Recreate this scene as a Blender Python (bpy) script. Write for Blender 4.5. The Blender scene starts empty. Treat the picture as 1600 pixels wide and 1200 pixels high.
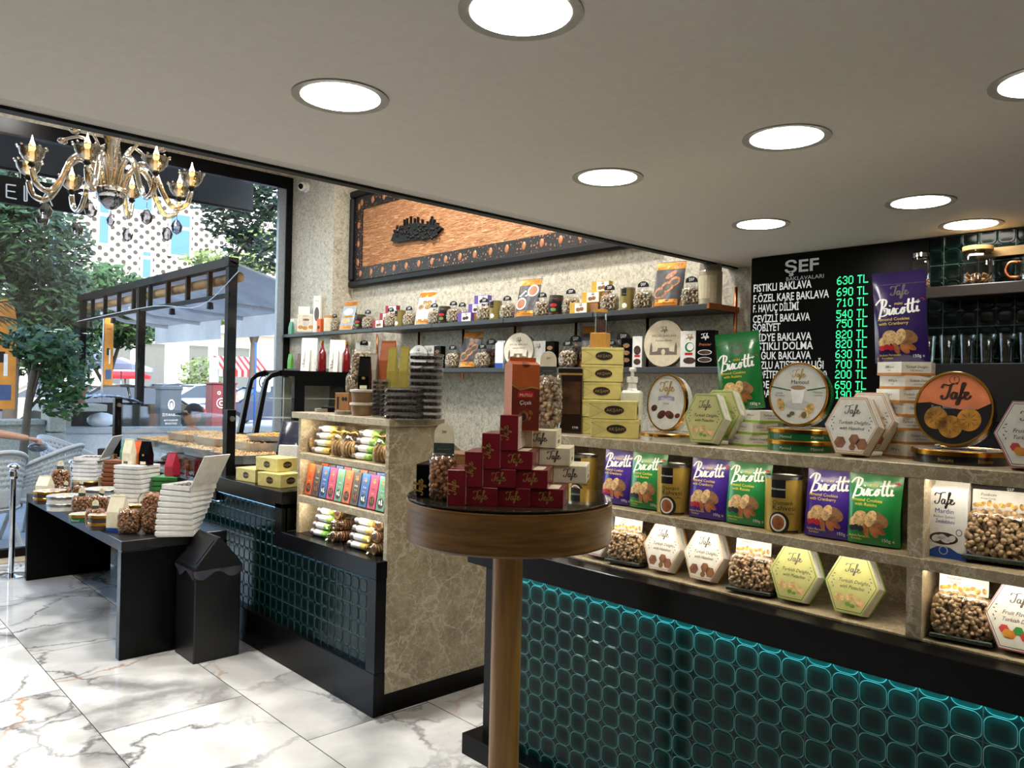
import bpy, math, random
from mathutils import Vector, Matrix
R = math.radians
sc = bpy.context.scene
COL = sc.collection
# ------------------------------------------------------------------ camera
FPX = 1229.53; EYE = 1.6
YAW, PIT, ROL = R(47.2086), R(.2012), R(1.2458)
_F = Vector((math.cos(YAW), math.sin(YAW), 0)); _R = Vector((math.sin(YAW), -math.cos(YAW), 0)); _U = Vector((0, 0, 1))
CF = _F*math.cos(PIT) + _U*math.sin(PIT); _U2 = _U*math.cos(PIT) - _F*math.sin(PIT)
CR = _R*math.cos(ROL) + _U2*math.sin(ROL); CU = _U2*math.cos(ROL) - _R*math.sin(ROL)
cam = bpy.data.cameras.new('camera'); camo = bpy.data.objects.new('camera', cam); COL.objects.link(camo)
cam.sensor_width = 36; cam.lens = FPX/1600*36; cam.clip_start = .02; cam.clip_end = 400
camo.matrix_world = Matrix(((CR.x, CU.x, -CF.x, 0), (CR.y, CU.y, -CF.y, 0), (CR.z, CU.z, -CF.z, EYE), (0, 0, 0, 1)))
sc.camera = camo
def P(px, py, x=None, y=None, z=None):          # world point seen at a pixel on a known plane
    d = CF*FPX + CR*(px-800) - CU*(py-600)
    t = x/d.x if x is not None else y/d.y if y is not None else (z-EYE)/d.z
    return Vector((0, 0, EYE)) + d*t
def YX(px, X): return P(px, 600, x=X).y           # the y at which plane x=X is crossed by a pixel column
# ------------------------------------------------------------------ world, sun, exposure
w = bpy.data.worlds.new('sky'); sc.world = w; w.use_nodes = True
nt = w.node_tree; bg = nt.nodes['Background']; sky = nt.nodes.new('ShaderNodeTexSky')
sky.sky_type = 'NISHITA'; sky.sun_disc = False; sky.sun_elevation = R(42); sky.sun_rotation = R(200); sky.air_density = 1.2; sky.dust_density = 2.0
nt.links.new(sky.outputs[0], bg.inputs[0]); bg.inputs[1].default_value = .5
sun = bpy.data.lights.new('sun', 'SUN'); sun.energy = 1.7; sun.angle = R(.8); sun.color = (1, .93, .82)
suno = bpy.data.objects.new('sun', sun); COL.objects.link(suno); suno.rotation_euler = (R(48), 0, R(-18))
def lamp(name, loc, power, size, col=(1, .97, .93), rot=(0, 0, 0), spread=180):
    l = bpy.data.lights.new(name, 'AREA'); l.shape = 'DISK'; l.size = size; l.energy = power; l.color = col; l.spread = R(spread)
    o = bpy.data.objects.new(name, l); COL.objects.link(o); o.location = loc; o.rotation_euler = rot; return o
for _x, _y in ((1.0, 4.3), (3.2, 3.6), (3.2, 5.6), (1.6, 6.6), (-.6, 5.4)):
    lamp('hall_lamp', (_x, _y, 4.24), 38, .3, spread=160)
vs = sc.view_settings; sc.display_settings.display_device = 'sRGB'
vs.view_transform = 'Standard'; vs.look = 'None'; vs.exposure = 0.98; vs.gamma = 1.0; vs.use_curve_mapping = False
# ------------------------------------------------------------------ materials
def lin(c):
    return tuple(((v/255)/12.92 if v/255 <= .04045 else ((v/255+.055)/1.055)**2.4) for v in c) + (1,)
class NT:
    def __init__(s, name):
        s.m = bpy.data.materials.new(name); s.m.use_nodes = True; s.t = s.m.node_tree; s.b = s.t.nodes['Principled BSDF']; s.out = s.t.nodes['Material Output']
    def n(s, ty, **k):
        o = s.t.nodes.new('ShaderNode'+ty)
        for a, v in k.items(): setattr(o, a, v)
        return o
    def l(s, a, b): s.t.links.new(a, b)
    def val(s, sock, v):
        if hasattr(v, 'links') or isinstance(v, bpy.types.NodeSocket): s.l(v, sock)
        else: sock.default_value = v
    def math(s, op, a, b=0., c=None):
        o = s.n('Math', operation=op); s.val(o.inputs[0], a); s.val(o.inputs[1], b)
        if c is not None: s.val(o.inputs[2], c)
        return o.outputs[0]
    def mix(s, f, a, b, mode='MIX'):
        o = s.n('Mix', data_type='RGBA', blend_type=mode); s.val(o.inputs[0], f); s.val(o.inputs[6], a); s.val(o.inputs[7], b); return o.outputs[2]
    def noise(s, scale, detail=3, vec=None, rough=.5, dist=0):
        o = s.n('TexNoise'); o.inputs['Scale'].default_value = scale; o.inputs['Detail'].default_value = detail; o.inputs['Roughness'].default_value = rough; o.inputs['Distortion'].default_value = dist
        if vec is not None: s.l(vec, o.inputs['Vector'])
        return o.outputs[0]
    def ramp(s, f, stops):
        o = s.n('ValToRGB'); e = o.color_ramp.elements
        while len(e) < len(stops): e.new(.5)
        for i, (p, c) in enumerate(stops): e[i].position = p; e[i].color = c if len(c) == 4 else tuple(c)+(1,)
        s.l(f, o.inputs[0]); return o.outputs[0]
    def coord(s): return s.n('TexCoord').outputs['Object']
    def bump(s, h, strength=.3, dist=.002):
        o = s.n('Bump'); o.inputs['Strength'].default_value = strength; o.inputs['Distance'].default_value = dist; s.l(h, o.inputs['Height']); s.l(o.outputs[0], s.b.inputs['Normal'])
MATS = {}
def M(name, col, rough=.5, metal=0., var=.07, scale=30, bump=0., emit=0, spec=.5, coat=0, island=0., stretch=None):
    if name in MATS: return MATS[name]
    k = NT(name); b = k.b; c = lin(col)
    vec = k.coord()
    if stretch:
        mp = k.n('Mapping'); k.l(vec, mp.inputs[0]); mp.inputs['Scale'].default_value = stretch; vec = mp.outputs[0]
    nz = k.noise(scale, 3, vec)
    lo = tuple(v*(1-var*1.6) for v in c[:3])+(1,); hi = tuple(min(1, v*(1+var)) for v in c[:3])+(1,)
    col_s = k.ramp(nz, [(.3, lo), (.7, hi)])
    if island:
        g = k.n('NewGeometry'); rnd = g.outputs['Random Per Island']
        col_s = k.mix(1.0, col_s, k.ramp(rnd, [(0, (1-island,)*3), (1, (1, 1, 1))]), 'MULTIPLY')
    k.l(col_s, b.inputs['Base Color'])
    b.inputs['Roughness'].default_value = rough; b.inputs['Metallic'].default_value = metal
    b.inputs['Specular IOR Level'].default_value = spec; b.inputs['Coat Weight'].default_value = coat; b.inputs['Coat Roughness'].default_value = .08
    if emit:
        k.l(col_s, b.inputs['Emission Color']); b.inputs['Emission Strength'].default_value = emit
    if bump: k.bump(nz, bump)
    MATS[name] = k.m; return k.m
def clear(name, tint=(1, 1, 1), gloss=.12, rough=.03, crinkle=0., base=0.):
    """thin clear sheet: mostly see-through with a fresnel-weighted sheen"""
    if name in MATS: return MATS[name]
    k = NT(name); k.t.nodes.remove(k.b)
    tr = k.n('BsdfTransparent'); tr.inputs[0].default_value = tuple(tint)+(1,)
    gl = k.n('BsdfGlossy'); gl.inputs['Roughness'].default_value = rough
    lw = k.n('LayerWeight'); lw.inputs[0].default_value = .35
    f = k.math('MULTIPLY_ADD', lw.outputs['Fresnel'], gloss*2.2, gloss*.35 + base)
    if crinkle:
        vec = k.coord(); v = k.n('TexVoronoi', feature='SMOOTH_F1'); v.inputs['Scale'].default_value = 60; k.l(vec, v.inputs['Vector'])
        bp = k.n('Bump'); bp.inputs['Strength'].default_value = crinkle; bp.inputs['Distance'].default_value = .006; k.l(v.outputs[0], bp.inputs['Height']); k.l(bp.outputs[0], gl.inputs['Normal'])
    mx = k.n('MixShader'); k.l(f, mx.inputs[0]); k.l(tr.outputs[0], mx.inputs[1]); k.l(gl.outputs[0], mx.inputs[2]); k.l(mx.outputs[0], k.out.inputs[0])
    MATS[name] = k.m; return k.m
def glow(name, col, s):
    if name in MATS: return MATS[name]
    k = NT(name); k.t.nodes.remove(k.b); e = k.n('Emission'); e.inputs[1].default_value = s
    nz = k.noise(3, 1, k.coord()); c = lin(col); k.l(k.ramp(nz, [(0, tuple(v*.97 for v in c[:3])), (1, c)]), e.inputs[0]); k.l(e.outputs[0], k.out.inputs[0]); MATS[name] = k.m; return k.m
def beige_marble(name, base, dark, vein, scale=1., rough=.3):
    k = NT(name); vec = k.coord(); n1 = k.noise(7*scale, 6, vec, .65, .6); c = k.ramp(n1, [(.32, lin(dark)), (.68, lin(base))])
    wv = k.n('Mix', data_type='VECTOR'); wv.inputs[0].default_value = .17; nn = k.n('TexNoise'); nn.inputs['Scale'].default_value = 5*scale; nn.inputs['Detail'].default_value = 6; nn.inputs['Roughness'].default_value = .7
    k.l(vec, nn.inputs[0]); k.l(vec, wv.inputs[4]); k.l(nn.outputs['Color'], wv.inputs[5])
    for sc_, th, f in ((5*scale, .03, .6), (15*scale, .05, .45), (34*scale, .08, .35)):
        v = k.n('TexVoronoi', feature='DISTANCE_TO_EDGE'); v.inputs['Scale'].default_value = sc_; k.l(wv.outputs[1], v.inputs['Vector'])
        msk = k.noise(3*scale, 2, vec); e = k.math('MULTIPLY', k.math('LESS_THAN', v.outputs[0], k.math('MULTIPLY', msk, th)), f)
        c = k.mix(e, c, lin(vein))
    k.l(c, k.b.inputs['Base Color']); k.b.inputs['Roughness'].default_value = rough; MATS[name] = k.m; return k.m
def floor_marble():
    k = NT('floor_marble'); vec = k.coord()
    sep = k.n('SeparateXYZ'); k.l(vec, sep.inputs[0]); cmb = k.n('CombineXYZ'); k.l(k.math('ADD', sep.outputs[1], 1.33*10-3.845+.665), cmb.inputs[0]); k.l(k.math('ADD', sep.outputs[0], .672*10-1.073), cmb.inputs[1])
    br = k.n('TexBrick'); br.offset = .5; br.offset_frequency = 2; k.l(cmb.outputs[0], br.inputs['Vector'])
    for a, v in (('Scale', 1), ('Mortar Size', .0022), ('Mortar Smooth', 0), ('Bias', 0), ('Brick Width', 1.33), ('Row Height', .672)): br.inputs[a].default_value = v
    br.inputs['Color1'].default_value = (0, 0, 0, 1); br.inputs['Color2'].default_value = (1, 1, 1, 1); br.inputs['Mortar'].default_value = (.5, .5, .5, 1)
    off = k.n('VectorMath', operation='MULTIPLY_ADD'); k.l(br.outputs['Color'], off.inputs[0]); off.inputs[1].default_value = (7, 3, 5); k.l(vec, off.inputs[2])
    c = k.ramp(k.noise(2.2, 5, off.outputs[0], .6, .8), [(.3, lin((196, 196, 194))), (.62, lin((221, 220, 217)))])
    wv = k.n('Mix', data_type='VECTOR'); wv.inputs[0].default_value = .34; nn = k.n('TexNoise'); nn.inputs['Scale'].default_value = 1.9; nn.inputs['Detail'].default_value = 6; nn.inputs['Roughness'].default_value = .6
    k.l(off.outputs[0], nn.inputs[0]); k.l(off.outputs[0], wv.inputs[4]); k.l(nn.outputs['Color'], wv.inputs[5])
    for s_, th, colr, f, mk in ((1.2, .1, (120, 119, 118), .85, 1.1), (2.6, .03, (96, 95, 96), .85, 1.3), (.8, .007, (176, 128, 72), .8, .8)):
        v = k.n('TexVoronoi', feature='DISTANCE_TO_EDGE'); v.inputs['Scale'].default_value = s_; k.l(wv.outputs[1], v.inputs['Vector'])
        m = k.ramp(k.noise(mk, 3, off.outputs[0]), [(.40, (0, 0, 0)), (.58, (1, 1, 1))])
        e = k.ramp(k.math('DIVIDE', v.outputs[0], th), [(.1, (1, 1, 1)), (1, (0, 0, 0))])
        c = k.mix(k.math('MULTIPLY', k.math('MULTIPLY', e, m), f), c, lin(colr))
    c = k.mix(br.outputs['Fac'], c, lin((70, 68, 66)))
    k.l(c, k.b.inputs['Base Color']); k.b.inputs['Roughness'].default_value = .06; k.b.inputs['Specular IOR Level'].default_value = .55
    MATS['floor'] = k.m; return k.m
def glazed_tile(name, oy, oz, lt, dk, ln=(130, 172, 166), TV=.148, spec=.18):
    """green glazed relief tiles, 148 mm, four petals round a small star; the panel lies in the local YZ plane"""
    k = NT(name); sep = k.n('SeparateXYZ'); k.l(k.coord(), sep.inputs[0]); T = .148
    fy = k.math('FRACT', k.math('DIVIDE', k.math('ADD', sep.outputs[1], 20*T-oy), T)); fz = k.math('FRACT', k.math('DIVIDE', k.math('ADD', sep.outputs[2], 20*TV-oz), TV))
    def q(f): return k.math('ABSOLUTE', k.math('SUBTRACT', k.math('FRACT', k.math('MULTIPLY', f, 2)), .5))
    qy, qz = q(fy), q(fz); r = .30; hb = .47
    ay = k.math('MAXIMUM', k.math('SUBTRACT', qy, hb-r), 0.); az = k.math('MAXIMUM', k.math('SUBTRACT', qz, hb-r), 0.)
    d = k.math('SUBTRACT', k.math('SQRT', k.math('ADD', k.math('MULTIPLY', ay, ay), k.math('MULTIPLY', az, az))), r)     # <0 inside a petal
    ed = k.math('MAXIMUM', k.math('ABSOLUTE', k.math('SUBTRACT', fy, .5)), k.math('ABSOLUTE', k.math('SUBTRACT', fz, .5)))
    grout = k.math('GREATER_THAN', ed, .489)
    h = k.ramp(k.math('ADD', d, .5), [(.1, (.2,)*3), (.4, (.05,)*3), (.47, (.3,)*3), (.5, (1,)*3), (.53, (.35,)*3), (.75, (.55,)*3)])
    lin_ = k.ramp(k.math('ADD', d, .5), [(.1, lin(dk)), (.3, lin(tuple((v+u_)/2 for v, u_ in zip(lt, dk)))), (.45, lin(lt)), (.485, lin(tuple(v*.9 for v in lt))), (.5, lin(ln)), (.525, lin(tuple(v*.7 for v in lt))), (.7, lin(dk))])
    nz = k.noise(9, 2, k.coord()); c = k.mix(.35, lin_, k.ramp(nz, [(.3, lin(dk)), (.7, lin(lt))]), 'SOFT_LIGHT')
    c = k.mix(grout, c, lin((60, 72, 68))); k.l(c, k.b.inputs['Base Color']); k.b.inputs['Roughness'].default_value = .16; k.b.inputs['Specular IOR Level'].default_value = spec
    k.bump(h, .7, .004); MATS[name] = k.m; return k.m
BLACK = M('black_lacquer', (11, 11, 12), .24, var=.1, scale=8, bump=.02, spec=.14)
BLACKM = M('black_paint', (9, 9, 10), .5, spec=.3)
STEEL = M('brushed_steel', (170, 170, 168), .28, 1)
CHROME = M('chrome', (220, 220, 222), .06, 1)
GOLD = M('gold_metal', (205, 150, 60), .22, 1)
COPPER = M('copper_metal', (184, 112, 72), .3, 1)
WHITE = M('white_card', (226, 224, 216), .45)
CREAM = M('cream_card', (226, 218, 188), .5)
WHITEP = M('white_gloss', (232, 231, 226), .25, coat=.3)
INK = M('black_ink', (22, 20, 20), .5)
GREYINK = M('grey_ink', (92, 88, 84), .5)
GOLDINK = M('gold_ink', (196, 158, 88), .35, .6)
WINK = M('white_ink', (238, 238, 234), .5)
YINK = M('yellow_ink', (236, 206, 50), .5)
RED = M('red_card', (178, 26, 34), .4)
GREEN = M('green_card', (40, 120, 62), .4)
KRAFT = M('kraft_paper', (150, 106, 62), .75, bump=.05)
ORANGE = M('orange_card', (216, 96, 34), .45)
BAG = clear('clear_bag', (.97, .97, .96), .16, .08, .6, .015)
GLASS = clear('clear_glass', (.97, .985, .98), .10, .01)
PLASTIC = clear('clear_plastic', (.93, .93, .93), .2, .1, .3, .03)
NUT = M('pistachio_shell', (208, 174, 132), .45, var=.2, scale=60, island=.45)
NUTD = M('almond_skin', (176, 124, 80), .5, var=.25, scale=60, island=.4)
NUTL = M('pale_nut', (196, 176, 146), .55, var=.25, scale=50, island=.5)
# ------------------------------------------------------------------ mesh building
class MB:
    def __init__(s): s.v = []; s.f = []; s.s = []
    def add(s, vs, fs, smooth=False, T=None):
        b = len(s.v)
        s.v += [tuple(T @ Vector(p)) for p in vs] if T is not None else [tuple(p) for p in vs]
        s.f += [tuple(b+i for i in f) for f in fs]; s.s += [smooth]*len(fs); return s
    def box(s, x0, x1, y0, y1, z0, z1, T=None):
        v = [(x, y, z) for z in (z0, z1) for y in (y0, y1) for x in (x0, x1)]
        return s.add(v, [(0, 2, 3, 1), (4, 5, 7, 6), (0, 1, 5, 4), (2, 6, 7, 3), (0, 4, 6, 2), (1, 3, 7, 5)], False, T)
    def cbox(s, x0, x1, y0, y1, z0, z1, c=.004, T=None):      # chamfered box
        lo, hi = (x0, y0, z0), (x1, y1, z1); idx = {}; v = []
        for cx in (0, 1):
            for cy in (0, 1):
                for cz in (0, 1):
                    k = (cx, cy, cz)
                    for a in range(3):
                        p = [(hi[i]-c if k[i] else lo[i]+c) for i in range(3)]; p[a] = hi[a] if k[a] else lo[a]
                        idx[k, a] = len(v); v.append(tuple(p))
        f = []
        def K(a, u, b, vv, cc, ww):
            k = [0, 0, 0]; k[a] = u; k[b] = vv; k[cc] = ww; return tuple(k)
        for a in range(3):
            b, cc = (a+1) % 3, (a+2) % 3
            for u in (0, 1):
                q = [idx[K(a, u, b, i, cc, j), a] for i, j in ((0, 0), (1, 0), (1, 1), (0, 1))]
                f.append(tuple(q if u else q[::-1]))
            for i in (0, 1):
                for j in (0, 1):
                    q = [idx[K(a, 0, b, i, cc, j), b], idx[K(a, 1, b, i, cc, j), b], idx[K(a, 1, b, i, cc, j), cc], idx[K(a, 0, b, i, cc, j), cc]]
                    f.append(tuple(q[::-1] if (i ^ j) == 0 else q))
        for k in [(i, j, l) for i in (0, 1) for j in (0, 1) for l in (0, 1)]:
            q = [idx[k, 0], idx[k, 1], idx[k, 2]]
            f.append(tuple(q if (sum(k) % 2) else q[::-1]))
        return s.add(v, f, False, T)
    def prism(s, poly, a, b, axis=2, T=None):                 # polygon extruded along an axis from a to b
        def m(p, h): return (p[0], p[1], h) if axis == 2 else (h, p[0], p[1]) if axis == 0 else (p[0], h, p[1])
        n = len(poly); v = [m(p, a) for p in poly]+[m(p, b) for p in poly]
        f = [tuple(range(n))[::-1], tuple(range(n, 2*n))]+[(i, (i+1) % n, n+(i+1) % n, n+i) for i in range(n)]
        return s.add(v, f, False, T)
    def lathe(s, prof, n=24, T=None, shared=False, sy=1.):    # profile of (r, z)
        segs = [prof] if shared else [prof[i:i+2] for i in range(len(prof)-1)]
        for sg in segs:
            v = [(r*math.cos(2*math.pi*i/n), sy*r*math.sin(2*math.pi*i/n), z) for r, z in sg for i in range(n)]
            f = [(j*n+i, j*n+(i+1) % n, (j+1)*n+(i+1) % n, (j+1)*n+i) for j in range(len(sg)-1) for i in range(n)]
            s.add(v, f, True, T)
        return s
    def tube(s, pts, r, n=8, T=None, close=False):
        pts = [Vector(p) for p in pts]; rs = r if isinstance(r, (list, tuple)) else [r]*len(pts); v = []; m = len(pts); up = None
        for i, p in enumerate(pts):
            t = (pts[(i+1) % m] if close or i < m-1 else p)-(pts[i-1] if close or i > 0 else p)
            t.normalize()
            if up is None: up = Vector((0, 0, 1)) if abs(t.z) < .9 else Vector((1, 0, 0))
            a = t.cross(up); 
            if a.length < 1e-6: a = t.orthogonal()
            a.normalize(); b = a.cross(t).normalized(); up = b
            v += [tuple(p+(a*math.cos(2*math.pi*k/n)+b*math.sin(2*math.pi*k/n))*rs[i]) for k in range(n)]
        f = [(j*n+k, j*n+(k+1) % n, ((j+1) % m)*n+(k+1) % n, ((j+1) % m)*n+k) for j in range(m if close else m-1) for k in range(n)]
        if not close: f += [tuple(range(n))[::-1], tuple((m-1)*n+k for k in range(n))]
        return s.add(v, f, True, T)
    def ell(s, c, r, T=None, n=8, m=5, rot=None):
        v = [(0, 0, -1)]
        for j in range(1, m):
            a = -math.pi/2+math.pi*j/m
            v += [(math.cos(a)*math.cos(2*math.pi*i/n), math.cos(a)*math.sin(2*math.pi*i/n), math.sin(a)) for i in range(n)]
        v.append((0, 0, 1)); L = len(v)-1
        f = [(0, 1+(i+1) % n, 1+i) for i in range(n)]
        for j in range(m-2): f += [(1+j*n+i, 1+j*n+(i+1) % n, 1+(j+1)*n+(i+1) % n, 1+(j+1)*n+i) for i in range(n)]
        f += [(1+(m-2)*n+i, 1+(m-2)*n+(i+1) % n, L) for i in range(n)]
        r = (r, r, r) if not isinstance(r, (tuple, list)) else r
        out = []
        for p in v:
            q = Vector((p[0]*r[0], p[1]*r[1], p[2]*r[2]))
            if rot is not None: q = rot @ q
            out.append(q+Vector(c))
        return s.add(out, f, True, T)
    def surf(s, fn, nu, nv, smooth=True, T=None, closeu=False):
        m = nu if closeu else nu+1
        v = [fn(i/nu, j/nv) for j in range(nv+1) for i in range(m)]
        f = [(j*m+i, j*m+(i+1) % m, (j+1)*m+(i+1) % m, (j+1)*m+i) for j in range(nv) for i in range(nu)]
        return s.add(v, f, smooth, T)
    def quad(s, a, b, c, d): return s.add([a, b, c, d], [(0, 1, 2, 3)])
    def build(s, name, mat, parent=None, loc=None, rot=None):
        me = bpy.data.meshes.new(name); me.from_pydata(s.v, [], s.f); me.polygons.foreach_set('use_smooth', s.s); me.materials.append(mat); me.update()
        o = bpy.data.objects.new(name, me); COL.objects.link(o)
        if parent is not None: o.parent = parent; KIDS.setdefault(parent.name, []).append(o)
        if loc is not None: o.location = loc
        if rot is not None: o.rotation_euler = rot
        return o
KIDS = {}
def empty(name, loc=(0, 0, 0), rz=0):
    o = bpy.data.objects.new(name, None); o.empty_display_size = .05; COL.objects.link(o); o.location = loc; o.rotation_euler = (0, 0, rz); return o
def tag(o, label, cat, group=None, kind=None):
    if label: o['label'] = label
    if cat: o['category'] = cat
    if group: o['group'] = group
    if kind: o['kind'] = kind
    return o
def struct(name, mb, mat, label=None):
    o = mb.build(name, mat); o['kind'] = 'structure'
    if label: o['label'] = label
    return o
def copy_tree(o, parent=None):
    c = o.copy(); COL.objects.link(c)
    if parent is not None: c.parent = parent
    for ch in KIDS.get(o.name, []):
        d = copy_tree(ch, c); KIDS.setdefault(c.name, []).append(d)
    return c
PROTO = {}
def put(key, fn, label, cat, loc, rz=0, tilt=0, roll=0, group=None, half=0., scale=None):
    """place one thing; the first of a key is built by fn, the rest are copies of it with all parts"""
    if key not in PROTO: PROTO[key] = o = fn()
    else: o = copy_tree(PROTO[key])
    loc = Vector(loc); loc.z += half*math.sin(abs(R(tilt)))
    o.location = loc; o.rotation_euler = (R(roll), R(tilt), R(rz))
    if scale: o.scale = scale
    return tag(o, label, cat, group)
# ------------------------------------------------------------------ lettering: flat print mapped onto a package's face
TXT = {}
def txt(s, bold=0):
    if (s, bold) not in TXT:
        cu = bpy.data.curves.new('lettering', 'FONT'); cu.body = s; cu.size = 1; cu.resolution_u = 2; cu.offset = bold
        o = bpy.data.objects.new('lettering', cu); COL.objects.link(o); me = bpy.data.meshes.new_from_object(o)
        TXT[s, bold] = ([(v.co.x, v.co.y) for v in me.vertices], [tuple(p.vertices) for p in me.polygons])
        bpy.data.objects.remove(o); bpy.data.curves.remove(cu); bpy.data.meshes.remove(me)
    return TXT[s, bold]
def spline(pts, k=5):
    out = []; n = len(pts)
    for i in range(n-1):
        p0, p1, p2, p3 = pts[max(i-1, 0)], pts[i], pts[i+1], pts[min(i+2, n-1)]
        for j in range(k):
            t = j/k
            out.append(tuple(.5*(2*p1[a]+(p2[a]-p0[a])*t+(2*p0[a]-5*p1[a]+4*p2[a]-p3[a])*t*t+(3*p1[a]-p0[a]-3*p2[a]+p3[a])*t**3) for a in range(len(p1))))
    out.append(tuple(pts[-1])); return out
SCRIPT = {
 'Tafe': [[(0, .68), (.12, .9), (.4, .86), (.72, 1.0), (.86, .95)], [(.5, .9), (.42, .5), (.3, .12), (.1, .02), (.0, .16), (.1, .24)],
          [(.78, .38), (.66, .44), (.54, .24), (.6, .04), (.74, .16), (.82, .42), (.78, .12), (.86, .04), (.98, .2), (1.12, .6), (1.24, .96), (1.12, .96), (1.04, .4), (.94, -.2), (.84, -.3), (.86, -.1), (1.08, .08), (1.3, .26), (1.42, .38), (1.34, .46), (1.24, .28), (1.3, .05), (1.46, .1), (1.58, .26)], [(1.0, .42), (1.3, .46)]],
 'Biscotti': [[(.34, 1.1), (.22, .5), (.02, -.15)], [(-.1, .75), (.2, 1.05), (.52, .95), (.42, .62), (.2, .5), (.52, .42), (.48, .1), (.2, .0), (.06, .1)],
              [(.66, .4), (.62, .06), (.74, .1), (.9, .42), (.92, .15), (.82, .02)], [(1.16, .36), (1.0, .32), (1.0, .05), (1.2, .1), (1.42, .4), (1.28, .22), (1.32, .03), (1.46, .18), (1.42, .38), (1.56, .34)],
              [(1.78, .9), (1.66, .3), (1.7, .04), (1.82, .12)], [(2.02, .9), (1.9, .3), (1.94, .04), (2.06, .12)], [(1.5, .56), (2.35, .64)], [(2.18, .4), (2.14, .06), (2.28, .12)], [(2.2, .56), (2.24, .62)], [(.68, .56), (.72, .62)]]}
class Face:
    """a printable face: f(u, v, off) gives the local point u to the viewer's right, v up, off outward"""
    def __init__(s, parent, f): s.p = parent; s.f = f
    def word(s, t, u, v, size, mat, name='lettering', align=.5, shear=0., sx=1., off=.0006, rot=0., bold=0):
        vs, fs = txt(t, bold)
        if not vs: return
        w = max(p[0] for p in vs)*sx*size; ca, sa = math.cos(R(rot)), math.sin(R(rot))
        out = []
        for x, y in vs:
            a, b = x*sx*size-align*w+shear*y*size, y*size
            out.append(s.f(u+a*ca-b*sa, v+a*sa+b*ca, off))
        m = MB().add(out, fs); return m.build(name, mat, s.p)
    def script(s, key, u, v, size, mat, wd=.07, off=.0007, rot=0., name='lettering'):
        m = MB(); ca, sa = math.cos(R(rot)), math.sin(R(rot)); W = 1.5 if key == 'Tafe' else 2.3
        for st in SCRIPT[key]:
            pts = spline(st, 5); n = len(pts); l = []; r = []
            for i, p in enumerate(pts):
                a, b = pts[max(0, i-1)], pts[min(n-1, i+1)]; dx, dy = b[0]-a[0], b[1]-a[1]; q = math.hypot(dx, dy) or 1
                t = wd*.5*(.65+.7*abs(dy)/q)
                for lst, sg in ((l, 1), (r, -1)):
                    x, y = (p[0]-sg*dy/q*t-W/2)*size, (p[1]+sg*dx/q*t)*size; lst.append(s.f(u+x*ca-y*sa, v+x*sa+y*ca, off))
            m.add(l+r, [(i, n+i, n+i+1, i+1) for i in range(n-1)])
        return m.build(name, mat, s.p)
    def poly(s, pts, mat, name='print', off=.0004): 
        return MB().add([s.f(u, v, off) for u, v in pts], [tuple(range(len(pts)))]).build(name, mat, s.p)
    def disc(s, u, v, ru, rv, mat, name='print', off=.0004, n=20, rot=0.): return s.discs([(u, v, ru, rv, rot)], mat, name, off, n)
    def discs(s, lst, mat, name='print', off=.0005, n=14):
        m = MB()
        for u, v, ru, rv, rot in lst:
            ca, sa = math.cos(R(rot)), math.sin(R(rot))
            K_ = 3 if ru > .008 else 1; pp = [s.f(u, v, off)]
            for k in range(1, K_+1): q = k/K_; pp += [s.f(u+q*(ru*math.cos(2*math.pi*i/n)*ca-rv*math.sin(2*math.pi*i/n)*sa), v+q*(ru*math.cos(2*math.pi*i/n)*sa+rv*math.sin(2*math.pi*i/n)*ca), off) for i in range(n)]
            m.add(pp, [(0, 1+i, 1+(i+1) % n) for i in range(n)]+[(1+k*n+i, 1+(k+1)*n+i, 1+(k+1)*n+(i+1) % n, 1+k*n+(i+1) % n) for k in range(K_-1) for i in range(n)])
        return m.build(name, mat, s.p)
    def rect(s, u0, u1, v0, v1, mat, name='print', off=.0004, nu=1, nv=1):
        m = MB(); m.add([s.f(u0+(u1-u0)*i/nu, v0+(v1-v0)*j/nv, off) for j in range(nv+1) for i in range(nu+1)], [(j*(nu+1)+i, j*(nu+1)+i+1, (j+1)*(nu+1)+i+1, (j+1)*(nu+1)+i) for j in range(nv) for i in range(nu)])
        return m.build(name, mat, s.p)
def front(parent, d): return Face(parent, lambda u, v, o: (-d/2-o, -u, v))      # the -X face of a box d deep
def side(parent, w): return Face(parent, lambda u, v, o: (u, -w/2-o, v))        # its -Y face
# ------------------------------------------------------------------ packages
rnd = random.Random(7)
def pouch_fn(w, h, t):
    def T(v):
        q = v/h
        return t/2*min(1, .75+q*2.5)*max(0, 1-max(0, (q-.25)/.68)**1.5)+.0015
    def f(u, v, o, sg=-1):
        e = min(1, abs(2*u/w)); q = v/h
        b = T(v)*math.sqrt(max(0, 1-e**3)) + .0022*math.sin(u*95+q*9)*math.sin(q*13+1)*max(0, 1-e)*(1 if .1 < q < .9 else 0)
        return (sg*(b+o), -u, v)
    return f
def pouch(w, h, t, mat, name='snack_pouch', design=None):
    r = empty(name); f = pouch_fn(w, h, t); m = MB()
    for sg in (-1, 1):
        m.surf(lambda a, b: f((a-.5)*w*(1-.04*math.sin(b*math.pi)), b*h, 0, sg) , 14, 16)
    m.surf(lambda a, b: ((b*2-1)*f((a-.5)*w, 0, 0, 1)[0], -(a-.5)*w, .0), 14, 2)
    m.build('pouch_body', mat, r)
    if design: design(r, Face(r, f), w, h)
    return r
COOK = M('cookie_print', (214, 176, 120), .55, var=.3, scale=90); ALM = M('almond_print', (158, 92, 44), .5, var=.3, scale=60); CHOC = M('chocolate_print', (70, 40, 28), .45, var=.4, scale=60)
DKCOOK = M('dark_cookie_print', (140, 98, 58), .55, var=.3, scale=80); RAIS = M('raisin_print', (26, 20, 26), .5)
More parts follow.
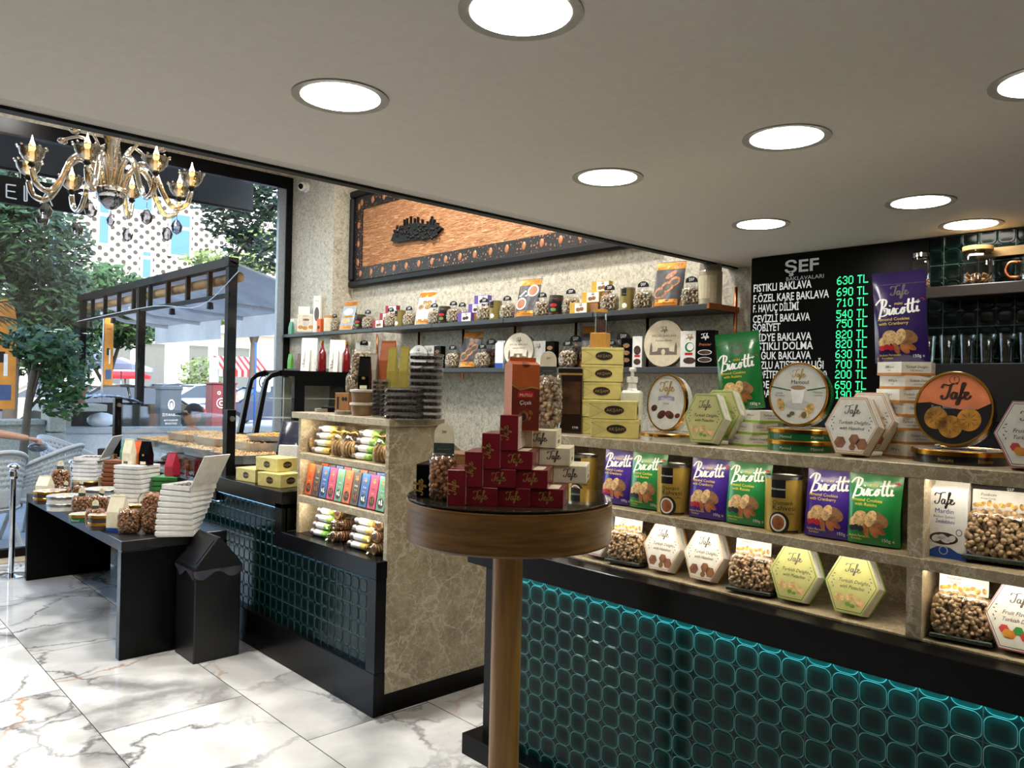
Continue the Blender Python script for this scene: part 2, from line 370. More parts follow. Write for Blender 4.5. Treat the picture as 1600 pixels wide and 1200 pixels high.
PURPLE = M('purple_foil', (58, 30, 132), .28, coat=.25, bump=.04, scale=18); GREENF = M('green_foil', (22, 122, 58), .28, coat=.25, bump=.04, scale=18)
DPURPLE = M('dark_purple_film', (44, 28, 84), .22, coat=.5, bump=.06, scale=18); DGREENF = M('deep_green_film', (18, 104, 44), .25, coat=.5, bump=.06, scale=18)
def biscotti_art(extra):
    def d(r, F, w, h):
        k = w/.145; y0 = 0
        F.script('Biscotti', -.002, h*.655, .048*k, WINK, .095, rot=4)
        F.word('mini', -.004, h*.845 if 0 else h*.815-.006, .013*k, YINK, shear=.2)
        F.word('Almond Cookies', -.018*k, h*.575, .0125*k, YINK); F.word('with Cranberry' if extra == 'red' else 'with Raisins', -.018*k, h*.515, .0125*k, YINK)
        F.discs([(-.03*k, h*.37, .019*k, .015*k, 20), (.0*k, h*.36, .014*k, .021*k, -15), (-.044*k, h*.27, .016*k, .018*k, 10), (-.012*k, h*.29, .018*k, .012*k, 0)], COOK, 'cookie_picture', .0007)
        F.discs([(.022*k, h*.34, .025*k, .018*k, -35), (.012*k, h*.27, .02*k, .013*k, -20)], DKCOOK, 'cookie_picture', .0006)
        F.discs([(-.012*k, h*.19, .008*k, .017*k, 20), (.01*k, h*.175, .009*k, .017*k, 40), (.026*k, h*.2, .008*k, .016*k, 60)], ALM, 'almond_picture', .0009)
        F.discs([(-.05*k+.012*i, h*(.2+.015*(i % 2)), .009*k, .008*k, 0) for i in range(3)], RED if extra == 'red' else RAIS, 'fruit_picture', .001)
        F.discs([(-.032*k+a*.011, h*(.36+b*.018), .0018, .0012, 30) for a, b in ((0, 0), (.8, 1), (-.6, .6), (2.4, .4), (3.1, -.8), (-1, -4.5), (1.4, -3))], CHOC, 'crumb_specks', .0011, 6)
        F.poly([(.025*k, h*.8), (.06*k, h*.87), (.067*k, h*.84), (.03*k, h*.77)], RED, 'ribbon', .0007)
        F.word('Yeni', .045*k, h*.81, .009*k, WINK, rot=30, off=.0011)
        F.word('Badem Parcacikli', -.03*k, h*.09, .0085*k, YINK); F.word('Kurabiye', -.037*k, h*.05, .0085*k, YINK); F.word('150g e', .045*k, h*.06, .012*k, WINK)
    return d
def biscotti(c, w=.145, h=.2, t=.055, film=False):
    def d(r, F, w, h):
        biscotti_art('red' if c == 'purple' else 'black')(r, F, w, h*(.8 if film else 1))
        if film:
            F.rect(-w*.48, w*.48, h*.86, h*.864, GREYINK, 'seal_line', .0008, 8); F.script('Tafe', 0, h*.735, .03, GREYINK, .1)
    return lambda: pouch(w, h, t, {('purple', 0): PURPLE, ('green', 0): GREENF, ('purple', 1): DPURPLE, ('green', 1): DGREENF}[c, int(film)], 'biscuit_pouch', d)
COFF = M('coffee_gold', (196, 164, 78), .3, .55, scale=30)
def coffee_can(r=.054, h=.165, mat=None, small=False):
    def fn():
        e = empty('coffee_can'); m = MB()
        m.lathe([(0, 0), (r*.97, 0), (r, .006), (r, h-.008)], 32); m.build('can_body', mat or COFF, e)
        MB().lathe([(r*.99, h-.008), (r*1.03, h-.008), (r*1.03, h), (r*.95, h), (r*.93, h-.004), (0, h-.004)], 32).build('can_rim', STEEL, e)
        F = Face(e, lambda u, v, o: (-(r+o)*math.cos(u/r), -(r+o)*math.sin(u/r), v))
        F.rect(-.034*r/.054, .02*r/.054-.012, h*.62, h*.94, BLACKM, 'label', .0006, 8)
        if small: F.disc(-.005, h*.2, r*.35, r*.35, WHITEP, 'cup_picture', .0007); F.word('kahve', -.005, h*.7, r*.2, GOLDINK); return e
        F.word('Kahvesever', -.013, h*.76, .009, WINK, off=.001)
        F.word('Osmanlı', .0, h*.5, .018, INK); F.word('Kahvesi', .004, h*.4, .022, INK); F.word('Ottoman Coffee', .004, h*.33, .0095, INK)
        F.disc(-.01, h*.17, .03, .034, INK, 'label', .0006); F.disc(-.012, h*.18, .023, .026, WHITEP, 'cup_picture', .0009); F.disc(-.012, h*.18, .018, .021, ALM, 'coffee_picture', .0012)
        F.rect(-.03, .05, .002, h*.05, INK, 'label', .0005, 8)
        return e
    return fn
def nutmesh(w, h, d, n, size, seed, core=.7):
    """nuts packed just under the film of a pillow shaped bag; with a solid heart of the same nuts"""
    rr = random.Random(seed); m = MB(); a, b, c = w/2-size*.45, d/2-size*.4, h/2-size*.4
    m.ell((0, 0, h/2), (b*core, a*core, c*core), None, 12, 8)
    for lay, cnt in ((1., n), (.8, n//2)):
        for i in range(cnt):
            z = 1-2*(i+.5)/cnt; ph = i*2.39996+rr.uniform(-.3, .3); s = math.sqrt(1-z*z); x, y = s*math.cos(ph), s*math.sin(ph)
            k_ = lay/(x**4+y**4+z**4)**.25; p = Vector((x*k_*b, y*k_*a, z*k_*c+h/2))+Vector([rr.uniform(-1, 1)*size*.12 for _ in range(3)])
            q = Matrix.Rotation(rr.uniform(0, 6.3), 3, 'Z') @ Matrix.Rotation(rr.uniform(0, 3.1), 3, 'Y')
            m.ell(p, (size*.62, size*.4, size*.38), None, 6, 4, q)
    return m
def nutbag(w, h, d, n, size, nut, head='tag', name='nut_bag', seed=1, headh=.05, hw=None):
    def fn():
        e = empty(name); o = nutmesh(w, h, d, n, size, seed).build('nuts', nut, e); tag(o, None, None, None, 'stuff')
        def f(a, b):
            ang = a*2*math.pi; k = .96+.04*math.sin(9*ang)*math.sin(b*5); q = (1-abs(2*b-1)**4)**.3*.12+.9 if b < .97 else .95
            s = lambda x: math.copysign(abs(x)**.6, x)
            top = 1 if b < .85 else 1-(b-.85)/.15*.75
            return (s(math.cos(ang))*d/2*q*k*top, s(math.sin(ang))*w/2*q*k, b*h*1.06)
        m = MB().surf(f, 28, 10, True, None, True); m.build('clear_bag', BAG, e)
        hw_ = hw or w*.62
        if head == 'card':                                   # folded printed header leaning back
            c = MB().cbox(-.012, -.008, -hw_/2, hw_/2, h*.97, h+headh, .0008); c.build('header_card', WHITE, e)
            F = Face(e, lambda u, v, o: (-.012-o, -u, v))
            F.word('Fıstıkcım', -hw_*.2, h+headh*.68, headh*.2, INK, shear=.2); F.word('Antep Fıstığı', -hw_*.2, h+headh*.5, headh*.13, INK)
            F.discs([(-hw_*.42+i*hw_*.12, h+headh*(.18+.13*((i*7) % 3)/2), headh*.17, headh*.11, 40*i) for i in range(8)], M('pistachio_print', (206, 160, 96), .5, var=.4, scale=80), 'nut_picture', .0006)
            F.discs([(-hw_*.36+i*hw_*.2, h+headh*.25, headh*.11, headh*.05, 30*i) for i in range(4)], YINK, 'nut_picture', .0009)
            b = MB().cbox(-.0075, -.004, -hw_/2, hw_/2, h*.97, h+headh*1.2, .0008); b.build('header_back', BLACKM, e); F.word('ŞEF', hw_*.2, h+headh*1.03, headh*.2, WINK)
            m2 = MB(); m2.cbox(-d/2*.98, d/2*.98, -w/2*.98, w/2*.98, 0, .012, .003); m2.build('base_card', M('dark_green_card', (30, 44, 38), .5), e)
            Face(e, lambda u, v, o: (-d/2*.98-o, -u, v)).word('0850 27 27 antep 27 27', 0, .003, .007, GREYINK)
        elif head == 'tag':                                  # black round topped tag over a pinched neck
            m = MB().surf(lambda a, b: ((.012*(1-b)+.003)*math.cos(a*6.283), (hw_/2*(.8+.2*b))*math.sin(a*6.283), h*1.0+b*headh*.75), 12, 3, True, None, True); m.build('bag_neck', BAG, e)
            pts = [(-hw_/2, h+headh*.6)]+[(-hw_/2*math.cos(i*math.pi/8), h+headh*.8+hw_*.35*math.sin(i*math.pi/8)) for i in range(9)]+[(hw_/2, h+headh*.6)]
            MB().prism([(-u, v) for u, v in pts], -.004, -.007, 0).build('tag', BLACKM, e)
            Face(e, lambda u, v, o: (-.007-o, -u, v)).word('ŞEF', 0, h+headh*.82, hw_*.3, WINK)
        elif head == 'arch':                                 # tall cream arch card clipped with a green band
            pts = [(-hw_/2, h)]+[(-hw_/2*math.cos(i*math.pi/10), h+headh*.7+hw_*.55*math.sin(i*math.pi/10)) for i in range(11)]+[(hw_/2, h)]
            MB().prism([(-u, v) for u, v in pts], -.004, -.006, 0).build('tag', CREAM, e)
            F = Face(e, lambda u, v, o: (-.006-o, -u, v)); F.rect(-hw_*.52, hw_*.52, h-.004, h+headh*.42, M('slate_green_band', (44, 64, 62), .5), 'band'); F.word('ŞEF', 0, h+headh*.75, hw_*.16, GREYINK)
            F.word('taze kuruyemiş', 0, h+headh*.2, hw_*.1, GOLDINK, off=.001)
        return e
    return fn
def hexpts(w, h, top=.5): return [(-w/2, h/2), (-w/2*top, 0), (w/2*top, 0), (w/2, h/2), (w/2*top, h), (-w/2*top, h)]
HEXW = M('hex_white', (230, 226, 214), .35, coat=.2); HEXG = M('hex_pale_green', (186, 184, 118), .35, coat=.2); LIME = M('lime_edge', (136, 178, 48), .4); AMBER = M('amber_edge', (196, 128, 52), .4); MAGE = M('crimson_edge', (184, 30, 74), .4)
def hexbox(kind, w=.155, h=.175, d=.055):
    faced, edge, l2 = {'hazelnut': (HEXW, AMBER, 'with Hazelnut'), 'pistachio': (HEXG, LIME, 'with Pistachio'), 'fruit': (HEXW, MAGE, 'Rose Lemon Orange')}[kind]
    def fn():
        e = empty('turkish_delight_box'); MB().prism(hexpts(w, h), -d/2, d/2-.008, 0).build('lid', HEXW, e)
        MB().prism([(a*1.012, (b-h/2)*1.012+h/2) for a, b in hexpts(w, h)], d/2-.008, d/2, 0).build('tray_edge', edge, e)
        F = front(e, d); s = lambda q: [(a*q, (b-h/2)*q+h/2) for a, b in hexpts(w, h)]
        F.poly(s(.99), edge, 'border_line', .0003); F.poly(s(.965), faced, 'front_panel', .0006); F.poly(s(.925), INK if kind != 'hazelnut' else AMBER, 'border_line', .0008); F.poly(s(.905), faced, 'front_panel', .001)
        F.script('Tafe', 0, h*.7, h*.16, GREYINK, .075, .0016)
        F.word('Turkish Delight' if kind != 'fruit' else 'Fruit Flavoured', .004, h*.52, h*.088, INK, shear=.3, off=.0014, sx=.88); F.word(l2 if kind != 'fruit' else 'Turkish Delight', .002, h*.42, h*.085, INK, shear=.3, off=.0014, sx=.85)
        if kind == 'hazelnut':
            pm = M('hazel_cube_print', (140, 92, 60), .5, var=.25, scale=50)
            for u, v, q in ((-.028, .13, .024), (.012, .17, .022), (.034, .12, .024), (.008, .08, .014)): F.disc(u, h*v*1.5, q*.72, q*.8, pm, 'sweet_picture', .0014, 6)
        elif kind == 'pistachio':
            F.discs([(-.03, h*.25, .015, .012, 0), (.002, h*.27, .014, .013, 0), (.03, h*.2, .014, .012, 0)], COOK, 'sweet_picture', .0014); F.discs([(-.004, h*.16, .007, .006, 0), (.01, h*.14, .007, .005, 0)], M('green_nut_print', (110, 150, 40)), 'nut_picture', .0015)
        else:
            for i, cc in enumerate(((206, 70, 70), (222, 128, 50), (60, 140, 70), (210, 60, 60), (220, 150, 60))):
                F.disc(-.03+.016*(i % 4)+.008*(i // 4), h*(.3-.07*(i % 2))-h*.06*(i // 4), .012, .012, M('jelly_print_%s' % 'abcde'[i], cc, .4), 'sweet_picture', .0014+.0002*i, 6)
        [F.discs([(sg*w*(.33+.03*(i % 2)), h*(.42+.055*i), .0015, .0035, 30*i) for i in range(5)], GREYINK, 'scroll_ornament', .0015, 6) for sg in (-1, 1)]
        S = Face(e, lambda u, v, o: (u, -(w/2*.5+(w/2*.5)*(1-v/(h/2))*1)-o-.001, h/2+v)); 
        for sgn, t in ((1, 'Turkish Delight'),):
            a = math.atan2(h/2, w/4); 
            U = Face(e, lambda u, v, o: (v, -(w*.375+u*math.cos(a))-o*math.sin(a), h*.75-u*math.sin(a)+o*math.cos(a))); U.word(t, 0, -.004, .009, GREYINK, shear=.3)
        return e
    return fn
def hexflat(kind, w=.155, d=.175, h=.038):
    edge = {'hazelnut': AMBER, 'pistachio': LIME}[kind]; w = w*.94; d = d*.94
    def fn():
        e = empty('turkish_delight_box'); pts = [(math.cos(R(60*i+12))*w*.55, math.sin(R(60*i+12))*w*.55) for i in range(6)]
        MB().prism([(x, y) for x, y in pts], .007, h).build('lid', HEXW, e); MB().prism([(x*1.012, y*1.012) for x, y in pts], 0, .007).build('tray_edge', edge, e)
        for i in (2, 3, 4):
            a, b = Vector(pts[i]), Vector(pts[(i+1) % 6]); m_ = (a+b)/2; t = (b-a).normalized(); nrm = Vector((t.y, -t.x))
            F = Face(e, lambda u, v, o, m_=m_, t=t, nrm=nrm: (m_.x+t.x*u+nrm.x*o, m_.y+t.y*u+nrm.y*o, v))
            F.word('Turkish Delight' if i == 3 else '300 g e', 0, h*.55, .0095, INK, shear=.3); F.word('with '+kind.title() if i == 3 else 'net', 0, h*.33, .006, GREYINK, shear=.3)
        return e
    return fn
TINW = M('tin_pearl', (206, 206, 196), .22, coat=.5); TING = M('tin_green', (22, 96, 52), .25, coat=.5); TINO = M('tin_orange', (222, 128, 84), .2, coat=.5, var=.2, scale=14); TINK = M('tin_black', (22, 22, 26), .2, coat=.5)
def standing_tin(kind, rw, rh, t):
    """round or oval tin standing on its rim, lid towards -X"""
    sidem = {'mamoul': TING, 'date': TINW, 'butter': TINK}[kind]; facem = {'mamoul': TINW, 'date': TINW, 'butter': TINK}[kind]
    def fn():
        e = empty('cookie_tin'); T = Matrix.Translation((0, 0, rh)) @ Matrix.Rotation(-math.pi/2, 4, 'Y') @ Matrix.Diagonal((rh/rw, 1, 1, 1))   # local z -> -X
        MB().lathe([(0, -t/2), (rw*.97, -t/2), (rw*.97, t*.1)], 48, T).build('tin_body', sidem, e)
        MB().lathe([(rw*.97, t*.1), (rw*1.0, t*.1), (rw*1.0, t/2-.004), (rw*.985, t/2), (rw*.94, t/2), (rw*.93, t/2-.002)], 48, T).build('lid_rim', GOLD, e)
        MB().lathe([(rw*.94, t/2-.003), (0, t/2-.003)], 48, T).build('lid_face', facem, e)
        F = Face(e, lambda u, v, o: (-t/2+.003-o, -u, v)); k = rh*2
        if kind == 'mamoul':
            n = 24; pts = [(rw*.92*math.cos(math.pi*2*i/n), rh+rh*.92*math.sin(math.pi*2*i/n)) for i in range(n)]
            F.script('Tafe', .0, k*.76, k*.13, GOLDINK, .09); F.word('Mamoul', .004, k*.66, k*.085, INK)
            F.poly([(-rw*.92, k*.62), (-rw*.5, k*.585), (-rw*.2, k*.56), (-rw*.2, k*.545), (-rw*.5, k*.565), (-rw*.92, k*.6)], TING, 'stripe'); F.poly([(rw*.3, k*.57), (rw*.92, k*.62), (rw*.92, k*.6), (rw*.3, k*.55)], TING, 'stripe')
            F.disc(0, k*.34, rw*.42, rh*.16, M('saucer_print', (180, 182, 178), .3), 'saucer_picture', .0006); F.poly([(-rw*.25, k*.6), (rw*.25, k*.6), (rw*.16, k*.36), (-rw*.16, k*.36)], WHITEP, 'cup_picture', .0008); F.disc(0, k*.6, rw*.25, rh*.07, M('coffee_print', (150, 122, 84)), 'cup_picture', .001)
            [F.discs([q_], M('mamoul_print', (198, 160, 84), .5, var=.4, scale=70), 'cookie_picture', .001) for q_ in ((-rw*.55, k*.33, rw*.12, rh*.2, 20), (rw*.42, k*.28, rw*.13, rh*.18, -30))]; F.poly([(rw*.05, k*.14), (rw*.45, k*.14), (rw*.3, k*.3)], COOK, 'cookie_picture', .0012); F.discs([(-rw*.15, k*.2, .008, .006, 0), (-rw*.25, k*.16, .007, .005, 0), (rw*.25, k*.18, .008, .01, 0)], M('pistachio_dark_print', (96, 86, 50)), 'nut_picture', .0014)
            F.word('Fıstıklı', -rw*.62, k*.5, k*.04, INK); F.word('Kurabiye', -rw*.6, k*.46, k*.04, INK); F.word('Pistachio', rw*.66, k*.52, k*.04, INK); F.word('Cookies', rw*.66, k*.475, k*.04, INK)
        if kind == 'date':
            F.script('Tafe', .0, k*.69, k*.18, GOLDINK, .09); F.poly([(-rw*.42, k*.53), (0, k*.56), (rw*.42, k*.53), (rw*.42, k*.6), (0, k*.63), (-rw*.42, k*.6)], M('lilac_band', (150, 136, 160)), 'band'); F.word('Chocolate', 0, k*.555, k*.05, WINK, off=.0009); F.word('Çiçek', 0, k*.47, k*.05, GREYINK, shear=.2)
            F.discs([(-rw*.6, k*.4, rw*.17, rh*.11, 30), (-rw*.2, k*.29, rw*.24, rh*.13, 40), (rw*.22, k*.29, rw*.24, rh*.13, -30), (rw*.62, k*.28, rw*.14, rh*.08, 30)], M('date_print', (92, 44, 26), .3, var=.4, scale=50), 'date_picture', .0006); F.discs([(-rw*.2, k*.26, rw*.1, rh*.07, 40), (rw*.26, k*.26, rw*.1, rh*.07, -30)], M('cocoa_print', (44, 22, 16)), 'date_picture', .001)
        if kind == 'butter':
            pts = [(rw*.92*math.cos(R(a)), rh+rh*.92*math.sin(R(a))) for a in range(10, 175, 6)]
            F.poly(pts+[(-rw*.6, rh*1.16), (-rw*.2, rh*1.05), (rw*.2, rh*.98), (rw*.6, rh*1.0)], TINO, 'orange_field'); F.script('Tafe', .004, k*.62, k*.22, M('brown_ink', (60, 30, 14), .4), .12, .001)
            F.word('Pure Butter Cookies', 0, k*.5, k*.062, M('silver_ink', (150, 150, 158), .4), off=.0012)
            for u, v in ((-.42, .37), (.4, .36), (-.05, .26)):
                F.disc(u*rw, v*k, rw*.3, rh*.3, M('butter_cookie_print', (176, 124, 48), .3, var=.35, scale=40), 'cookie_picture', .0012, 24)
                F.discs([(u*rw+.014*math.cos(i*.7854), v*k+.014*math.sin(i*.7854), .007, .0009, 45*i) for i in range(8)], M('cookie_line', (104, 66, 22)), 'cookie_pattern', .0016, 8)
            F.disc(0, k*.885, .012, .012, M('brown_ink', (60, 30, 14)), 'emblem', .0008); F.disc(0, k*.885, .0105, .0105, TINO, 'emblem', .001); F.word('T', 0, k*.87, .014, M('brown_ink', (60, 30, 14)), off=.0013)
        MB().box(-t*.2, t*.5, -rw*.35, rw*.35, .0, .004).build('clear_stand', PLASTIC, e)
        return e
    return fn
def lying_tin(kind, r, h, sy=1.):
    sidem = {'mamoul': TING, 'date': TINW, 'butter': TINK, 'cocoa': CHOC, 'pearl': TINW, 'brown': M('tin_brown', (58, 40, 32), .25, coat=.4)}[kind]; txt_ = {'mamoul': 'Mamoul', 'date': 'Tafe', 'butter': 'Biscuits', 'pearl': '', 'brown': ''}[kind]
    def fn():
        e = empty('cookie_tin'); MB().lathe([(0, 0), (r*.97, 0), (r*.97, h*.62)], 40, None, False, sy).build('tin_body', sidem, e)
        MB().lathe([(r*.97, h*.62), (r, h*.62), (r, h-.003), (r*.98, h), (r*.95, h-.001)], 40, None, False, sy).build('lid_rim', GOLD if kind != 'pearl' else STEEL, e)
        MB().lathe([(r*.95, h-.0015), (0, h-.0015)], 40, None, False, sy).build('lid_face', TINW, e)
        F = Face(e, lambda u, v, o: (-(r*.97+o)*math.cos(u/r), -(r*.97+o)*sy*math.sin(u/r), v))
        if txt_:
            for u in (-.05, .045): F.word(txt_, u+.01, h*.2, h*.36, GOLDINK if kind != 'mamoul' else M('pale_ink', (190, 200, 180)))
        T = Face(e, lambda u, v, o: (v, -u, h-.0015+o)); T.discs([(.3*r, .1*r, .22*r, .14*r, 30), (-.2*r, -.3*r, .2*r, .16*r, 0), (-.35*r, .2*r, .15*r, .2*r, 0)], COOK if kind != 'brown' else ALM, 'cookie_picture', .0006)
        return e
    return fn
AKP = M('pale_yellow_card', (214, 200, 122), .4, coat=.15)
def aksam(w=.215, d=.15, h=.066):
    def fn():
        e = empty('pastry_box'); m = MB(); m.cbox(-d/2, d/2, -w/2, w/2, 0, h, .002); m.build('carton', AKP, e)
        MB().cbox(-d/2-.001, d/2+.001, -w/2-.001, w/2+.001, h*.86, h+.001, .001).build('lid', AKP, e)
        for F, c in ((front(e, d+.001), .03), (side(e, w+.001), 0)):
            F.disc(c*.2, h*.5, .034, h*.27, GOLDINK, 'oval_emblem', .0003, 28); F.disc(c*.2, h*.5, .032, h*.245, INK, 'oval_emblem', .0006, 28); F.word('AKŞAM', c*.2, h*.42, h*.24, GOLDINK, off=.001)
        F = front(e, d); F.poly([(-w/2, h*.84), (-w/2+.05, h*.45), (-w/2+.0505, h*.46), (-w/2+.002, h*.86)], M('crease', (160, 148, 84)), 'fold_line', .0003); F.poly([(-w/2, h*.05), (-w/2+.05, h*.45), (-w/2+.0505, h*.44), (-w/2+.002, h*.03)], M('crease', (160, 148, 84)), 'fold_line', .0003)
        return e
    return fn
def gable(w, h, d, mat, name='gift_carton', top=.35, design=None, mat2=None):
    """carton with straight lower walls and a roof pinched to a folded ridge"""
    def fn():
        e = empty(name); hb = h*(1-top); m = MB(); m.box(-d/2, d/2, -w/2, w/2, 0, hb)
        v = [(-d/2, -w/2, hb), (d/2, -w/2, hb), (d/2, w/2, hb), (-d/2, w/2, hb), (-.006, -w/2*.96, h*.95), (.006, -w/2*.96, h*.95), (.006, w/2*.96, h*.95), (-.006, w/2*.96, h*.95), (-.006, -w/2*.96, h), (.006, -w/2*.96, h), (.006, w/2*.96, h), (-.006, w/2*.96, h)]
        m.add(v, [(0, 1, 5, 4), (2, 3, 7, 6), (1, 2, 6, 5), (3, 0, 4, 7), (4, 5, 9, 8), (6, 7, 11, 10), (5, 6, 10, 9), (7, 4, 8, 11), (8, 9, 10, 11)]); m.build('carton', mat, e)
        q = (d/2-.006)/(h*.95-hb)
        f = lambda u, v, o: (-(d/2 if v < hb else max(.006, d/2-(v-hb)*q))-o, -u, v)
        if mat2: Face(e, f).rect(-w/2, w/2, 0, hb*.2, mat2, 'base_band')
        if design: design(e, Face(e, f), w, h)
        return e
    return fn
def plain_box(w, d, h, mat, name='carton', design=None, c=.0015):
    def fn():
        e = empty(name); MB().cbox(-d/2, d/2, -w/2, w/2, 0, h, c).build('carton_body', mat, e)
        if design: design(e, front(e, d), w, h, d)
        return e
    return fn
def jar(r, h, body, lid, label=None, name='jar', art=True):
    def fn():
        e = empty(name); MB().lathe([(0, 0), (r*.94, 0), (r, .006), (r, h*.8), (r*.86, h*.86)], 24).build('jar_body', body, e)
        MB().lathe([(r*.88, h*.84), (r*.93, h*.84), (r*.93, h), (0, h)], 24).build('lid', lid, e)
        if label:
            F = Face(e, lambda u, v, o: (-(r+o)*math.cos(u/r), -(r+o)*math.sin(u/r), v)); F.rect(-r*1.1, r*1.1, h*.15, h*.7, label, 'label', .0006, 8); art and F.disc(0, h*.5, r*.5, r*.22, RED, 'emblem', .001); art and F.disc(0, h*.28, r*.4, r*.24, M('olive_print', (110, 130, 50)), 'emblem', .001)
        return e
    return fn
def bottle(r, h, glass, cap, name='bottle'):
    def fn():
        e = empty(name); MB().lathe([(0, 0), (r*.95, 0), (r, .008), (r, h*.52), (r*.92, h*.6), (r*.45, h*.74), (r*.32, h*.8), (r*.3, h*.93)], 24, None, True).build('bottle_body', glass, e)
        MB().lathe([(r*.34, h*.9), (r*.36, h*.9), (r*.36, h), (0, h)], 20).build('cap', cap, e); return e
    return fn
def sef_pouch(kind, w=.2, h=.3):
    main = {'tea': M('pouch_teal_grey', (150, 160, 164), .35), 'baklava': M('pouch_silver', (206, 206, 204), .35), 'coffee': M('pouch_charcoal', (62, 60, 62), .35, var=.5, scale=40), 'pastry': M('pouch_dark', (48, 44, 46), .35, var=.4, scale=25)}[kind]
    OB = M('orange_foil', (204, 132, 48), .25, .4)
    def d(e, F, w, h):
        F.rect(-w*.49, w*.49, h*.83, h*.985, OB, 'orange_band', .0006, 8, 2); F.rect(-w*.49, w*.49, .004, h*.15, OB, 'orange_band', .0006, 8, 2); F.word('ŞEF', w*.26, h*.875, w*.16, INK, off=.0012); F.word('BAKLAVALARI', w*.1, h*.06, w*.06, INK, off=.0012)
        if kind == 'pastry':
            F.discs([(-w*.22, h*.3, w*.24, w*.2, 20), (.0, h*.43, w*.22, w*.18, 25), (w*.2, h*.54, w*.2, w*.16, 30), (w*.06, h*.7, w*.22, w*.09, 35)], M('pastry_print', (176, 106, 52), .4, var=.4, scale=60), 'pastry_picture', .0012); F.discs([(-w*.24, h*.29, w*.17, w*.12, 20), (-.02*w, h*.42, w*.15, w*.11, 25), (w*.2, h*.53, w*.13, w*.09, 30)], M('filling_print', (66, 62, 34), .5, var=.4, scale=60), 'pastry_picture', .0016)
        elif kind == 'coffee':
            for u, v in ((-.24, .34), (.2, .68)): F.disc(u*w, v*h, w*.24, w*.24, WHITEP, 'cup_picture', .001); F.disc(u*w, v*h, w*.19, w*.19, M('coffee_surface_print', (150, 92, 54)), 'cup_picture', .0014)
            F.discs([(-w*.35+.07*w*i, h*(.55+.04*((i*5) % 4)), w*.05, w*.03, 50*i) for i in range(8)], WHITEP, 'sugar_picture', .0009)
        elif kind == 'baklava':
            F.discs([(-w*.22, h*.52, w*.18, w*.13, 0), (w*.18, h*.52, w*.2, w*.13, 0), (-.05*w, h*.66, w*.14, w*.1, 0), (w*.22, h*.66, w*.15, w*.1, 0)], M('baklava_print', (150, 120, 66), .5, var=.5, scale=60), 'pastry_picture', .001); F.rect(-w*.35, w*.3, h*.46, h*.49, CHOC, 'caption_band', .0012)
        else:
            F.disc(0, h*.62, w*.33, h*.12, M('tea_bowl_print', (206, 214, 220)), 'cup_picture', .001); F.rect(-w*.49, w*.49, h*.42, h*.48, OB, 'orange_band', .001, 8); F.disc(0, h*.3, w*.3, h*.09, COOK, 'pastry_picture', .001)
    return lambda: pouch(w, h, .04, main, 'coffee_pouch', d)
# ------------------------------------------------------------------ room shell
def B(*a): return MB().box(*a)
YW, XB, ZC, ZH, YE = 8.04, 4.30, 2.362, 4.30, 2.63
floor_marble()
struct('floor', B(-2.6, 4.6, -2.6, 7.99, -.1, 0), MATS['floor'])
CEIL = M('ceiling_paint', (208, 202, 190), .7, var=.02)
struct('ceiling', B(-2.6, 4.4, -2.6, YE-.085, ZC, ZC+.3), CEIL)
struct('trim_1', B(-2.6, XB, YE-.08, YE-.012, ZC+.002, ZC+.3), M('trim_paint', (190, 186, 176), .6, var=.02))
struct('trim_2', B(-2.6, XB, YE-.012, YE+.03, ZC-.008, ZC+.3), BLACKM)
struct('wall_mezzanine', B(-2.6, XB, YE+.03, YE+.06, ZC, ZH), M('plaster', (200, 192, 176), .8))
struct('ceiling_hall', B(-2.6, 4.6, YE, 8.3, ZH, ZH+.2), M('hall_ceiling', (205, 200, 188), .8))
def wallpaper(name):
    k = NT(name); vec = k.coord(); n1 = k.noise(26, 5, vec, .7, 1.2); n2 = k.noise(3, 3, vec)
    c = k.ramp(n1, [(.35, lin((150, 143, 126))), (.55, lin((196, 188, 168))), (.75, lin((210, 203, 184)))])
    v = k.n('TexVoronoi', feature='DISTANCE_TO_EDGE'); v.inputs['Scale'].default_value = 14; nn = k.n('TexNoise'); nn.inputs['Scale'].default_value = 6; k.l(vec, nn.inputs[0]); wv = k.n('Mix', data_type='VECTOR'); wv.inputs[0].default_value = .3; k.l(vec, wv.inputs[4]); k.l(nn.outputs['Color'], wv.inputs[5]); k.l(wv.outputs[1], v.inputs['Vector'])
    c = k.mix(k.math('MULTIPLY', k.math('LESS_THAN', v.outputs[0], k.math('MULTIPLY', n2, .045)), .4), c, lin((112, 104, 90)))
    k.l(c, k.b.inputs['Base Color']); k.b.inputs['Roughness'].default_value = .5; k.bump(n1, .15, .003); MATS[name] = k.m; return k.m
WP = wallpaper('stone_wallpaper')
struct('wall_back', B(XB, XB+.2, 2.35, 7.2, 0, ZH), WP)
struct('wall_column', B(4.075, XB+.2, 7.12, YW+.25, 0, ZH), WP)
struct('wall_bar', B(4.06, 4.3, -2.6, 2.372, 0, ZC), WP)
DW = M('dark_unseen_walls', (58, 48, 38), .5, var=.2, scale=6, stretch=(6, 6, .6))  # unseen left and rear walls, made dark to cut reflections in black surfaces
struct('wall_left', B(-2.7, -2.6, -2.6, 8.04, 0, ZH), DW)
struct('wall_rear', B(-2.6, 4.4, -2.7, -2.6, 0, ZC+.2), DW)
struct('wall_header', B(-2.6, 4.08, YW-.02, YW+.22, 3.84, ZH), WP)
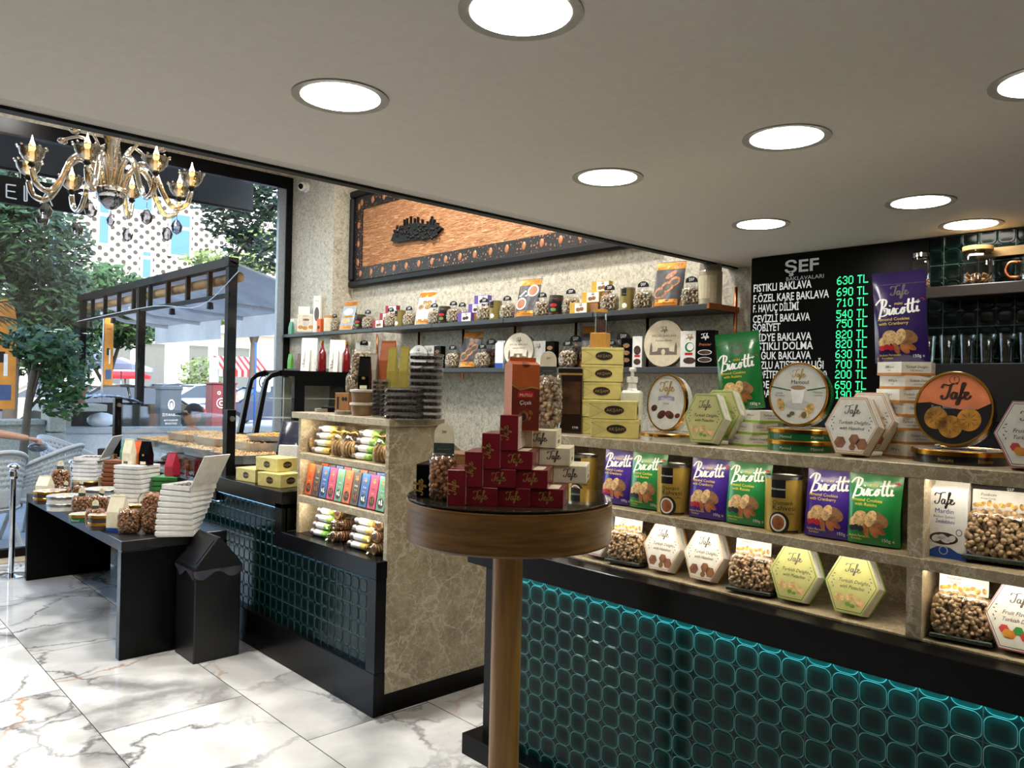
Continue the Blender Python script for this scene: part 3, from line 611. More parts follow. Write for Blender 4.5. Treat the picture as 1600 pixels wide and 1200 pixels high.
# window: black frame, one wide pane
wf = MB(); wf.box(-2.6, 4.075, YW-.03, YW+.05, 3.71, 3.84); wf.box(-2.6, 4.075, YW-.03, YW+.05, 0, .085); wf.box(4.005, 4.075, YW-.03, YW+.06, .085, 3.71)
wf.box(-.75, -.69, YW-.03, YW+.05, .085, 3.71)
win = struct('window_1', wf, BLACK)
gl = B(-2.6, 3.93, YW+.004, YW+.012, .085, 3.71).build('window_pane', clear('window_glass', (.98, .99, .985), .035, .01), win)
B(3.925, 4.005, YW-.01, YW+.04, .085, 3.71).build('window_post', M('grey_aluminium', (150, 158, 166), .4, .3), win)
struct('trim_3', B(-2.6, 4.07, YW-.24, YW-.03, 0, .012), M('sand_stone', (176, 158, 130), .5))
# ------------------------------------------------------------------ downlights in the low ceiling
LEDW = glow('downlight_white', (255, 249, 238), 20)
spots = [((1.085, 1.17), 'largest round downlight, cut by the top edge of the picture'), ((1.075, 1.857), 'round downlight left of the largest one, near the ceiling edge'), ((2.185, 1.178), 'round downlight in the middle of the low ceiling, right of the centre'), ((2.167, 1.857), 'round downlight above the wall painting corner, near the ceiling edge'),
         ((3.27, 1.19), 'round downlight above the LED price digits'), ((3.24, 1.862), 'round downlight above the left half of the price board'), ((4.0-.16, 1.185), 'round downlight above the glass jar on the bar shelf'), ((2.215, .52), 'round downlight cut by the right edge of the picture')]
def downlight():
    e = empty('downlight'); MB().lathe([(.095, -.001), (.127, -.004), (.128, .004)], 40).build('trim_ring', M('downlight_ring', (150, 146, 136), .5), e)
    MB().lathe([(0, -.0015), (.104, -.0025), (.104, 0)], 40).build('diffuser', LEDW, e); return e
for (x, y), lb in spots: put('dl', downlight, lb, 'ceiling light', (x, y, ZC), group='downlights in the low ceiling')
# ------------------------------------------------------------------ furniture built in world coordinates under a base empty
def furn(name, loc, label, cat, group=None): return tag(empty(name, loc), label, cat, group)
def wpart(mb, name, mat, root):
    o = mb.build(name, mat, root); o.location = -Vector(root.location); return o
BM = beige_marble('beige_marble', (172, 157, 126), (138, 122, 95), (210, 199, 174))
LEDS = glow('shelf_led', (255, 243, 222), 9.5); LEDK = glow('cabinet_led', (255, 243, 220), 22); LEDC = glow('teal_led', (90, 222, 240), 13); LEDB = glow('blue_led', (150, 205, 255), 2.2)
# right counter
TR = glazed_tile('green_tile_right', .014, .775, (18, 80, 74), (6, 24, 22), (160, 200, 194), .138); TL = glazed_tile('green_tile_left', 3.977+.074, .785, (8, 50, 48), (3, 16, 15), (62, 94, 91))
rc = furn('counter', (2.3, .6, 0), 'black counter with green relief tiles glowing turquoise under its ledge, at right', 'counter')
wpart(MB().cbox(2.05, 2.5, -1.6, 2.46, .884, .9765, .003), 'worktop', BLACK, rc)
wpart(B(2.12, 2.14, -1.6, 2.28, .16, .884), 'tile_panel', TR, rc)
wpart(MB().cbox(2.05, 2.5, -1.6, 2.47, .105, .19, .003), 'foot_ledge', BLACK, rc)
wpart(B(2.13, 2.5, -1.6, 2.40, .0, .105), 'plinth', BLACKM, rc)
wpart(B(2.115, 2.5, 2.28, 2.415, .19, .884), 'end_panel', BLACKM, rc)
wpart(B(2.092, 2.102, -1.5, 2.26, .878, .8835), 'led_strip', LEDC, rc)
# marble shelf unit on the counter
ms = furn('shelf_unit', (2.3, .6, .977), 'beige marble shelf unit full of sweets standing on the right tiled counter', 'shelf')
YL, YR = 2.2, -1.6
wpart(MB().cbox(2.125, 2.62, YR, YL, 1.389, 1.425, .002), 'top_shelf', BM, ms)
wpart(MB().cbox(2.125, 2.45, YR, YL, 1.158, 1.187, .002), 'shelf', BM, ms)
wpart(B(2.132, 2.46, YR, YL, .9768, .982), 'base_shelf', BM, ms)
wpart(B(2.45, 2.47, YR, YL, .982, 1.389), 'back_panel', BM, ms)
for z0, z1 in ((.982, 1.158), (1.187, 1.389)): wpart(B(2.128, 2.45, .752, .79, z0, z1), 'divider', BM, ms)
wpart(B(2.128, 2.45, YL-.03, YL, .982, 1.389), 'end_panel', BM, ms)
for z, a, b in ((1.158, YR, YL-.03), (1.389, YR, .752)): wpart(B(2.14, 2.162, a, b, z-.0006, z+.004), 'led_strip', LEDS, ms)
wpart(B(2.14, 2.162, .79, YL-.03, 1.3884, 1.392), 'led_strip', glow('dim_led', (255, 240, 212), 7), ms)
# left counter: low ledge near, higher run behind
lc = furn('counter', (2.5, 5.2, 0), 'long black counter with dark green tiles and stepped top, at left by the bin', 'counter')
yn, ys, yf = 3.19, 4.17, 7.75
tp = MB(); tp.cbox(2.096, 2.16, yn, ys, .66, .745, .002); tp.cbox(2.16, 2.46, yn+.03, ys, .72, .745, .002); wpart(tp, 'ledge', BLACK, lc)
tp = MB(); tp.cbox(2.096, 3.0, ys, 5.1, .875, .97, .002); wpart(tp, 'worktop', BLACK, lc)
tp = MB(); tp.cbox(2.096, 2.18, 5.1, yf, .81, .9, .002); tp.box(2.18, 3.1, 5.1, yf, .78, .8); wpart(tp, 'display_deck', BLACK, lc)
for bb in ((2.096, 2.155, yn, yn+.075, .21, .66), (2.096, 2.13, ys, ys+.085, .66, .9), (2.096, 2.13, yf-.07, yf, .2, .82)): wpart(B(*bb), 'frame_post', BLACK, lc)
for bb in ((2.13, 2.98, yf-.03, yf, .0, .82), (2.12, 2.98, ys, ys+.03, .745, .9)): wpart(B(*bb), 'end_panel', BLACK, lc)
tp = MB(); tp.cbox(2.096, 2.16, yn, yf, .0, .21, .003); tp.box(2.16, 2.95, yn+.005, yn+.05, .0, .1); wpart(tp, 'plinth', BLACK, lc)
tp = MB(); tp.box(2.126, 2.14, yn+.07, ys+.085, .2, .67); tp.box(2.126, 2.14, ys+.085, yf-.06, .2, .88); wpart(tp, 'tile_panel', TL, lc)
tp = MB(); tp.box(2.112, 2.12, yn+.08, ys, .654, .66); tp.box(2.112, 2.12, ys+.1, 5.1, .869, .875); tp.box(2.112, 2.12, 5.1, yf-.1, .804, .81); wpart(tp, 'led_strip', LEDB, lc)
# marble cabinet with three lit rows
mc = furn('display_cabinet', (2.5, 3.65, .1), 'beige marble cabinet with three lit shelves of snack bars and coloured boxes', 'cabinet')
y0, y1 = 3.19, 4.125
pol = [(2.153, .1), (2.95, .1), (2.95, 1.0), (2.70, 1.19), (2.42, 1.396), (2.153, 1.396)]
wpart(MB().prism(pol, y0+.001, y0+.03, 1), 'end_panel', BM, mc)
wpart(B(2.165, 2.45, y1-.025, y1, .745, 1.396), 'side_panel', BM, mc)
wpart(MB().cbox(2.135, 2.47, y0-.025, y1+.03, 1.396, 1.43, .002), 'top', BM, mc)
for z, t in ((1.2, .033), (.96, .038)): wpart(MB().cbox(2.158, 2.45, y0+.03, y1-.025, z-t, z, .002), 'shelf', BM, mc)
wpart(B(2.45, 2.47, y0+.03, y1, .745, 1.396), 'back_panel', BM, mc)
wpart(MB().prism([(2.47, .745), (2.95, .745), (2.95, 1.0), (2.70, 1.19), (2.47, 1.36)], y1-.03, y1, 1), 'rear_panel', BM, mc)
for z in (1.396, 1.167, .922): wpart(B(2.18, 2.2, y0+.05, y1-.05, z-.0006, z+.004), 'led_strip', LEDK, mc)
# two black wall shelves with copper brackets
def wall_shelf(z, ya, yb, label):
    e = furn('wall_shelf', (4.1, (ya+yb)/2, z), label, 'shelf', 'black wall shelves on the stone wall')
    segs = MB(); n = 6
    for i in range(n):
        a = ya+(yb-ya)*i/n; segs.cbox(3.98, 4.298 if a+(yb-ya)/n < 7.1 else 4.07, a+.002, a+(yb-ya)/n-.002, z-.034, z, .002)
    wpart(segs, 'board', M('grey_black_board', (38, 39, 41), .4), e)
    wpart(B(3.972, 4.298, ya-.016, ya, z-.03, z+.004), 'bracket', COPPER, e); 
    m = MB(); [m.lathe([(0, ya-.018), (.006, ya-.018), (.006, ya-.014)], 10, Matrix.Translation((x, 0, z-.013)) @ Matrix.Rotation(-math.pi/2, 4, 'X') @ Matrix.Translation((0, 0, 0))) for x in ()]; return e
s1 = wall_shelf(2.115, 2.62, 8.0, 'upper black wall shelf crowded with nut bags and coffee pouches')
s2 = wall_shelf(1.742, 2.52, 7.95, 'lower black wall shelf holding round tins and dark boxes')
for i, px in enumerate((588, 653, 722, 803, 898, 1010, 1147)):
    y = YX(px, 4.27); wpart(MB().tube([(4.27, y, 1.66 if px == 722 else 1.72), (4.27, y, 2.24 if px == 1147 else 2.085)], .011, 8), 'bracket_post', COPPER, s2)
# painting
pa = furn('wall_relief', (4.26, 5.3, 2.6), 'large framed copper wave relief with black islet silhouette on the back wall', 'painting')
ya, yb, z0, z1 = 3.2, 7.085, 2.575, 3.565
k = NT('copper_waves'); vec = k.coord(); mp = k.n('Mapping'); k.l(vec, mp.inputs[0]); mp.inputs['Scale'].default_value = (1, 5, 42); nn = k.noise(1.6, 4, mp.outputs[0], .6, 1.5)
k.l(k.ramp(nn, [(.3, lin((150, 94, 60))), (.5, lin((206, 144, 98))), (.7, lin((240, 190, 140)))]), k.b.inputs['Base Color']); k.b.inputs['Metallic'].default_value = .3; k.b.inputs['Roughness'].default_value = .4; k.bump(nn, 1.0, .03); CW = k.m
k = NT('pierced_border'); vec = k.coord(); v = k.n('TexVoronoi', feature='DISTANCE_TO_EDGE'); v.inputs['Scale'].default_value = 34; k.l(vec, v.inputs['Vector']); v2 = k.n('TexVoronoi', feature='F1'); v2.inputs['Scale'].default_value = 34; k.l(vec, v2.inputs['Vector'])
fac = k.ramp(v.outputs[0], [(.22, (0, 0, 0)), (.3, (1, 1, 1))]); f2 = k.math('MULTIPLY', fac, k.math('GREATER_THAN', k.noise(19, 1, vec), .46)); k.l(k.mix(f2, lin((20, 16, 15)), lin((150, 96, 66))), k.b.inputs['Base Color']); k.b.inputs['Roughness'].default_value = .45; k.bump(fac, .6, .006); PBD = k.m
wpart(B(4.275, 4.29, ya, yb, z0, z1), 'wave_panel', CW, pa)
fr = MB(); t = .07
for a, b, c, d in ((ya, yb, z0, z0+t), (ya, yb, z1-t, z1), (ya, ya+t, z0+t, z1-t), (yb-t, yb, z0+t, z1-t)): fr.cbox(4.225, 4.298, a, b, c, d, .016)
wpart(fr, 'frame', BLACKM, pa); br = MB(); q = .13
for a, b, c, d in ((ya+t, yb-t, z0+t, z0+t+q), (ya+t, yb-t, z1-t-q, z1-t), (ya+t, ya+t+q, z0+t+q, z1-t-q), (yb-t-q, yb-t, z0+t+q, z1-t-q)): br.box(4.262, 4.274, a, b, c, d)
wpart(br, 'pierced_border', PBD, pa)
md = MB(); zz = z0+t+q/2
yy = ya+.3
while yy < yb-.1: md.ell((4.262, yy, zz), (.006, .026, .036), None, 8, 6); md.ell((4.262, yy, z1-t-q/2), (.006, .026, .036), None, 8, 6); yy += .2
for i in range(4): md.ell((4.262, yb-t-q/2, z0+.25+i*.19), (.006, .026, .036), None, 8, 6)
wpart(md, 'rosettes', M('rosette_copper', (176, 116, 80), .4, .4), pa)
isl = MB(); pts = [(612, 377), (616, 366), (628, 357), (640, 350), (655, 348), (672, 351), (686, 353), (692, 357), (684, 364), (676, 372), (660, 374), (640, 376), (622, 379)]
PP = lambda px, py: (lambda p: (p.y, p.z))(P(px, py, x=4.26)); isl.prism([PP(*p) for p in pts][::-1], 4.245, 4.276, 0)
for px, yt in ((632, 343), (636, 341), (642, 338), (648, 341), (653, 339), (660, 343), (668, 346), (675, 338), (679, 343), (684, 348)):
    a, b = PP(px, yt); isl.box(4.25, 4.272, a-.006, a+.006, b, b+.12 if 0 else PP(px, 354)[1]); 
isl.prism([PP(*p) for p in ((666, 356), (675, 340), (686, 357))], 4.25, 4.27, 0)
for i in range(60): a, b = PP(rnd.uniform(618, 688), rnd.uniform(352, 374)); isl.ell((4.245, a, b), (.012, .018, .016), None, 6, 4)
wpart(isl, 'islet_silhouette', BLACKM, pa)
# security camera
cp = P(478, 293, x=4.06); cc = furn('security_camera', (4.075, cp.y, cp.z), 'small white dome security camera high on the stone column', 'camera')
wpart(MB().lathe([(.055, 0), (.055, .02), (.03, .03)], 20, Matrix.Translation((4.075, cp.y, cp.z)) @ Matrix.Rotation(-math.pi/2, 4, 'Y')), 'mount', WHITEP, cc)
wpart(MB().ell((4.02, cp.y, cp.z), .05, None, 18, 12), 'housing', WHITEP, cc)
wpart(MB().ell((3.99, cp.y-.022, cp.z-.004), (.028, .028, .03), None, 16, 10), 'lens', BLACK, cc)
# price board
pb = furn('price_board', (4.03, 1.85, 1.5), 'black illuminated price list of baklava kinds with green digits', 'sign')
yl, yr = 2.372, YX(1366, 4.04)+.0
wpart(MB().cbox(4.03, 4.058, 1.42, 2.37, 1.38, ZC-.004, .003), 'board', M('board_black', (8, 8, 9), .3, spec=.12), pb)
off = Vector(pb.location); FB = Face(pb, lambda u, v, o: (4.03-o-off.x, 2.37-u-off.y, v-off.z))
SIGNW = glow('sign_lettering', (205, 205, 200), .55)
rows = [('FISTIKLI BAKLAVA', '630', 437), ('F.ÖZEL KARE BAKLAVA', '690', 455), ('F. HAVUÇ DİLİMİ', '710', 472), ('CEVİZLİ BAKLAVA', '540', 490), ('ŞÖBİYET', '750', 505), ('MİDYE BAKLAVA', '820', 522), ('FISTIKLI DOLMA', '820', 537), ('SOĞUK BAKLAVA', '630', 553), ('TUZLU ATIŞTIRMALIĞI', '700', 569), ('PROFİTEROL (PORSİYON)', '200', 585), ('SADE SU BÖREĞİ', '650', 602), ('KADAYIF DOLMA', '190', 617)]
DOT = {'0': '01110 10001 10001 10001 10001 10001 01110', '1': '00100 01100 00100 00100 00100 00100 01110', '2': '01110 10001 00001 00110 01000 10000 11111', '3': '01110 10001 00001 00110 00001 10001 01110', '4': '00010 00110 01010 10010 11111 00010 00010', '5': '11111 10000 11110 00001 00001 10001 01110', '6': '00110 01000 10000 11110 10001 10001 01110', '7': '11111 00001 00010 00100 01000 01000 01000', '8': '01110 10001 10001 01110 10001 10001 01110', '9': '01110 10001 10001 01111 00001 00010 01100', 'T': '11111 00100 00100 00100 00100 00100 00100', 'L': '10000 10000 10000 10000 10000 10000 11111', ' ': '00000 00000 00000 00000 00000 00000 00000'}
LEDG = glow('green_led_digits', (60, 250, 150), 1.0)
zt = P(1180, 441, x=4.03).z; zb_ = P(1190, 575, x=4.03).z; dz = (zt-zb_)/8
wd = 2.37-P(1307, 437, x=4.03).y
hs = (P(1307, 437, x=4.03).y-P(1357, 435, x=4.03).y)/33
for i, (a, b, py) in enumerate(rows):
    zc = P(1332, py, x=4.03).z
    tx = txt(a, .014); W = max(p[0] for p in tx[0])*.06; target = {0: .345, 1: .442, 2: .275, 3: .34, 4: .17, 5: .35, 6: .36, 7: .35, 8: .42, 9: .44, 10: .36, 11: .34}.get(i, None)
    sx = (target/W) if target else .82
    FB.word(a, .016, zc-.023, .06, SIGNW, align=0, sx=sx, off=.001, bold=.014)
    m = MB(); s = .0072; u0 = wd+.006
    for ch in b+' TL':
        if ch == ' ': m.build('price_digits', LEDG, pb); m = MB()
        for r_, line in enumerate(DOT[ch].split()):
            for c_, bit in enumerate(line):
                if bit == '1':
                    u, v = u0+c_*hs, zc+.0216*.86-r_*s*.86; m.add([FB.f(u+x*hs*.46, v+y*s*.4, .0012) for x, y in ((-1, -1), (1, -1), (1, 1), (-1, 1))], [(0, 1, 2, 3)])
        u0 += hs*(6 if ch != ' ' else 3.2)
    m.build('currency_letters', LEDG, pb)
FB.word('ŞEF', .30, P(1265, 423, x=4.03).z, .092, glow('sign_grey', (150, 150, 146), .35), sx=1.35, off=.001, bold=.02); FB.word('BAKLAVALARI', .32, P(1268, 431, x=4.03).z-.016, .03, glow('sign_grey', (150, 150, 146), .35), off=.001, sx=1.15)
# bar wall with dark glass tiles, one shelf of glasses
TB = glazed_tile('bar_tile', .02, .0, (8, 24, 20), (3, 8, 7), (44, 62, 56), .148, .1)
bw = furn('bar_back', (3.95, .2, 0), 'dark bar back of black glazed tiles with shelves, right of the price board', 'shelf')
wpart(B(4.02, 4.058, -1.5, 1.415, 1.38, ZC-.01), 'tile_panel', TB, bw)
z_s = P(1500, 445, x=3.82).z; z_g = P(1500, 568, x=3.82).z
wpart(MB().cbox(3.82, 4.02, -1.5, 1.36, z_s-.05, z_s, .003), 'shelf', M('dark_wood', (40, 28, 20), .4), bw)
wpart(MB().cbox(3.80, 4.05, -1.5, 1.40, z_g-.25, z_g, .003), 'shelf', BLACKM, bw)
wpart(B(3.98, 4.02, -1.5, 1.2, ZC-.13, ZC-.09), 'rail', M('dark_brass', (120, 96, 60), .4, .6), bw)
wpart(B(3.85, 4.05, -1.5, 2.3, 0, z_g-.25), 'cupboard', BLACKM, bw)
# round pedestal table
tx_, ty_, tz = 1.665, 1.80, 1.262
rt = furn('pedestal_table', (tx_, ty_, 0), 'round glass topped wooden pedestal table carrying the box pyramid', 'table')
WOOD = M('oak_veneer', (110, 76, 34), .36, var=.3, scale=7, stretch=(1, 1, 12)); WOODP = M('oak_post', (150, 104, 48), .36, var=.22, scale=10, stretch=(6, 6, .4))
T0 = Matrix.Translation((tx_, ty_, 0)); rr_ = .318
wpart(MB().lathe([(0, tz-.13), (rr_-.004, tz-.13), (rr_, tz-.124), (rr_, tz-.012), (rr_-.012, tz-.006), (0, tz-.006)], 72, T0), 'rim', WOOD, rt)
k = NT('dark_glass'); nz = k.noise(5, 2, k.coord()); k.l(k.ramp(nz, [(0, lin((30, 30, 26))), (1, lin((44, 44, 36)))]), k.b.inputs['Base Color']); k.b.inputs['Roughness'].default_value = .05; k.b.inputs['Coat Weight'].default_value = .4
wpart(MB().lathe([(0, tz-.0062), (rr_*.985, tz-.0062), (rr_*.995, tz-.004), (rr_*.995, tz-.001), (rr_*.985, tz), (0, tz)], 72, T0), 'glass_top', k.m, rt)
wpart(MB().lathe([(.047, .02), (.047, tz-.13)], 40, T0), 'post', WOODP, rt)
wpart(MB().lathe([(0, 0), (.2, 0), (.2, .015), (.05, .03), (0, .03)], 48, T0), 'foot', BLACKM, rt)
# black waterfall table
lt = furn('display_table', (1.72, 5.93, 0), 'long low black table piled with sweets boxes and nut bags, by the window', 'table')
TZ = .677
wpart(MB().cbox(1.42, 2.03, 4.756, 7.13, TZ-.06, TZ, .003), 'tabletop', M('worn_black', (30, 30, 33), .3, var=.3, scale=12), lt)
for a, b in ((4.756, 4.82), (7.07, 7.13)): wpart(MB().cbox(1.42, 2.03, a, b, 0, TZ-.06, .003), 'leg_panel', BLACK, lt)
# bin
bn = furn('waste_bin', (1.85, 4.585, 0), 'black square swing-lid waste bin in front of the black table', 'bin')
BINM = M('bin_plastic', (17, 17, 19), .35)
wpart(MB().cbox(1.717, 1.985, 4.44, 4.728, 0, .52, .006), 'body', BINM, bn)
wpart(MB().prism([(1.71, .525), (1.992, .525), (1.985, .54), (1.857, .70), (1.845, .70), (1.717, .54)], 4.433, 4.735, 1), 'lid', BINM, bn)
wpart(MB().box(-.08, .08, 4.46, 4.71, 0, .003, Matrix.Translation((1.7805, 0, .62)) @ Matrix.Rotation(-math.atan2(.16, .128), 4, 'Y')), 'flap', M('flap_black', (20, 20, 22), .3), bn)
m = MB(); 
def bagf(a, b):
    s = a*4; i = int(s) % 4; f = s-int(s); cs = [(1.712, 4.436), (1.99, 4.436), (1.99, 4.732), (1.712, 4.732)]; p, q = cs[i], cs[(i+1) % 4]
    x, y = p[0]+(q[0]-p[0])*f, p[1]+(q[1]-p[1])*f; k_ = 1.02+.02*math.sin(a*70)+.015*math.sin(a*23+1); return (1.851+(x-1.851)*k_, 4.584+(y-4.584)*k_, .525-b*(.035+.02*math.sin(a*40)))
wpart(MB().surf(bagf, 64, 3), 'liner_bag', M('bin_liner', (64, 62, 72), .15, coat=.4), bn)
# chrome queue posts
def stanchion():
    e = empty('stanchion'); MB().lathe([(0, 0), (.12, 0), (.12, .012), (.03, .03)], 28).build('base', CHROME, e); MB().lathe([(.022, .02), (.022, .8)], 20).build('post', CHROME, e); MB().lathe([(.03, .78), (.034, .8), (.034, .84), (.022, .85)], 20).build('collar', CHROME, e); MB().ell((0, 0, .875), (.045, .045, .03), None, 20, 10).build('cap', CHROME, e); return e
p = P(48, 895, z=0); put('stn', stanchion, 'chrome queue post at the far left corner of the black table', 'post', (1.36, 7.3, 0))
put('stn', stanchion, 'chrome queue post behind the far white box stack', 'post', (1.83, 7.45, 0), scale=(1, 1, 1))
# display fridge
fy = 6.35; fx0, fx1, fx2 = P(398, 600, y=fy).x, P(470, 600, y=fy).x, P(552, 600, y=fy).x; zt_, zb2 = 1.70, 1.1
fg = furn('display_fridge', ((fx0+fx2)/2, fy+.3, .95), 'black countertop display fridge with slanted glass front below the bottles', 'fridge')
def arcp(o): 
    return [(fx0+.0+o, zb2+.05), (fx0+.075+o*.8, zt_-.17), (fx0+.10+o*.6, zt_-.08-o*.3), (fx0+.15+o*.3, zt_-.03-o*.8), (fx0+.24, zt_-o)]
for yy in (fy, fy+.30):
    wpart(MB().prism(arcp(0)+arcp(.045)[::-1], yy, yy+.04, 1), 'side_frame', BLACK, fg)
wpart(B(fx0+.23, fx2, fy, fy+.34, zt_-.05, zt_), 'top_panel', BLACK, fg)
wpart(B(fx1-.06, fx1+.04, fy, fy+.05, zb2, zt_-.05), 'corner_post', BLACK, fg)
wpart(B(fx2-.07, fx2, fy, fy+.34, zb2, zt_-.05), 'end_post', BLACK, fg)
tp = MB(); tp.box(fx1+.04, fx2-.07, fy, fy+.04, zt_-.13, zt_-.05); tp.box(fx1+.04, fx2-.07, fy, fy+.04, zb2, zb2+.06); wpart(tp, 'door_frame', BLACK, fg)
wpart(B(fx0, fx2, fy, fy+.34, .80, zb2+.05), 'base', BLACK, fg)
wpart(B(fx0+.06, fx0+.16, fy-.003, fy, .98, 1.1), 'notice', WHITE, fg)
tp = MB(); tp.prism([(p[0]+.02, p[1]) for p in arcp(.02)]+[(fx1-.06, zt_-.05), (fx1-.06, zb2+.05)], fy+.018, fy+.022, 1); wpart(tp, 'side_glass', GLASS, fg)
wpart(B(fx1+.04, fx2-.07, fy+.018, fy+.022, zb2+.06, zt_-.13), 'door_glass', GLASS, fg)
tp = MB(); [tp.box(fx0+.15+.05*i, fx2-.1, fy+.05, fy+.28, z, z+.006) for i, z in ((1, 1.28), (2, 1.45))]; wpart(tp, 'glass_shelves', M('frosted_shelf', (176, 186, 186), .3), fg)
wpart(B(fx1+.0, fx2-.08, fy+.31, fy+.335, zb2+.05, zt_-.06), 'back_lining', M('fridge_lining', (196, 190, 170), .5), fg)
# guard glass with two black posts
for px0, px1, yt, lb in ((352, 366, 640, 'near black post of the baklava guard glass'), (178, 190, 622, 'far black post of the baklava guard glass')):
    c = P((px0+px1)/2, yt, x=2.2); g = furn('guard_post', (2.2, c.y, .9), lb, 'post', 'black posts of the guard glass')
    wpart(MB().cbox(2.17, 2.23, c.y-.035, c.y+.035, .895, c.z, .003), 'post', BLACK, g); wpart(MB().lathe([(0, 0), (.018, 0), (.018, .05), (0, .05)], 14, Matrix.Translation((2.2, c.y-.05, c.z-.06)) @ Matrix.Rotation(-math.pi/2, 4, 'X')), 'clamp', STEEL, g)
g1, g2 = P(359, 640, x=2.2), P(184, 622, x=2.2)
gg = tag(B(2.196, 2.204, g1.y+.04, g2.y-.04, .905, 1.37).build('guard_glass', GLASS), 'clear guard glass standing in front of the baklava trays', 'glass')
# ------------------------------------------------------------------ goods on the right marble shelves
def yc(a, b, X): return (YX(a, X)+YX(b, X))/2
Z1, Z2, Z3 = 1.425, 1.187, .982
# middle shelf
for px0, px1, c, lb in ((940, 984, 'purple', 'purple biscuit pouch, leftmost on the middle marble shelf'), (984, 1030, 'green', 'green biscuit pouch, leftmost green one on the middle marble shelf'), (1076, 1132, 'purple', 'purple biscuit pouch between two gold coffee tins'), (1134, 1196, 'green', 'green biscuit pouch between two gold coffee tins'), (1262, 1326, 'purple', 'purple biscuit pouch right of the second gold coffee tin'), (1324, 1402, 'green', 'green biscuit pouch beside the marble divider')):
    put('pouch_'+c, biscotti(c), lb, 'pouch', (2.2, yc(px0, px1, 2.17), Z2+.001), rz=3, tilt=5, group='biscuit pouches on the middle shelf', half=.02)
for px0, px1, lb in ((892, 928, 'gold coffee tin half hidden behind the pedestal table boxes'), (1030, 1074, 'gold coffee tin right of the leftmost green pouch'), (1200, 1250, 'gold coffee tin right of the middle green pouch')):
    put('can', coffee_can(), lb, 'tin', (2.205, yc(px0, px1, 2.19), Z2+.001), rz=24, group='gold coffee tins on the middle shelf')
def mardin(e, F, w, h):
    F.script('Tafe', 0, h*.7, .032, INK, .08); F.word('Mardin', 0, h*.585, .017, M('blue_ink', (34, 60, 140))); F.word('Badem Şekeri', 0, h*.525, .0095, GREYINK); F.word('İmlebbes', .002, h*.455, .013, M('blue_ink', (34, 60, 140)), shear=.2)
    F.disc(0, h*.255, .036, .016, CHOC, 'window'); F.discs([(-.018, h*.25, .012, .009, 20), (.004, h*.245, .014, .009, -20), (.02, h*.26, .011, .008, 30), (-.004, h*.275, .01, .007, 0)], M('sugared_almond', (214, 214, 206), .3), 'sweet_picture', .001)
    F.poly([(-w/2, 0), (w/2, 0), (w/2, h*.07), (w*.3, h*.09), (w*.15, h*.14), (0, h*.155), (-w*.15, h*.14), (-w*.3, h*.09), (-w/2, h*.07)], M('royal_blue', (30, 74, 160), .4), 'base_print'); F.disc(0, h*.1, .011, .011, WINK, 'emblem', .0008); F.disc(0, h*.1, .0095, .0095, M('royal_blue', (30, 74, 160), .4), 'emblem', .001); F.disc(w*.33, h*.35, .008, .009, GREYINK, 'emblem'); F.disc(w*.33, h*.35, .006, .007, WHITEP, 'emblem', .0007)
put('mardin', gable(.115, .198, .075, WHITEP, 'almond_carton', .12, mardin), 'white almond sweets carton with blue wavy base right of the divider', 'carton', (2.215, yc(1440, 1512, 2.18)-.004, Z2+.001), rz=4, scale=(1, .92, .98))
NB = dict(w=.15, h=.128, d=.08, n=660, size=.0165, nut=NUT, head='card', name='pistachio_bag', headh=.048, hw=.115)
def bignuts(lb, px0, px1, z, X=2.21, tilt=8, rz=10): put('bigbag', nutbag(**NB), lb, 'bag', (X, yc(px0, px1, X-.03), z), rz=rz, tilt=tilt, group='clear bags of pistachios on the marble shelves', half=.03, scale=(.95, .95, .92) if z < 1.1 else None)
bignuts('clear pistachio bag with header card, on the middle marble shelf at the right edge', 1518, 1600, Z2+.001)
for a, b, lb in ((806, 850, 'clear pistachio bag below the round table rim, leftmost on the bottom marble shelf'), (946, 1008, 'clear pistachio bag left of two white hazelnut boxes'), (1138, 1210, 'clear pistachio bag between a white hazelnut and a green pistachio hexagon box'), (1460, 1552, 'clear pistachio bag standing right of the marble divider on the bottom shelf')):
    bignuts(lb, a, b, Z3+.001, 2.185)
for a, b, kd, lb in ((866, 896, 'fruit', 'white hexagon sweets box with crimson edge, left one under the round table'), (912, 952, 'fruit', 'white hexagon sweets box with crimson edge leaning by a pistachio bag'), (1008, 1062, 'hazelnut', 'white hazelnut hexagon box right of a pistachio bag on the bottom shelf'), (1073, 1128, 'hazelnut', 'white hazelnut hexagon box left of a pistachio bag on the bottom shelf'), (1203, 1281, 'pistachio', 'pale green hexagon box right of a pistachio bag'), (1293, 1373, 'pistachio', 'pale green hexagon box nearest the marble divider on the bottom shelf'), (1553, 1640, 'fruit', 'white fruit sweets hexagon box cut off at the right edge, bottom shelf')):
    put('hex_'+kd, hexbox(kd), lb, 'box', (2.185, yc(a, b, 2.16), Z3+.001), rz=2, tilt=14, group='hexagon boxes on the bottom shelf', half=.03, scale=(1, .95, .91))
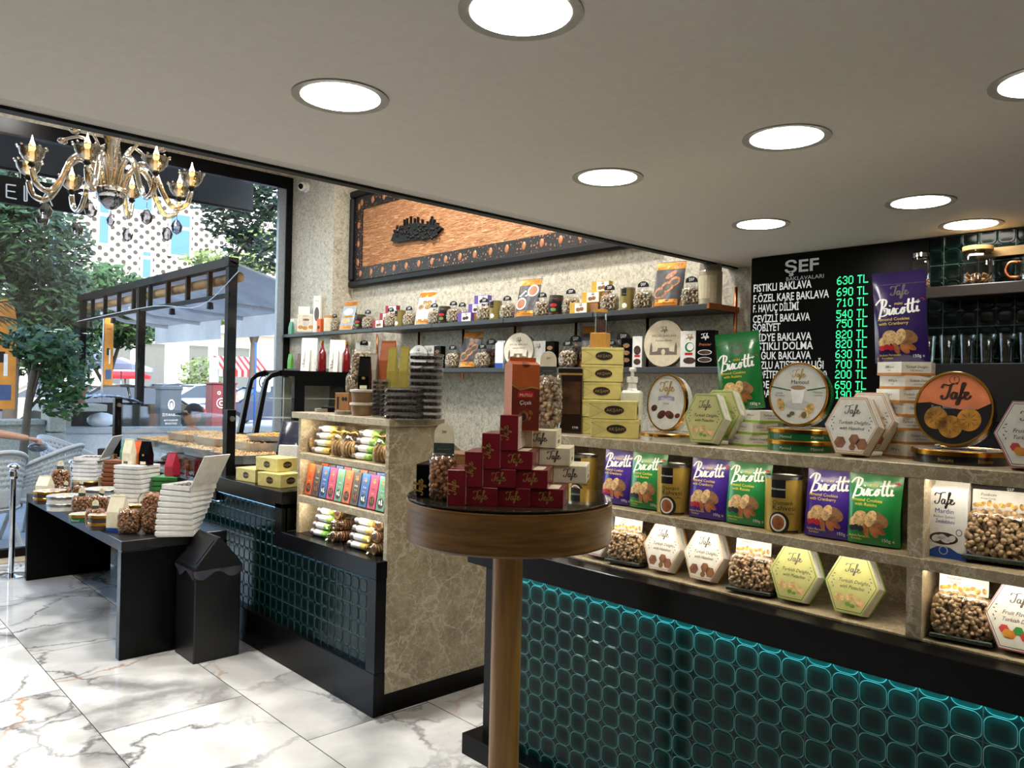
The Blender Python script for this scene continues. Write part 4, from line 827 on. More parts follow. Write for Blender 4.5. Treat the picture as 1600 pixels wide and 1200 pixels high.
# top shelf, left to right
def whisky(e, F, w, h, d): F.rect(-w/2, w/2, h*.9, h*.93, GOLDINK, 'gold_band'); F.rect(-w*.45, w*.45, h*.3, h*.8, M('dark_amber_print', (70, 44, 26), .3, var=.5, scale=20), 'label'); F.word('0700', w*.25, h*.08, .012, WINK)
p = P(884, 677, z=Z1); put('darkcarton', plain_box(.1, .09, .25, M('dark_brown_gloss', (38, 26, 20), .15, coat=.5), 'gift_carton', whisky), 'tall dark brown glossy carton left of the yellow pastry boxes', 'carton', (2.26, yc(866, 905, 2.22), Z1), rz=24)
ak = aksam(.158, .13, .064); h_ = .064
ya = yc(896, 964, 2.30)
for i, dy, lb in ((0, 0, 'bottom box hidden behind the front pair'), (1, .0, 'second from bottom behind the front pair'), (2, .004, 'third box from the bottom'), (3, .0, 'second box from the top'), (4, -.002, 'topmost box under the bamboo vase')):
    put('aksam', ak, 'pale yellow pastry box in the tall stack, '+lb, 'box', (2.345, ya+dy, Z1+i*(h_+.003)), rz=38+(-3, 2, -2, 1, 0)[i], group='pale yellow pastry boxes on the marble shelf')
yb_ = yc(918, 992, 2.2)
for i, lb in ((0, 'lower'), (1, 'upper')): put('aksam', ak, 'pale yellow pastry box in front of the tall stack, %s of two' % lb, 'box', (2.222, yb_-.012+.012*i, Z1+i*(h_+.003)), rz=34, group='pale yellow pastry boxes on the marble shelf', scale=(.85, 1.08, 1))
def vase():
    e = empty('bamboo_vase'); MB().cbox(-.032, .032, -.032, .032, 0, .058, .003).build('bamboo_base', M('bamboo', (186, 134, 56), .45, var=.15, stretch=(20, 20, 2)), e); MB().lathe([(.0, .058), (.024, .058), (.024, .14)], 24).build('glass_tube', GLASS, e)
    MB().lathe([(0, .059), (.021, .059), (.021, .11), (0, .112)], 20).build('coffee_filling', M('coffee_grains', (74, 46, 30), .8, var=.5, scale=200, bump=.4), e); MB().lathe([(.0, .138), (.027, .138), (.027, .15), (0, .15)], 24).build('lid', M('bamboo', (186, 134, 56)), e); return e
put('vase', vase, 'bamboo based glass vial of coffee on top of the yellow boxes', 'vase', (2.345, ya+.015, Z1+5*(h_+.003)), rz=24)
def soap():
    e = empty('soap_dispenser'); MB().cbox(-.026, .026, -.036, .036, 0, .15, .008).build('bottle_body', M('milky_plastic', (214, 212, 190), .3), e); m = MB(); m.lathe([(.02, .15), (.016, .158), (.015, .175), (.019, .176), (.019, .195), (.006, .197), (.006, .215)], 18); m.build('pump_collar', WHITEP, e)
    m = MB(); m.cbox(-.012, .03, -.01, .01, .213, .226, .003); m.box(-.034, -.01, -.006, .006, .214, .22); m.build('pump_head', WHITEP, e); return e
put('soap', soap, 'milky white pump soap dispenser right of the yellow pastry boxes', 'dispenser', (2.36, yc(972, 1004, 2.36), Z1), rz=30, scale=(1.1, 1.1, 1.14))
put('lt_date', lying_tin('date', .12, .028, .8), 'flat silver oval tin lying under the upright date tin', 'tin', (2.27, yc(1004, 1080, 2.25), Z1), rz=20)
put('st_date', standing_tin('date', .074, .1, .06), 'upright oval pearl tin with chocolate dates and gold rim', 'tin', (2.26, yc(1012, 1066, 2.235), Z1+.028), rz=8, tilt=5, half=.02)
for a, b, X, lb in ((1072, 1126, 2.2, 'front pale green hexagon box of the upright pair on the top shelf'), (1100, 1148, 2.275, 'rear pale green hexagon box of the upright pair on the top shelf')):
    put('hex_pistachio', hexbox('pistachio'), lb, 'box', (X, yc(a, b, X-.02)-.0, Z1+(.0 if X < 2.25 else .012)), rz=6, tilt=10, half=.03)
yh = yc(1128, 1212, 2.3)
for i, lb in ((0, 'bottom'), (1, 'middle'), (2, 'top')): put('hf_pis', hexflat('pistachio'), 'flat green edged hexagon box, %s of three under the green pouch' % lb, 'box', (2.34+.012*i, yh-.012*i, Z1+i*.0385), rz=4*i)
put('pouch_greenfilm', biscotti('green', .15, .26, .055, True), 'green film biscuit pouch standing on three hexagon boxes', 'pouch', (2.37, yc(1128, 1190, 2.34)+.01, Z1+.116), rz=16, roll=-6, half=.01)
ym = yc(1195, 1290, 2.25)
for i, lb in ((0, 'lower'), (1, 'upper')): put('lt_mam', lying_tin('mamoul', .105, .034), 'flat green lying tin, %s of two under the upright cup tin' % lb, 'tin', (2.29, ym-.01, Z1+i*.0345), rz=20)
put('st_mam', standing_tin('mamoul', .09, .098, .065), 'upright round pearl and green tin showing a coffee cup', 'tin', (2.275, yc(1205, 1285, 2.25), Z1+.069), rz=8, tilt=6, half=.02)
for a, b, X, lb in ((1292, 1368, 2.19, 'front cream hazelnut hexagon box of the upright pair on the top shelf'), (1322, 1388, 2.265, 'rear cream hazelnut hexagon box of the upright pair on the top shelf')):
    put('hex_hazelnut', hexbox('hazelnut'), lb, 'box', (X, yc(a, b, X-.02), Z1+(0 if X < 2.25 else .014)), rz=4, tilt=10, half=.03)
yh = yc(1378, 1455, 2.36)
for i in range(7): put('hf_haz', hexflat('hazelnut'), 'flat amber edged hexagon box, %s of the seven stacked under the purple pouch' % ('bottom', 'second from bottom', 'third from bottom', 'fourth from bottom', 'third from top', 'second from top', 'topmost')[i], 'box', (2.37+(-.012, .004, 0, .004, -.002, .003, .0)[i], yh+(-.02, .0, .004, .0, .003, 0, 0.004)[i], Z1+i*.0385), rz=(0, 8, -4, 5, -3, 4, 0)[i])
put('pouch_purplefilm', biscotti('purple', .142, .265, .055, True), 'dark purple film biscuit pouch on top of the hexagon box stack', 'pouch', (2.38, yc(1363, 1448, 2.36), Z1+.27), rz=18, roll=-3)
yt_ = yc(1432, 1545, 2.24)
put('lt_but', lying_tin('butter', .118, .036), 'flat black lying tin under the orange butter biscuit tin', 'tin', (2.3, yt_-.005, Z1), rz=20)
put('st_but', standing_tin('butter', .094, .1, .075), 'upright round tin, orange over black, with three butter biscuits', 'tin', (2.28, yc(1437, 1538, 2.25), Z1+.036), rz=8, tilt=8, half=.02)
put('hex_fruit', hexbox('fruit'), 'white fruit sweets hexagon box cut off at the right edge, top shelf', 'box', (2.19, yc(1562, 1655, 2.17), Z1), rz=12, tilt=10, half=.03)
# bar shelf: jars and glasses
p = P(1527, 440, x=3.92)
def clearjar(r, h, lidm, fill):
    def fn():
        e = empty('glass_jar'); MB().lathe([(0, .004), (r*.96, .004), (r, .012), (r, h*.72), (r*.8, h*.82), (r*.8, h*.9)], 28).build('glass_body', GLASS, e); MB().lathe([(r*.84, h*.88), (r*.88, h*.9), (r*.88, h), (0, h)], 24).build('lid', lidm, e)
        if fill:
            m = MB(); q = random.Random(3)
            for i in range(70): m.ell((q.uniform(-1, 1)*r*.62, q.uniform(-1, 1)*r*.62, q.uniform(.02, h*.3)), (.014, .004, .004), None, 5, 3, Matrix.Rotation(q.uniform(0, 6), 3, 'Z') @ Matrix.Rotation(q.uniform(-1, 1), 3, 'Y'))
            tag(m.build('dried_flowers', M('dried_flower', (168, 120, 70), .7, island=.6), e), None, None, None, 'stuff')
        return e
    return fn
put('jarA', clearjar(.07, .178, M('pale_wood', (190, 150, 92), .5), True), 'squat glass jar of dried flowers with wooden lid on the bar shelf', 'jar', (3.92, p.y, z_s))
p = P(1441, 440, x=3.92); put('jarB', clearjar(.042, .17, CHROME, True), 'narrow glass jar with metal lid behind the purple pouch', 'jar', (3.9, p.y, z_s))
def mug():
    e = empty('copper_mug'); MB().lathe([(0, .003), (.045, .003), (.05, .01), (.05, .11), (.046, .11), (.046, .01)], 24).build('mug_body', GLASS, e); MB().tube(spline([(0, .05, .09), (0, .085, .09), (0, .1, .06), (0, .085, .03), (0, .05, .025)], 4), .007, 8).build('handle', COPPER, e); return e
put('mug', mug, 'glass mug with copper handle on the bar shelf at the right edge', 'mug', (3.9, YX(1610, 3.9), z_s), rz=0)
def tumbler():
    e = empty('drinking_glass'); MB().lathe([(0, .002), (.028, .002), (.036, .13), (.0345, .13), (.027, .008), (0, .008)], 20).build('glass_body', GLASS, e); return e
for r_ in range(2):
    for i in range(6): put('tumb', tumbler, '%s drinking glass from the left in the %s row on the bar shelf' % (('first', 'second', 'third', 'fourth', 'fifth', 'sixth')[i], ('front', 'rear')[r_]), 'glass', (3.86+.1*r_, YX(1448+i*31, 3.86+.1*r_), z_g), group='drinking glasses on the bar shelf')
# ------------------------------------------------------------------ pedestal table goods
def tl(a, b, up=0.):                        # a right, b away from the viewer, in the table's own axes
    d = Vector((math.cos(YAW), math.sin(YAW), 0)); r = Vector((d.y, -d.x, 0)); v = Vector((tx_, ty_, tz+up))+r*a+d*b; return v
MAR = M('maroon_card', (112, 16, 30), .35, coat=.2); PINKP = M('pale_print', (214, 190, 178), .5)
def mbox(vert):
    w, h, d = (.052, .1, .155) if vert else (.098, .052, .155)
    def fn():
        e = empty('sweets_box'); MB().cbox(-d/2, d/2, -w/2, w/2, 0, h, .0012).build('carton_body', MAR, e); F = front(e, d)
        F.script('Tafe', 0, h*.5-(.0 if vert else .008), .026, GOLDINK, .085, rot=90 if vert else 0)
        if vert: S = side(e, w); S.rect(-d*.48, d*.48, h*.04, h*.96, PINKP, 'info_panel'); [S.word('Tafe lokum içindekiler', 0, h*(.8-.16*i), .008, GREYINK, off=.0008) for i in range(4)]
        else:
            S = side(e, w); S.discs([(.02, h*.5, .016, .016, 0), (.035, h*.35, .01, .01, 0)], GOLDINK, 'sweet_picture'); S.word('Turkish Delight', -.03, h*.4, .01, GOLDINK, shear=.2); T = Face(e, lambda u, v, o: (v, -u, h+o)); T.rect(-.035, .035, -.07, .03, CREAM, 'top_label'); T.word('Tafe', 0, -.04, .02, GREYINK, off=.0008)
        return e
    return fn
RZ = 38; fw = .0995; fb = -.26
def px2a(px, b): return ((px-788)/FPX)*(2.45+b)
pyr = [('v', 712, 0, 'upright, at the left end of the bottom row'), ('h', 749.5, 0, 'lying first in the bottom row'), ('h', 800.5, 0, 'lying second in the bottom row'), ('h', 852, 0, 'lying last in the bottom row'),
       ('v', 738, 1, 'upright, at the left end of the second row'), ('h', 777.5, 1, 'lying first in the second row'), ('h', 827, 1, 'lying last in the second row'), ('v', 764.5, 2, 'upright, at the left end of the third row'), ('h', 803, 2, 'lying in the third row'), ('v', 792, 3, 'upright at the very top of the pyramid')]
for kd, px, lv, lb in pyr:
    b = -.155; a = px2a(px, b-.07); loc = tl(a, b, lv*.0525); put('mar_'+kd, mbox(kd == 'v'), 'maroon sweets box with gold lettering, '+lb, 'box', loc, rz=RZ, group='maroon sweets boxes of the pyramid')
WB = M('ivory_box', (224, 216, 188), .4)
def wbox():
    w, h, d = .098, .052, .155; e = empty('sweets_box'); MB().cbox(-d/2, d/2, -w/2, w/2, 0, h, .0012).build('carton_body', WB, e); front(e, d).script('Tafe', 0, h*.34, .026, GREYINK, .1); S = side(e, w); S.word('Tafe sweets', 0, h*.55, .01, INK); S.rect(-.03, .03, h*.2, h*.4, GREYINK, 'barcode'); return e
for px, lv, b, lb in ((906, 1, -.015, 'right end of its second row'), (880, 2, -.015, 'right end of its third row'), (858, 3, -.015, 'right end of its top row'), (858, 0, -.015, 'right end of its bottom row'), (760, 0, -.015, 'left end of its bottom row'), (809, 0, -.015, 'middle of its bottom row'), (805, 1, -.015, 'middle of its second row'), (782, 1, -.015, 'left end of its second row'), (809, 2, -.015, 'left end of its third row'), (803, 3, -.015, 'left end of its top row')):
    if px in (805,): continue
    a = px2a(px-18, b-.06) if px > 850 else px2a(px, b)
    if lv == 1 and px == 782: a = px2a(815, b)
    put('ivory', wbox, 'ivory sweets box in the pyramid behind the maroon one, '+lb, 'box', tl(a, b, lv*.0525), rz=RZ, group='ivory sweets boxes behind the maroon pyramid')
OC = M('burnt_orange_card', (176, 86, 40), .35, coat=.2); BRC = M('chestnut_card', (104, 38, 22), .35, coat=.2)
def cicek(e, F, w, h):
    F.poly([(-w/2, .002), (w/2, .002), (w/2, h*.58), (w*.2, h*.6), (-w*.2, h*.56), (-w/2, h*.63)], BRC, 'chestnut_field', .0003)
    F.poly([(-w/2, h*.61), (-w*.2, h*.545), (w*.2, h*.585), (w/2, h*.565), (w/2, h*.585), (w*.2, h*.605), (-w*.2, h*.565), (-w/2, h*.635)], GOLDINK, 'gold_ribbon', .0008)
    F.poly([(-w*.3, h*.45), (w*.3, h*.45), (w*.28, h*.53), (0, h*.55), (-w*.28, h*.53)], RED, 'badge', .0006); F.word('MUTLU', 0, h*.468, w*.14, CREAM, off=.001); F.word('Çiçek', 0, h*.36, w*.19, WINK, off=.0008)
    F.discs([(-w*.08, h*.2, w*.17, w*.2, -30), (w*.2, h*.25, w*.1, w*.06, -50), (w*.16, h*.17, w*.08, w*.05, 60)], M('truffle_print', (150, 96, 56), .4, var=.4, scale=60), 'sweet_picture', .0008); F.disc(-w*.06, h*.19, w*.1, w*.13, M('cocoa_print', (44, 22, 16)), 'sweet_picture', .0012); F.disc(w*.0, h*.9, w*.14, w*.1, BRC, 'sticker', .0008)
put('cicek', gable(.085, .215, .07, OC, 'sweets_carton', .1, cicek), 'orange and chestnut carton with folded top crowning the maroon pyramid', 'carton', tl(px2a(804, -.13), -.13, .21), rz=66)
put('archbag', nutbag(.085, .165, .07, 260, .02, NUTL, 'arch', 'nut_bag', 5, .07), 'tall clear bag of pale nuts behind the orange carton', 'bag', tl(px2a(846, 0), .03, .21), rz=30)
put('archbagd', nutbag(.085, .13, .065, 220, .021, NUTD, 'arch', 'nut_bag', 6, .09, .06), 'clear almond bag with cream arch tag at the left of the pyramid', 'bag', tl(px2a(684, -.15), -.125, 0), rz=38)
def blk(e, F, w, h, d): F.script('Tafe', 0, h*.3, .03, GOLDINK, .12, rot=90); S = side(e, w); S.rect(-d*.45, d*.45, h*.1, h*.9, KRAFT, 'info_panel')
put('blackbox', plain_box(.045, .12, .1, BLACK, 'sweets_box', blk), 'black upright sweets box behind the almond bag on the round table', 'box', tl(px2a(662, -.02), -.03, 0), rz=38)
put('brownbox', plain_box(.1, .13, .075, M('brown_card', (120, 78, 52), .45), 'sweets_box', lambda e, F, w, h, d: (F.rect(-w*.46, w*.46, h*.1, h*.9, KRAFT, 'info_panel'), F.rect(.0, .035, h*.15, h*.4, INK, 'barcode', .0007))), 'brown box with printed back lying behind the almond bag', 'box', tl(px2a(706, .0)-.0, .03, .053), rz=36)
put('blackbox2', plain_box(.1, .14, .05, BLACK, 'sweets_box'), 'black box under the brown box on the round table', 'box', tl(px2a(706, .02), .03, 0), rz=36)
# ------------------------------------------------------------------ marble cabinet: bars, cartons, biscuits
def bar(c):
    cap = {'green': M('lime_wrap', (122, 178, 34), .3, coat=.3), 'yellow': M('straw_wrap', (206, 176, 78), .3, coat=.3)}[c]
    def fn():
        e = empty('snack_bar'); W = M('white_wrap', (222, 222, 216), .25, coat=.3)
        def tube(y0, y1, r0, r1, mat, name):
            m = MB().surf(lambda a, b: ((r0+(r1-r0)*b)*1.35*math.cos(a*6.283), y0+(y1-y0)*b, .017+(.0165*(r0+(r1-r0)*b)/.018)*math.sin(a*6.283)), 12, 4, True, None, True); m.build(name, mat, e)
        tube(.05, -.02, .018, .018, W, 'wrapper'); tube(-.02, -.06, .018, .0185, cap, 'coloured_end'); tube(.05, .068, .018, .009, BLACKM, 'dark_end'); tube(.068, .086, .009, .016, M('silver_twist', (150, 146, 150), .3, .5), 'twist'); tube(-.06, -.07, .0185, .009, cap, 'pinch'); tube(-.07, -.086, .009, .02, cap, 'twist')
        return e
    return fn
ORD = ('bottom', 'second', 'third', 'fourth', 'fifth', 'top')
def bars(c, px0, px1, X, z, n, where, lean=6, cols=1):
    for k in range(cols):
        for i in range(n): put('bar_'+c, bar(c), '%s ended white snack bar, %s%s in the %s' % (c, ORD[i] if i < n-1 else 'top', '' if k == 0 else ' of the rear column', where), 'snack bar', (X+k*.06+.012*i, yc(px0, px1, X)-.004*i, z+.0395*i), rz=lean, group='wrapped snack bars in the cabinet', scale=(1.15, 1.02, 1.18))
bars('yellow', 492, 526, 2.235, 1.2, 4, 'left stack of the top cabinet row'); bars('green', 556, 592, 2.235, 1.2, 4, 'right stack of the top cabinet row'); bars('green', 574, 602, 2.33, 1.2, 4, 'rear stack of the top cabinet row')
bars('green', 494, 526, 2.21, .745, 4, 'left stack of the bottom cabinet row'); bars('yellow', 552, 588, 2.20, .745, 4, 'middle stack of the bottom cabinet row'); bars('yellow', 572, 602, 2.3, .745, 4, 'rear right stack of the bottom cabinet row')
WAF = M('wafer_biscuit', (196, 160, 112), .6, var=.35, scale=70, island=.3); WAFD = M('brown_biscuit', (150, 106, 66), .6, var=.4, scale=70, island=.4)
def cookiebag():
    e = empty('biscuit_bag'); m = MB(); q = random.Random(5)
    for i in range(4): T = Matrix.Translation((q.uniform(-.004, .004), .03-.02*i, .045)) @ Matrix.Rotation(R(90+q.uniform(-14, 4)), 4, 'X') @ Matrix.Rotation(.4, 4, 'Z'); m.lathe([(0, 0), (.042, 0), (.045, .005), (.042, .011), (0, .012)], 18, T)
    m.build('biscuits', WAF, e); MB().surf(lambda a, b: ((.048 if b < .6 else .048-.04*min(1, (b-.6)*5) if b < .8 else .008+.2*(b-.8))*(1+.12*math.sin(a*44))*math.cos(a*6.283), (.044 if b < .6 else .044-.036*min(1, (b-.6)*5) if b < .8 else .008+.22*(b-.8))*(1+.12*math.cos(a*38))*math.sin(a*6.283), b*.165), 32, 16, True, None, True).build('clear_bag', BAG, e)
    m = MB(); m.tube([(-.012, -.012, .128), (-.012, .012, .128), (.012, .012, .128), (.012, -.012, .128)], .003, 6, None, True); m.tube(spline([(-.014, 0, .128), (-.02, .035, .136), (-.016, .055, .118)], 4), .004, 6); m.tube(spline([(-.014, 0, .128), (-.02, -.035, .134), (-.016, -.05, .12)], 4), .004, 6); m.build('gold_ribbon', GOLDINK, e); return e
for a, b, X, lb in ((474, 496, 2.235, 'leftmost'), (524, 542, 2.225, 'left of the middle pair'), (540, 560, 2.225, 'right of the middle pair'), (508, 532, 2.345, 'rear left'), (592, 606, 2.225, 'rightmost'), (554, 574, 2.35, 'rear right')):
    put('cookiebag', cookiebag, 'ribbon tied bag of wafer biscuits in the top cabinet row, '+lb, 'bag', (X, yc(a, b, X), 1.2), rz=25, tilt=6, group='ribbon tied biscuit bags', half=.03)
def biscpack():
    e = empty('biscuit_pack'); m = MB(); q = random.Random(8)
    for i in range(5): m.lathe([(0, 0), (.03, 0), (.032, .004), (.03, .01), (0, .011)], 14, Matrix.Translation((-.035+.016*i, 0, .031)) @ Matrix.Rotation(R(90), 4, 'Y'))
    m.build('biscuits', WAFD, e); MB().surf(lambda a, b: (-.075+.15*b, (.034 if .22 < b < .78 else .012+.03*abs(b-.5))*math.cos(a*6.283)*(1+.15*math.sin(a*50)), .034+(.033 if .22 < b < .78 else .01+.03*abs(b-.5))*math.sin(a*6.283)), 20, 12, True, None, True).build('clear_wrap', BAG, e); MB().lathe([(0, 0), (.02, 0), (.018, .002), (0, .003)], 14, Matrix.Translation((-.036, 0, .034)) @ Matrix.Rotation(R(-90), 4, 'Y')).build('dark_filling', CHOC, e); return e
k_ = 0
for a, b, X, n, nm in ((470, 492, 2.235, 3, 'left'), (524, 540, 2.215, 3, 'middle front'), (535, 552, 2.245, 2, 'middle rear'), (588, 606, 2.205, 3, 'right')):
    for i in range(n): put('biscpack', biscpack, 'clear wrapped brown biscuit pack, %s of the %s heap in the bottom cabinet row' % (('bottom', 'middle', 'top')[i] if n == 3 else ('bottom', 'top')[i], nm), 'biscuits', (X+.012*i, yc(a, b, X)+(-.01, .008, 0)[i], .745+.062*i*.98), rz=12*(i-1), group='wrapped biscuit packs in the bottom row', scale=(.9, .9, .9))
CB = {'orange': (206, 88, 34), 'brown': (74, 58, 52), 'blue': (46, 92, 160), 'pink': (192, 44, 92), 'mint': (88, 150, 120)}
def smallbox(c):
    mat = M('box_'+c, CB[c], .35, coat=.2)
    def d(e, F, w, h, dd):
        F.script('Tafe', 0, h*.76, .02, GOLDINK, .13); F.word('Draje', 0, h*.56, .014, INK if c == 'orange' else WINK if c != 'pink' else INK); F.word('Dragée', 0, h*.44, .01, YINK)
        F.disc(0, h*.22, .026, .026, INK if c in ('orange', 'blue') else CHOC, 'sweet_picture', .0006); F.discs([(-.01, h*.24, .008, .011, 20), (.01, h*.2, .009, .006, 0), (.008, h*.28, .005, .01, 0)], WHITEP if c in ('mint', 'blue') else ALM, 'sweet_picture', .001)
    return plain_box(.074, .04, .172, mat, 'dragee_box', d)
seq = ['orange', 'brown', 'blue', 'pink', 'mint']
for i in range(10):
    c = seq[i % 5]; put('sb_'+c, smallbox(c), '%s dragee box in the front cabinet row, %s %s one' % (c, 'left' if i < 5 else 'right', c), 'box', (2.205, 4.045-i*.0815, .961), tilt=9, group='coloured dragee boxes', half=.02)
for i in range(9):
    c = seq[i % 5]; put('sb_'+c, smallbox(c), '%s dragee box peeking out behind the front row, %s %s one' % (c, 'left' if i < 5 else 'right', c), 'box', (2.262, 4.0-i*.0815, .966), tilt=9, group='coloured dragee boxes behind the front row', half=.02)
# cabinet top
ZT = 1.43
def q3(px0, px1, X): return (X, yc(px0, px1, X), ZT)
put('kraftbox', plain_box(.1, .09, .115, KRAFT, 'kraft_box', lambda e, F, w, h, d: (F.rect(-.035, -.02, h*.2, h*.8, INK, 'print'), F.discs([(.01, h*.7, .01, .012, 0), (.03, h*.7, .01, .012, 0)], INK, 'print'))), 'brown kraft box at the left on the marble cabinet top', 'box', q3(530, 556, 2.36), rz=18)
def tub():
    e = empty('plastic_tub'); MB().lathe([(0, 0), (.052, 0), (.06, .06)], 28).build('tub_body', M('tub_film', (134, 104, 76), .25, coat=.4), e); MB().lathe([(.061, .055), (.065, .057), (.065, .067), (.058, .069), (0, .068)], 28).build('lid', M('milky_lid', (206, 200, 188), .3), e); return e
for i, lb in ((0, 'lower'), (1, 'upper')): put('tub', tub, 'round plastic tub with milky lid, %s of two on the cabinet' % lb, 'tub', (2.25, yc(547, 581, 2.24), ZT+.07*i), group='plastic tubs')
def clamshell(): 
    e = empty('date_box'); w, d, h = .2, .12, .034; MB().cbox(-d/2, d/2, -w/2, w/2, 0, h*.66, .006).build('tray', PLASTIC, e); MB().cbox(-d/2-.003, d/2+.003, -w/2-.003, w/2+.003, h*.62, h, .005).build('lid', PLASTIC, e)
    m = MB(); q = random.Random(2)
    for i in range(5):
        for j in range(8): m.ell((-d*.38+i*d*.19, -w*.42+j*w*.12, .013), (.013, .011, .011), None, 6, 4)
    tag(m.build('dates', M('date_skin', (52, 32, 24), .3, island=.4), e), None, None, None, 'stuff'); return e
on = ('bottom', 'second', 'third', 'fourth', 'fifth', 'sixth', 'seventh', 'eighth', 'ninth', 'top')
for i in range(10): put('clam', clamshell, 'clear date box, %s of the tall ten high stack' % on[i], 'box', (2.33, yc(640, 680, 2.3)+.01, ZT+i*.0325), rz=38+(i % 3-1)*1.5, group='clear date boxes, tall stack', scale=(.85, .75, .92))
for i in range(5): put('clam', clamshell, 'clear date box, %s of the low five high stack' % ('bottom', 'second', 'third', 'fourth', 'top')[i], 'box', (2.215, yc(608, 650, 2.2), ZT+i*.0315), rz=38+(i % 2)*2, group='clear date boxes, low stack', scale=(.8, .86, .9))
for i, (a, b) in enumerate(((577, 590), (589, 603))):
    o = put('clam', clamshell, 'clear date box stood on its short side, %s of two' % ('left', 'right')[i], 'box', (2.215+.0, yc(a, b, 2.21), ZT+.058), rz=38, group='date boxes stood on edge', scale=(.5, .95, 1)); o.rotation_euler = (R(90), 0, R(38)); o.location.z = ZT+.1*.97
put('archbag2', nutbag(.14, .215, .07, 420, .021, NUTL, 'tag', 'nut_bag', 9, .06, .045), 'tall clear pistachio bag with white neck above the plastic tubs', 'bag', (2.36, yc(551, 580, 2.35), ZT+.131), rz=52)
put('plinthbox', plain_box(.1, .09, .13, KRAFT, 'kraft_box'), 'kraft box under the tall pistachio bag on the cabinet', 'box', (2.36, yc(554, 583, 2.35), ZT), rz=24)
put('archbag3', nutbag(.07, .11, .05, 130, .022, NUTL, 'tag', 'nut_bag', 10, .03), 'small pistachio bag on the kraft box on the marble cabinet', 'bag', (2.36, yc(540, 556, 2.36), ZT+.115), rz=24, scale=(.8, .8, .9))
put('gb_black', gable(.075, .19, .05, BLACK, 'gift_carton', .6, lambda e, F, w, h: (F.rect(-w*.32, w*.32, h*.02, h*.12, CREAM, 'barcode'), F.disc(0, h*.34, .012, .008, GOLDINK, 'emblem'))), 'black tapered carton with barcode above the plastic tubs', 'carton', (2.262, yc(560, 574, 2.25), ZT+.139), rz=40, scale=(1, .8, .92))
put('gb_green', gable(.06, .24, .05, M('bottle_green', (20, 110, 52), .35), 'gift_carton', .45), 'dark green tapered carton behind the black one', 'carton', (2.395, yc(570, 586, 2.42), ZT+.09), rz=30)
put('gb_kraftw', gable(.06, .2, .05, M('grey_card', (160, 148, 134), .5), 'gift_carton', .45), 'grey tapered carton left of the orange one on the cabinet', 'carton', (2.35, yc(583, 596, 2.38), ZT+.135), rz=30)
put('gb_orange', gable(.085, .27, .06, M('orange_kraft', (164, 88, 46), .5), 'gift_carton', .4), 'tall orange tapered carton on the marble cabinet', 'carton', (2.41, yc(592, 616, 2.4), ZT+.135), rz=30)
put('riser', plain_box(.42, .11, .134, M('dark_riser', (60, 52, 44), .6), 'riser_box'), 'dark riser box behind the date boxes under the tall cartons', 'box', (2.395, yc(590, 640, 2.4), ZT))
for i, (a, b, X) in enumerate(((606, 620, 2.36), (624, 640, 2.345))): put('gb_olive', gable(.065, .235, .045, M('olive_card', (164, 148, 62), .45), 'gift_carton', .55), 'olive yellow tapered carton, %s of two behind the date boxes' % ('left', 'right')[i], 'carton', (X+.05, yc(a, b, X+.05), ZT+.135), rz=30, group='olive tapered cartons', scale=(1, .72, 1))
def disc_(): 
    e = empty('tape_roll'); MB().lathe([(.02, 0), (.045, 0), (.045, .02), (.02, .02), (.02, 0)], 24).build('roll', M('grey_tape', (140, 134, 120), .4), e); return e
put('tape', disc_, 'flat grey tape roll at the left end of the cabinet top', 'tape', q3(499, 512, 2.3)); put('tape', disc_, 'flat grey tape roll in front of the kraft box', 'tape', q3(529, 545, 2.22))
def terminal():
    e = empty('card_terminal'); MB().cbox(-.035, .035, -.08, .08, 0, .03, .006).build('body', BLACK, e); MB().cbox(-.025, .025, .0, .07, .03, .032, .001).build('screen', M('screen_grey', (70, 76, 80), .1), e); m = MB(); [m.cbox(-.024+.018*i, -.012+.018*i, -.07+.018*j, -.058+.018*j, .03, .033, .001) for i in range(3) for j in range(4)]; m.build('keys', GREYINK, e); return e
put('terminal', terminal, 'black card payment terminal at the rear left of the cabinet top', 'terminal', (2.36, 4.05, ZT), rz=50)
# ------------------------------------------------------------------ wall shelf goods
S1, S2 = 2.1155, 1.7425; XF = 4.04
def sh(px0, px1, X=XF): return yc(px0, px1, X)
def hgt(px, yt, X, z): return P(px, yt, x=X).z-z
sn = dict(w=.125, h=.115, d=.08, n=150, size=.022, nut=NUTL, head='tag', name='nut_bag')
def smallnuts(px0, px1, S, lb, X=4.07, s=1.0, dark=False, grp=None):
    put('sn_d' if dark else 'sn', nutbag(**dict(sn, nut=M('dark_nut', (112, 84, 62), .55, island=.5), seed=4) if dark else sn), lb, 'bag', (X, sh(px0, px1, X-.03), S), rz=12, group=grp or 'clear nut bags on the wall shelves', scale=(s, s, s))
U = 'black tagged nut bag on the upper wall shelf, '
for a, b, lb, X in ((510, 524, 'left of the teal grey pouch', 4.08), (541, 554, 'right of the teal grey pouch', 4.1), (561, 577, 'left of the red boxes', 4.05), (595, 614, 'right of the red boxes', 4.05), (626, 640, 'left of the baklava pouch', 4.08), (663, 682, 'right of the baklava pouch', 4.06), (695, 709, 'left of the purple boxes', 4.05), (709, 723, 'behind the purple boxes', 4.16),
                    (739, 761, 'right of the purple boxes', 4.05), (752, 766, 'rear one right of the purple boxes', 4.18), (776, 796, 'left of the coffee cup pouch', 4.07), (828, 853, 'right of the coffee cup pouch', 4.08), (873, 897, 'left of the gold boxes', 4.05), (930, 961, 'right of the gold boxes', 4.05), (985, 1011, 'left of the pastry pouch', 4.06), (1059, 1088, 'right of the pastry pouch', 4.06)):
    smallnuts(a, b, S1, U+lb, X)
